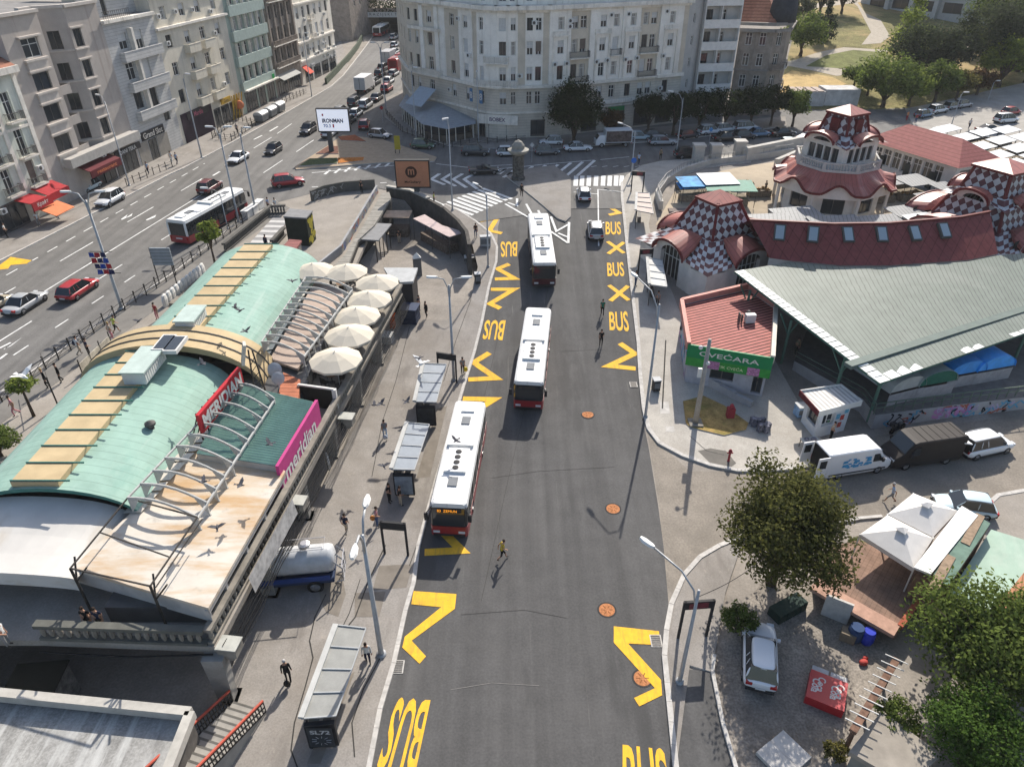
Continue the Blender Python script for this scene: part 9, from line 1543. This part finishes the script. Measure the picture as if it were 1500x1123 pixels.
bd=bird(M('pigeon_grey',(.07,.07,.08),.8,var=.3,scale=9),.16);wl_=[('pale roof end',(352,710,8)),('stained membrane edge',(318,772,7)),('flat white roof',(395,650,9)),('upper aqua vault by the arch',(360,485,10)),('upper vault right side',(352,455,10)),('upper vault by the skylights',(344,450,10)),('upper vault crown',(428,412,10)),('cream arch right end',(297,532,10)),('pavement by the middle shelter',(558,591,5)),('pavement left of the upper shelter',(614,525,5)),('passage left of the walker',(548,593,5)),('road pavement by the poster',(562,682,4)),('nearest bus roof',(668,645,4.5)),('upper pavement',(596,588,5)),('avenue pavement',(203,470,7)),('lower pergola',(298,705,9))]
for i,(t,(x,y,z))in enumerate(wl_):
 o=bd if i==0 else copy_tree(bd);o.location=P(x,y,z);o.rotation_euler=(.2*sin(i*3),.15*cos(i*2),i*1.9);o['label']='dark pigeon flying over the '+t;o['group']='pigeons in flight'
g=bird(M('gull_white',(.72,.72,.70),.7),.25);g.location=P(33,551,8);g.rotation_euler=(0,.2,-.3);g.scale=(1.9,)*3;g['label']='white gull gliding above the small tree at the left edge';g2=copy_tree(g,P(618,532,3.6),1.0,'white gull beside the upper shelter')
# ---------------------------------------------------------------- trees
def leafmat(name,c,var=.45):
 m=bpy.data.materials.new(name);m.use_nodes=True;n,b=nodes_of(m);gi=n.nodes.new('ShaderNodeNewGeometry');cr=n.nodes.new('ShaderNodeValToRGB');e=cr.color_ramp.elements;e[0].color=(*[v*(1-var)for v in c],1);e[1].color=(c[0]*(1+var*1.4),c[1]*(1+var),c[2]*(1+var*.5),1);n.links.new(gi.outputs['Random Per Island'],cr.inputs[0]);n.links.new(cr.outputs[0],b.inputs['Base Color']);b.inputs['Roughness'].default_value=.9;b.inputs['Specular IOR Level'].default_value=.05
 tr=n.nodes.new('ShaderNodeBsdfTranslucent');hs=n.nodes.new('ShaderNodeHueSaturation');hs.inputs['Value'].default_value=1.6;n.links.new(cr.outputs[0],hs.inputs['Color']);n.links.new(hs.outputs[0],tr.inputs[0]);ms_=n.nodes.new('ShaderNodeMixShader');ms_.inputs[0].default_value=.38;n.links.new(b.outputs[0],ms_.inputs[1]);n.links.new(tr.outputs[0],ms_.inputs[2]);n.links.new(ms_.outputs[0],n.nodes['Material Output'].inputs[0]);MATS[name]=m;return m
m_bark=M('bark',(.085,.065,.05),.95,var=.3,scale=4,bump=.4)
def tree(kind,name,label,loc,R_,H,mat,seed,n=3000,leaf=.2,trunk=1.6,group=None,flat=.8,clumps=40,r0=.55):
 """trunk with limbs; crown of leaf-sized faces gathered into uneven clumps"""
 rt=random.Random(seed);o=thing(name,label,'tree' if name!='bush' else 'bush',loc,0,group);c=Vector((0,0,trunk+(H-trunk)*.5));rz_=(H-trunk)/2;cl=[]
 for i in range(clumps):
  d=Vector((rt.gauss(0,1),rt.gauss(0,1),rt.gauss(0,1))).normalized();q=rt.uniform(r0,1.0)*(1 if rt.random()<.8 else 1.1);s=1.0
  if kind=='cone':z=rt.random()**1.3;s=(1-z)*.95+.08;p=Vector((d.x*R_*s*q,d.y*R_*s*q,trunk+(H-trunk)*z));rc=R_*(.2+.16*s)
  else:
   if d.z<-.3:d.z*=.6
   p=c+Vector((d.x*R_*q*.85,d.y*R_*q*.85,d.z*rz_*q*.85));rc=R_*rt.uniform(.2,.36)
  cl.append((p,rc))
 vs,fs=[],[]
 for i in range(n):
  p,rc=cl[rt.randrange(len(cl))];d=Vector((rt.gauss(0,1),rt.gauss(0,1),rt.gauss(0,1))).normalized();x=p+d*rc*(rt.random()**.4)*Vector((1,1,flat)).length/1.6;u=Vector((rt.gauss(0,1),rt.gauss(0,1),rt.gauss(0,.7))).normalized();v=u.cross(d+Vector((.01,.02,.6))).normalized();a=leaf*rt.uniform(.6,1.3);b=a*.62;k=len(vs)
  vs+=[x-u*a,x+v*b*.9,x+u*a,x-v*b*.9];fs.append((k,k+1,k+2,k+3))
 me=bpy.data.meshes.new('crown');me.from_pydata(vs,[],fs);me.materials.append(mat);ob('crown',me,o);m=MB();m.tube([(0,0,-.1),(.05*R_*.3,0,trunk*.6),(0,.03*R_,trunk*1.15)],[R_*.075+.05,R_*.06+.035,R_*.045+.03],8)
 for i in range(7):p,rc=cl[i*3%len(cl)];s=Vector((0,0,trunk*.95));m.tube([s,s.lerp(p,.5)+Vector((0,0,.25*R_)),p],[R_*.035+.02,R_*.024+.01,.012],5)
 m.build('trunk',m_bark,o,True);return o
L1=leafmat('leaf_dark',(.02,.034,.012));L2=leafmat('leaf_olive',(.088,.088,.03));L3=leafmat('leaf_light',(.14,.19,.045));L4=leafmat('leaf_mid',(.085,.125,.034));L5=leafmat('leaf_conifer',(.036,.050,.03));L6=leafmat('leaf_rust',(.075,.045,.022))
gp=lambda px,py:G(px,py)
tree('round','round_tree','big dense olive tree with dry leaf tips over the side road corner',Vector((*P(1153,772,4.9).xy,0)),4.2,9.0,leafmat('leaf_dry_green',(.078,.088,.03)),1,26000,.12,1.3,None,1,95,.35)
tree('round','bush','small light green bush left of the big olive tree',gp(1078,925),1.1,2.1,L4,2,2600,.09,.2);tree('round','leafy_tree','large loose leafy tree at the lower right edge',gp(1420,1015),4.4,6.6,L4,3,13000,.13,1.0,None,.9,85,.3);tree('round','leafy_tree','loose leafy tree spreading past the right edge',gp(1505,1000),3.2,6.2,L4,33,6500,.13,1.0,None,.9,50,.3);tree('round','thuja_bush','dense fresh green thuja like bush at the bottom right',gp(1405,1120),2.5,4.6,leafmat('leaf_fresh',(.06,.115,.026)),4,16000,.085,.3,None,1,70);tree('round','bush','small bush hugging the bottom right thuja',gp(1305,1075),1.3,2.2,L4,5,3200,.09,.2);tree('round','bush','scrubby bush at the foot of the pergola',gp(1222,1110),.7,1.1,L2,6,900,.08,.1)
tree('round','bush','potted green bush at the corner of the garden tent',gp(1256,806),.7,1.1,L4,61,900,.08,.1)
def at4(px,py):return P(px,py,TZ)
tree('round','round_tree','large dark round tree before the corner palace',at4(840,214),4.7,10.2,L1,7,11000,.2,1.2,'trees before the corner palace',.95,70);tree('round','small_tree','thin rusty leaved tree beside the big round tree',at4(893,206),2.2,5.2,L6,8,2400,.17,1.6,'trees before the corner palace')
for px,py,r_,lb in((948,200,3.2,'dark street tree first right of the printed box van'),(985,200,3.4,'dark street tree second right of the box van'),(1022,196,3.6,'dark street tree before the grey balcony block'),(1060,193,3.5,'dark street tree at the join of grey block and dark house'),(1098,190,3.4,'dark street tree before the dark corner house'),(1128,186,3.0,'dark street tree at the end of the row')):tree('round','street_tree',lb,at4(px,py),r_,7.4,L1,px,4200,.2,1.8,'trees before the corner palace',.9,40)
tree('round','street_tree','mid green tree at the park corner beside the dark house',G(1160,186),3.2,6.6,L4,9,4200,.2,1.5)
GP='trees in the park'
for px,py,r_,hh,mt,kd,nm,lb,n in((1172,82,6,9.5,L4,'round','park_tree','round park tree just right of the dark house dome',4200),(1205,62,3.2,9.0,L5,'cone','cypress','dark narrow cypress leaning on the slope',2600),(1200,22,6,11,L5,'round','park_tree','dark park tree at the top near the upper path',3600),(1232,20,5.5,11,L5,'round','park_tree','dark park tree cut by the top edge',3600),(1322,100,6.4,15,L3,'cone','poplar','pale yellow green poplar in the middle of the park',5200),(1345,120,7.5,12,L5,'round','pine','wide dark pine below the poplar',5600),(1380,118,6,10,L5,'round','pine','dark pine right of the wide one',4200),(1292,158,6.3,9.5,L4,'round','park_tree','broad green tree behind the pavilion tower',6000),(1330,156,4.2,6.4,L3,'round','park_tree','lighter green tree right of the broad one',3200),(1368,150,4.4,7.4,L4,'round','park_tree','green tree before the lot beside the shrubs',3600),(1400,146,3.6,5.4,L2,'round','park_tree','dry looking shrub tree at the lot edge',2400),(1430,140,3.4,5.0,L6,'round','park_tree','reddish dry shrub at the lot edge',2200),(1440,112,9,16,L5,'round','cedar','huge dark cedar at the upper right',8200),(1490,105,8.5,15,L5,'round','cedar','second dark cedar at the right edge',6200),(1462,128,5.4,10,L3,'round','park_tree','light green tree at the lot corner',4600),(1500,122,4.6,9,L3,'round','park_tree','light green tree cut by the right edge',3600),(1452,66,9.5,17,L4,'round','park_tree','tall green tree before the museum corner',7200),(1500,60,9,17,L4,'round','park_tree','tall green tree at the top right edge',5600),(1422,78,4,6,L3,'round','park_tree','small yellow green tree on the lawn by the museum',2200),(1165,40,5,8,L5,'round','park_tree','dark tree beside the upper terrace path',2600),(1250,128,3.0,4.0,L4,'round','park_tree','low green shrub beside the hut',1800),(1345,78,3.5,6.5,L4,'round','park_tree','green tree between poplar and cedar',2200),(1270,140,3.2,4.6,L4,'round','park_tree','low tree at the park wall behind the hut',2000)):tree(kd,nm,lb,G(px,py),r_,hh,mt,px,n,.3,1.4,GP,.9,46)
tree('round','small_tree','small staked tree at the left edge below the gull',P(50,610,TZ),1.05,3.5,L3,11,1100,.13,2.2);tree('round','bush','dark bush at the left edge beside the lower vault',P(2,668,TZ),1.5,2.6,L4,12,2600,.1,.2);tree('round','small_tree','slender young tree between avenue bus and upper vault',P(317,395,TZ),1.35,5.6,L3,13,2000,.15,2.4)
o=thing('hanging_greenery','curtain of greenery hanging over the tunnel beam','plants',(OVER[0],OVER[2],OVER[3]));rt=random.Random(3);vs,fs=[],[]
for i in range(5000):
 x=rt.uniform(-1,OVER[1]-OVER[0]+3);z=rt.uniform(.0,9);y=rt.uniform(-.4,3)+z*.25;u=Vector((rt.gauss(0,1),rt.gauss(0,1),rt.gauss(0,1))).normalized()*.35;v=Vector((rt.gauss(0,1),rt.gauss(0,1),rt.gauss(0,1))).normalized()*.25;k=len(vs);c=Vector((x,y,z));vs+=[c-u,c+v,c+u,c-v];fs.append((k,k+1,k+2,k+3))
me=bpy.data.meshes.new('foliage');me.from_pydata(vs,[],fs);me.materials.append(L1);ob('foliage',me,o);m=MB();m.box(-1,.5,0,OVER[1]-OVER[0]+3,20,1.0);m.build('planter',m_soot,o)
# ================================================================ haze
m=MB();m.box(-310,-36,-1.2,320,490,42);hz=m.mesh('haze',[bpy.data.materials.new('haze_air')]);hm=hz.materials[0];hm.use_nodes=True;n=hm.node_tree
n.nodes.remove(n.nodes['Principled BSDF']);pv=n.nodes.new('ShaderNodeVolumePrincipled');pv.inputs['Density'].default_value=.00018;pv.inputs['Color'].default_value=(.86,.87,.88,1);pv.inputs['Anisotropy'].default_value=0
n.links.new(pv.outputs[0],n.nodes['Material Output'].inputs['Volume']);o=ob('haze',hz);o['kind']='stuff';o.display_type='WIRE';cy.volume_bounces=0
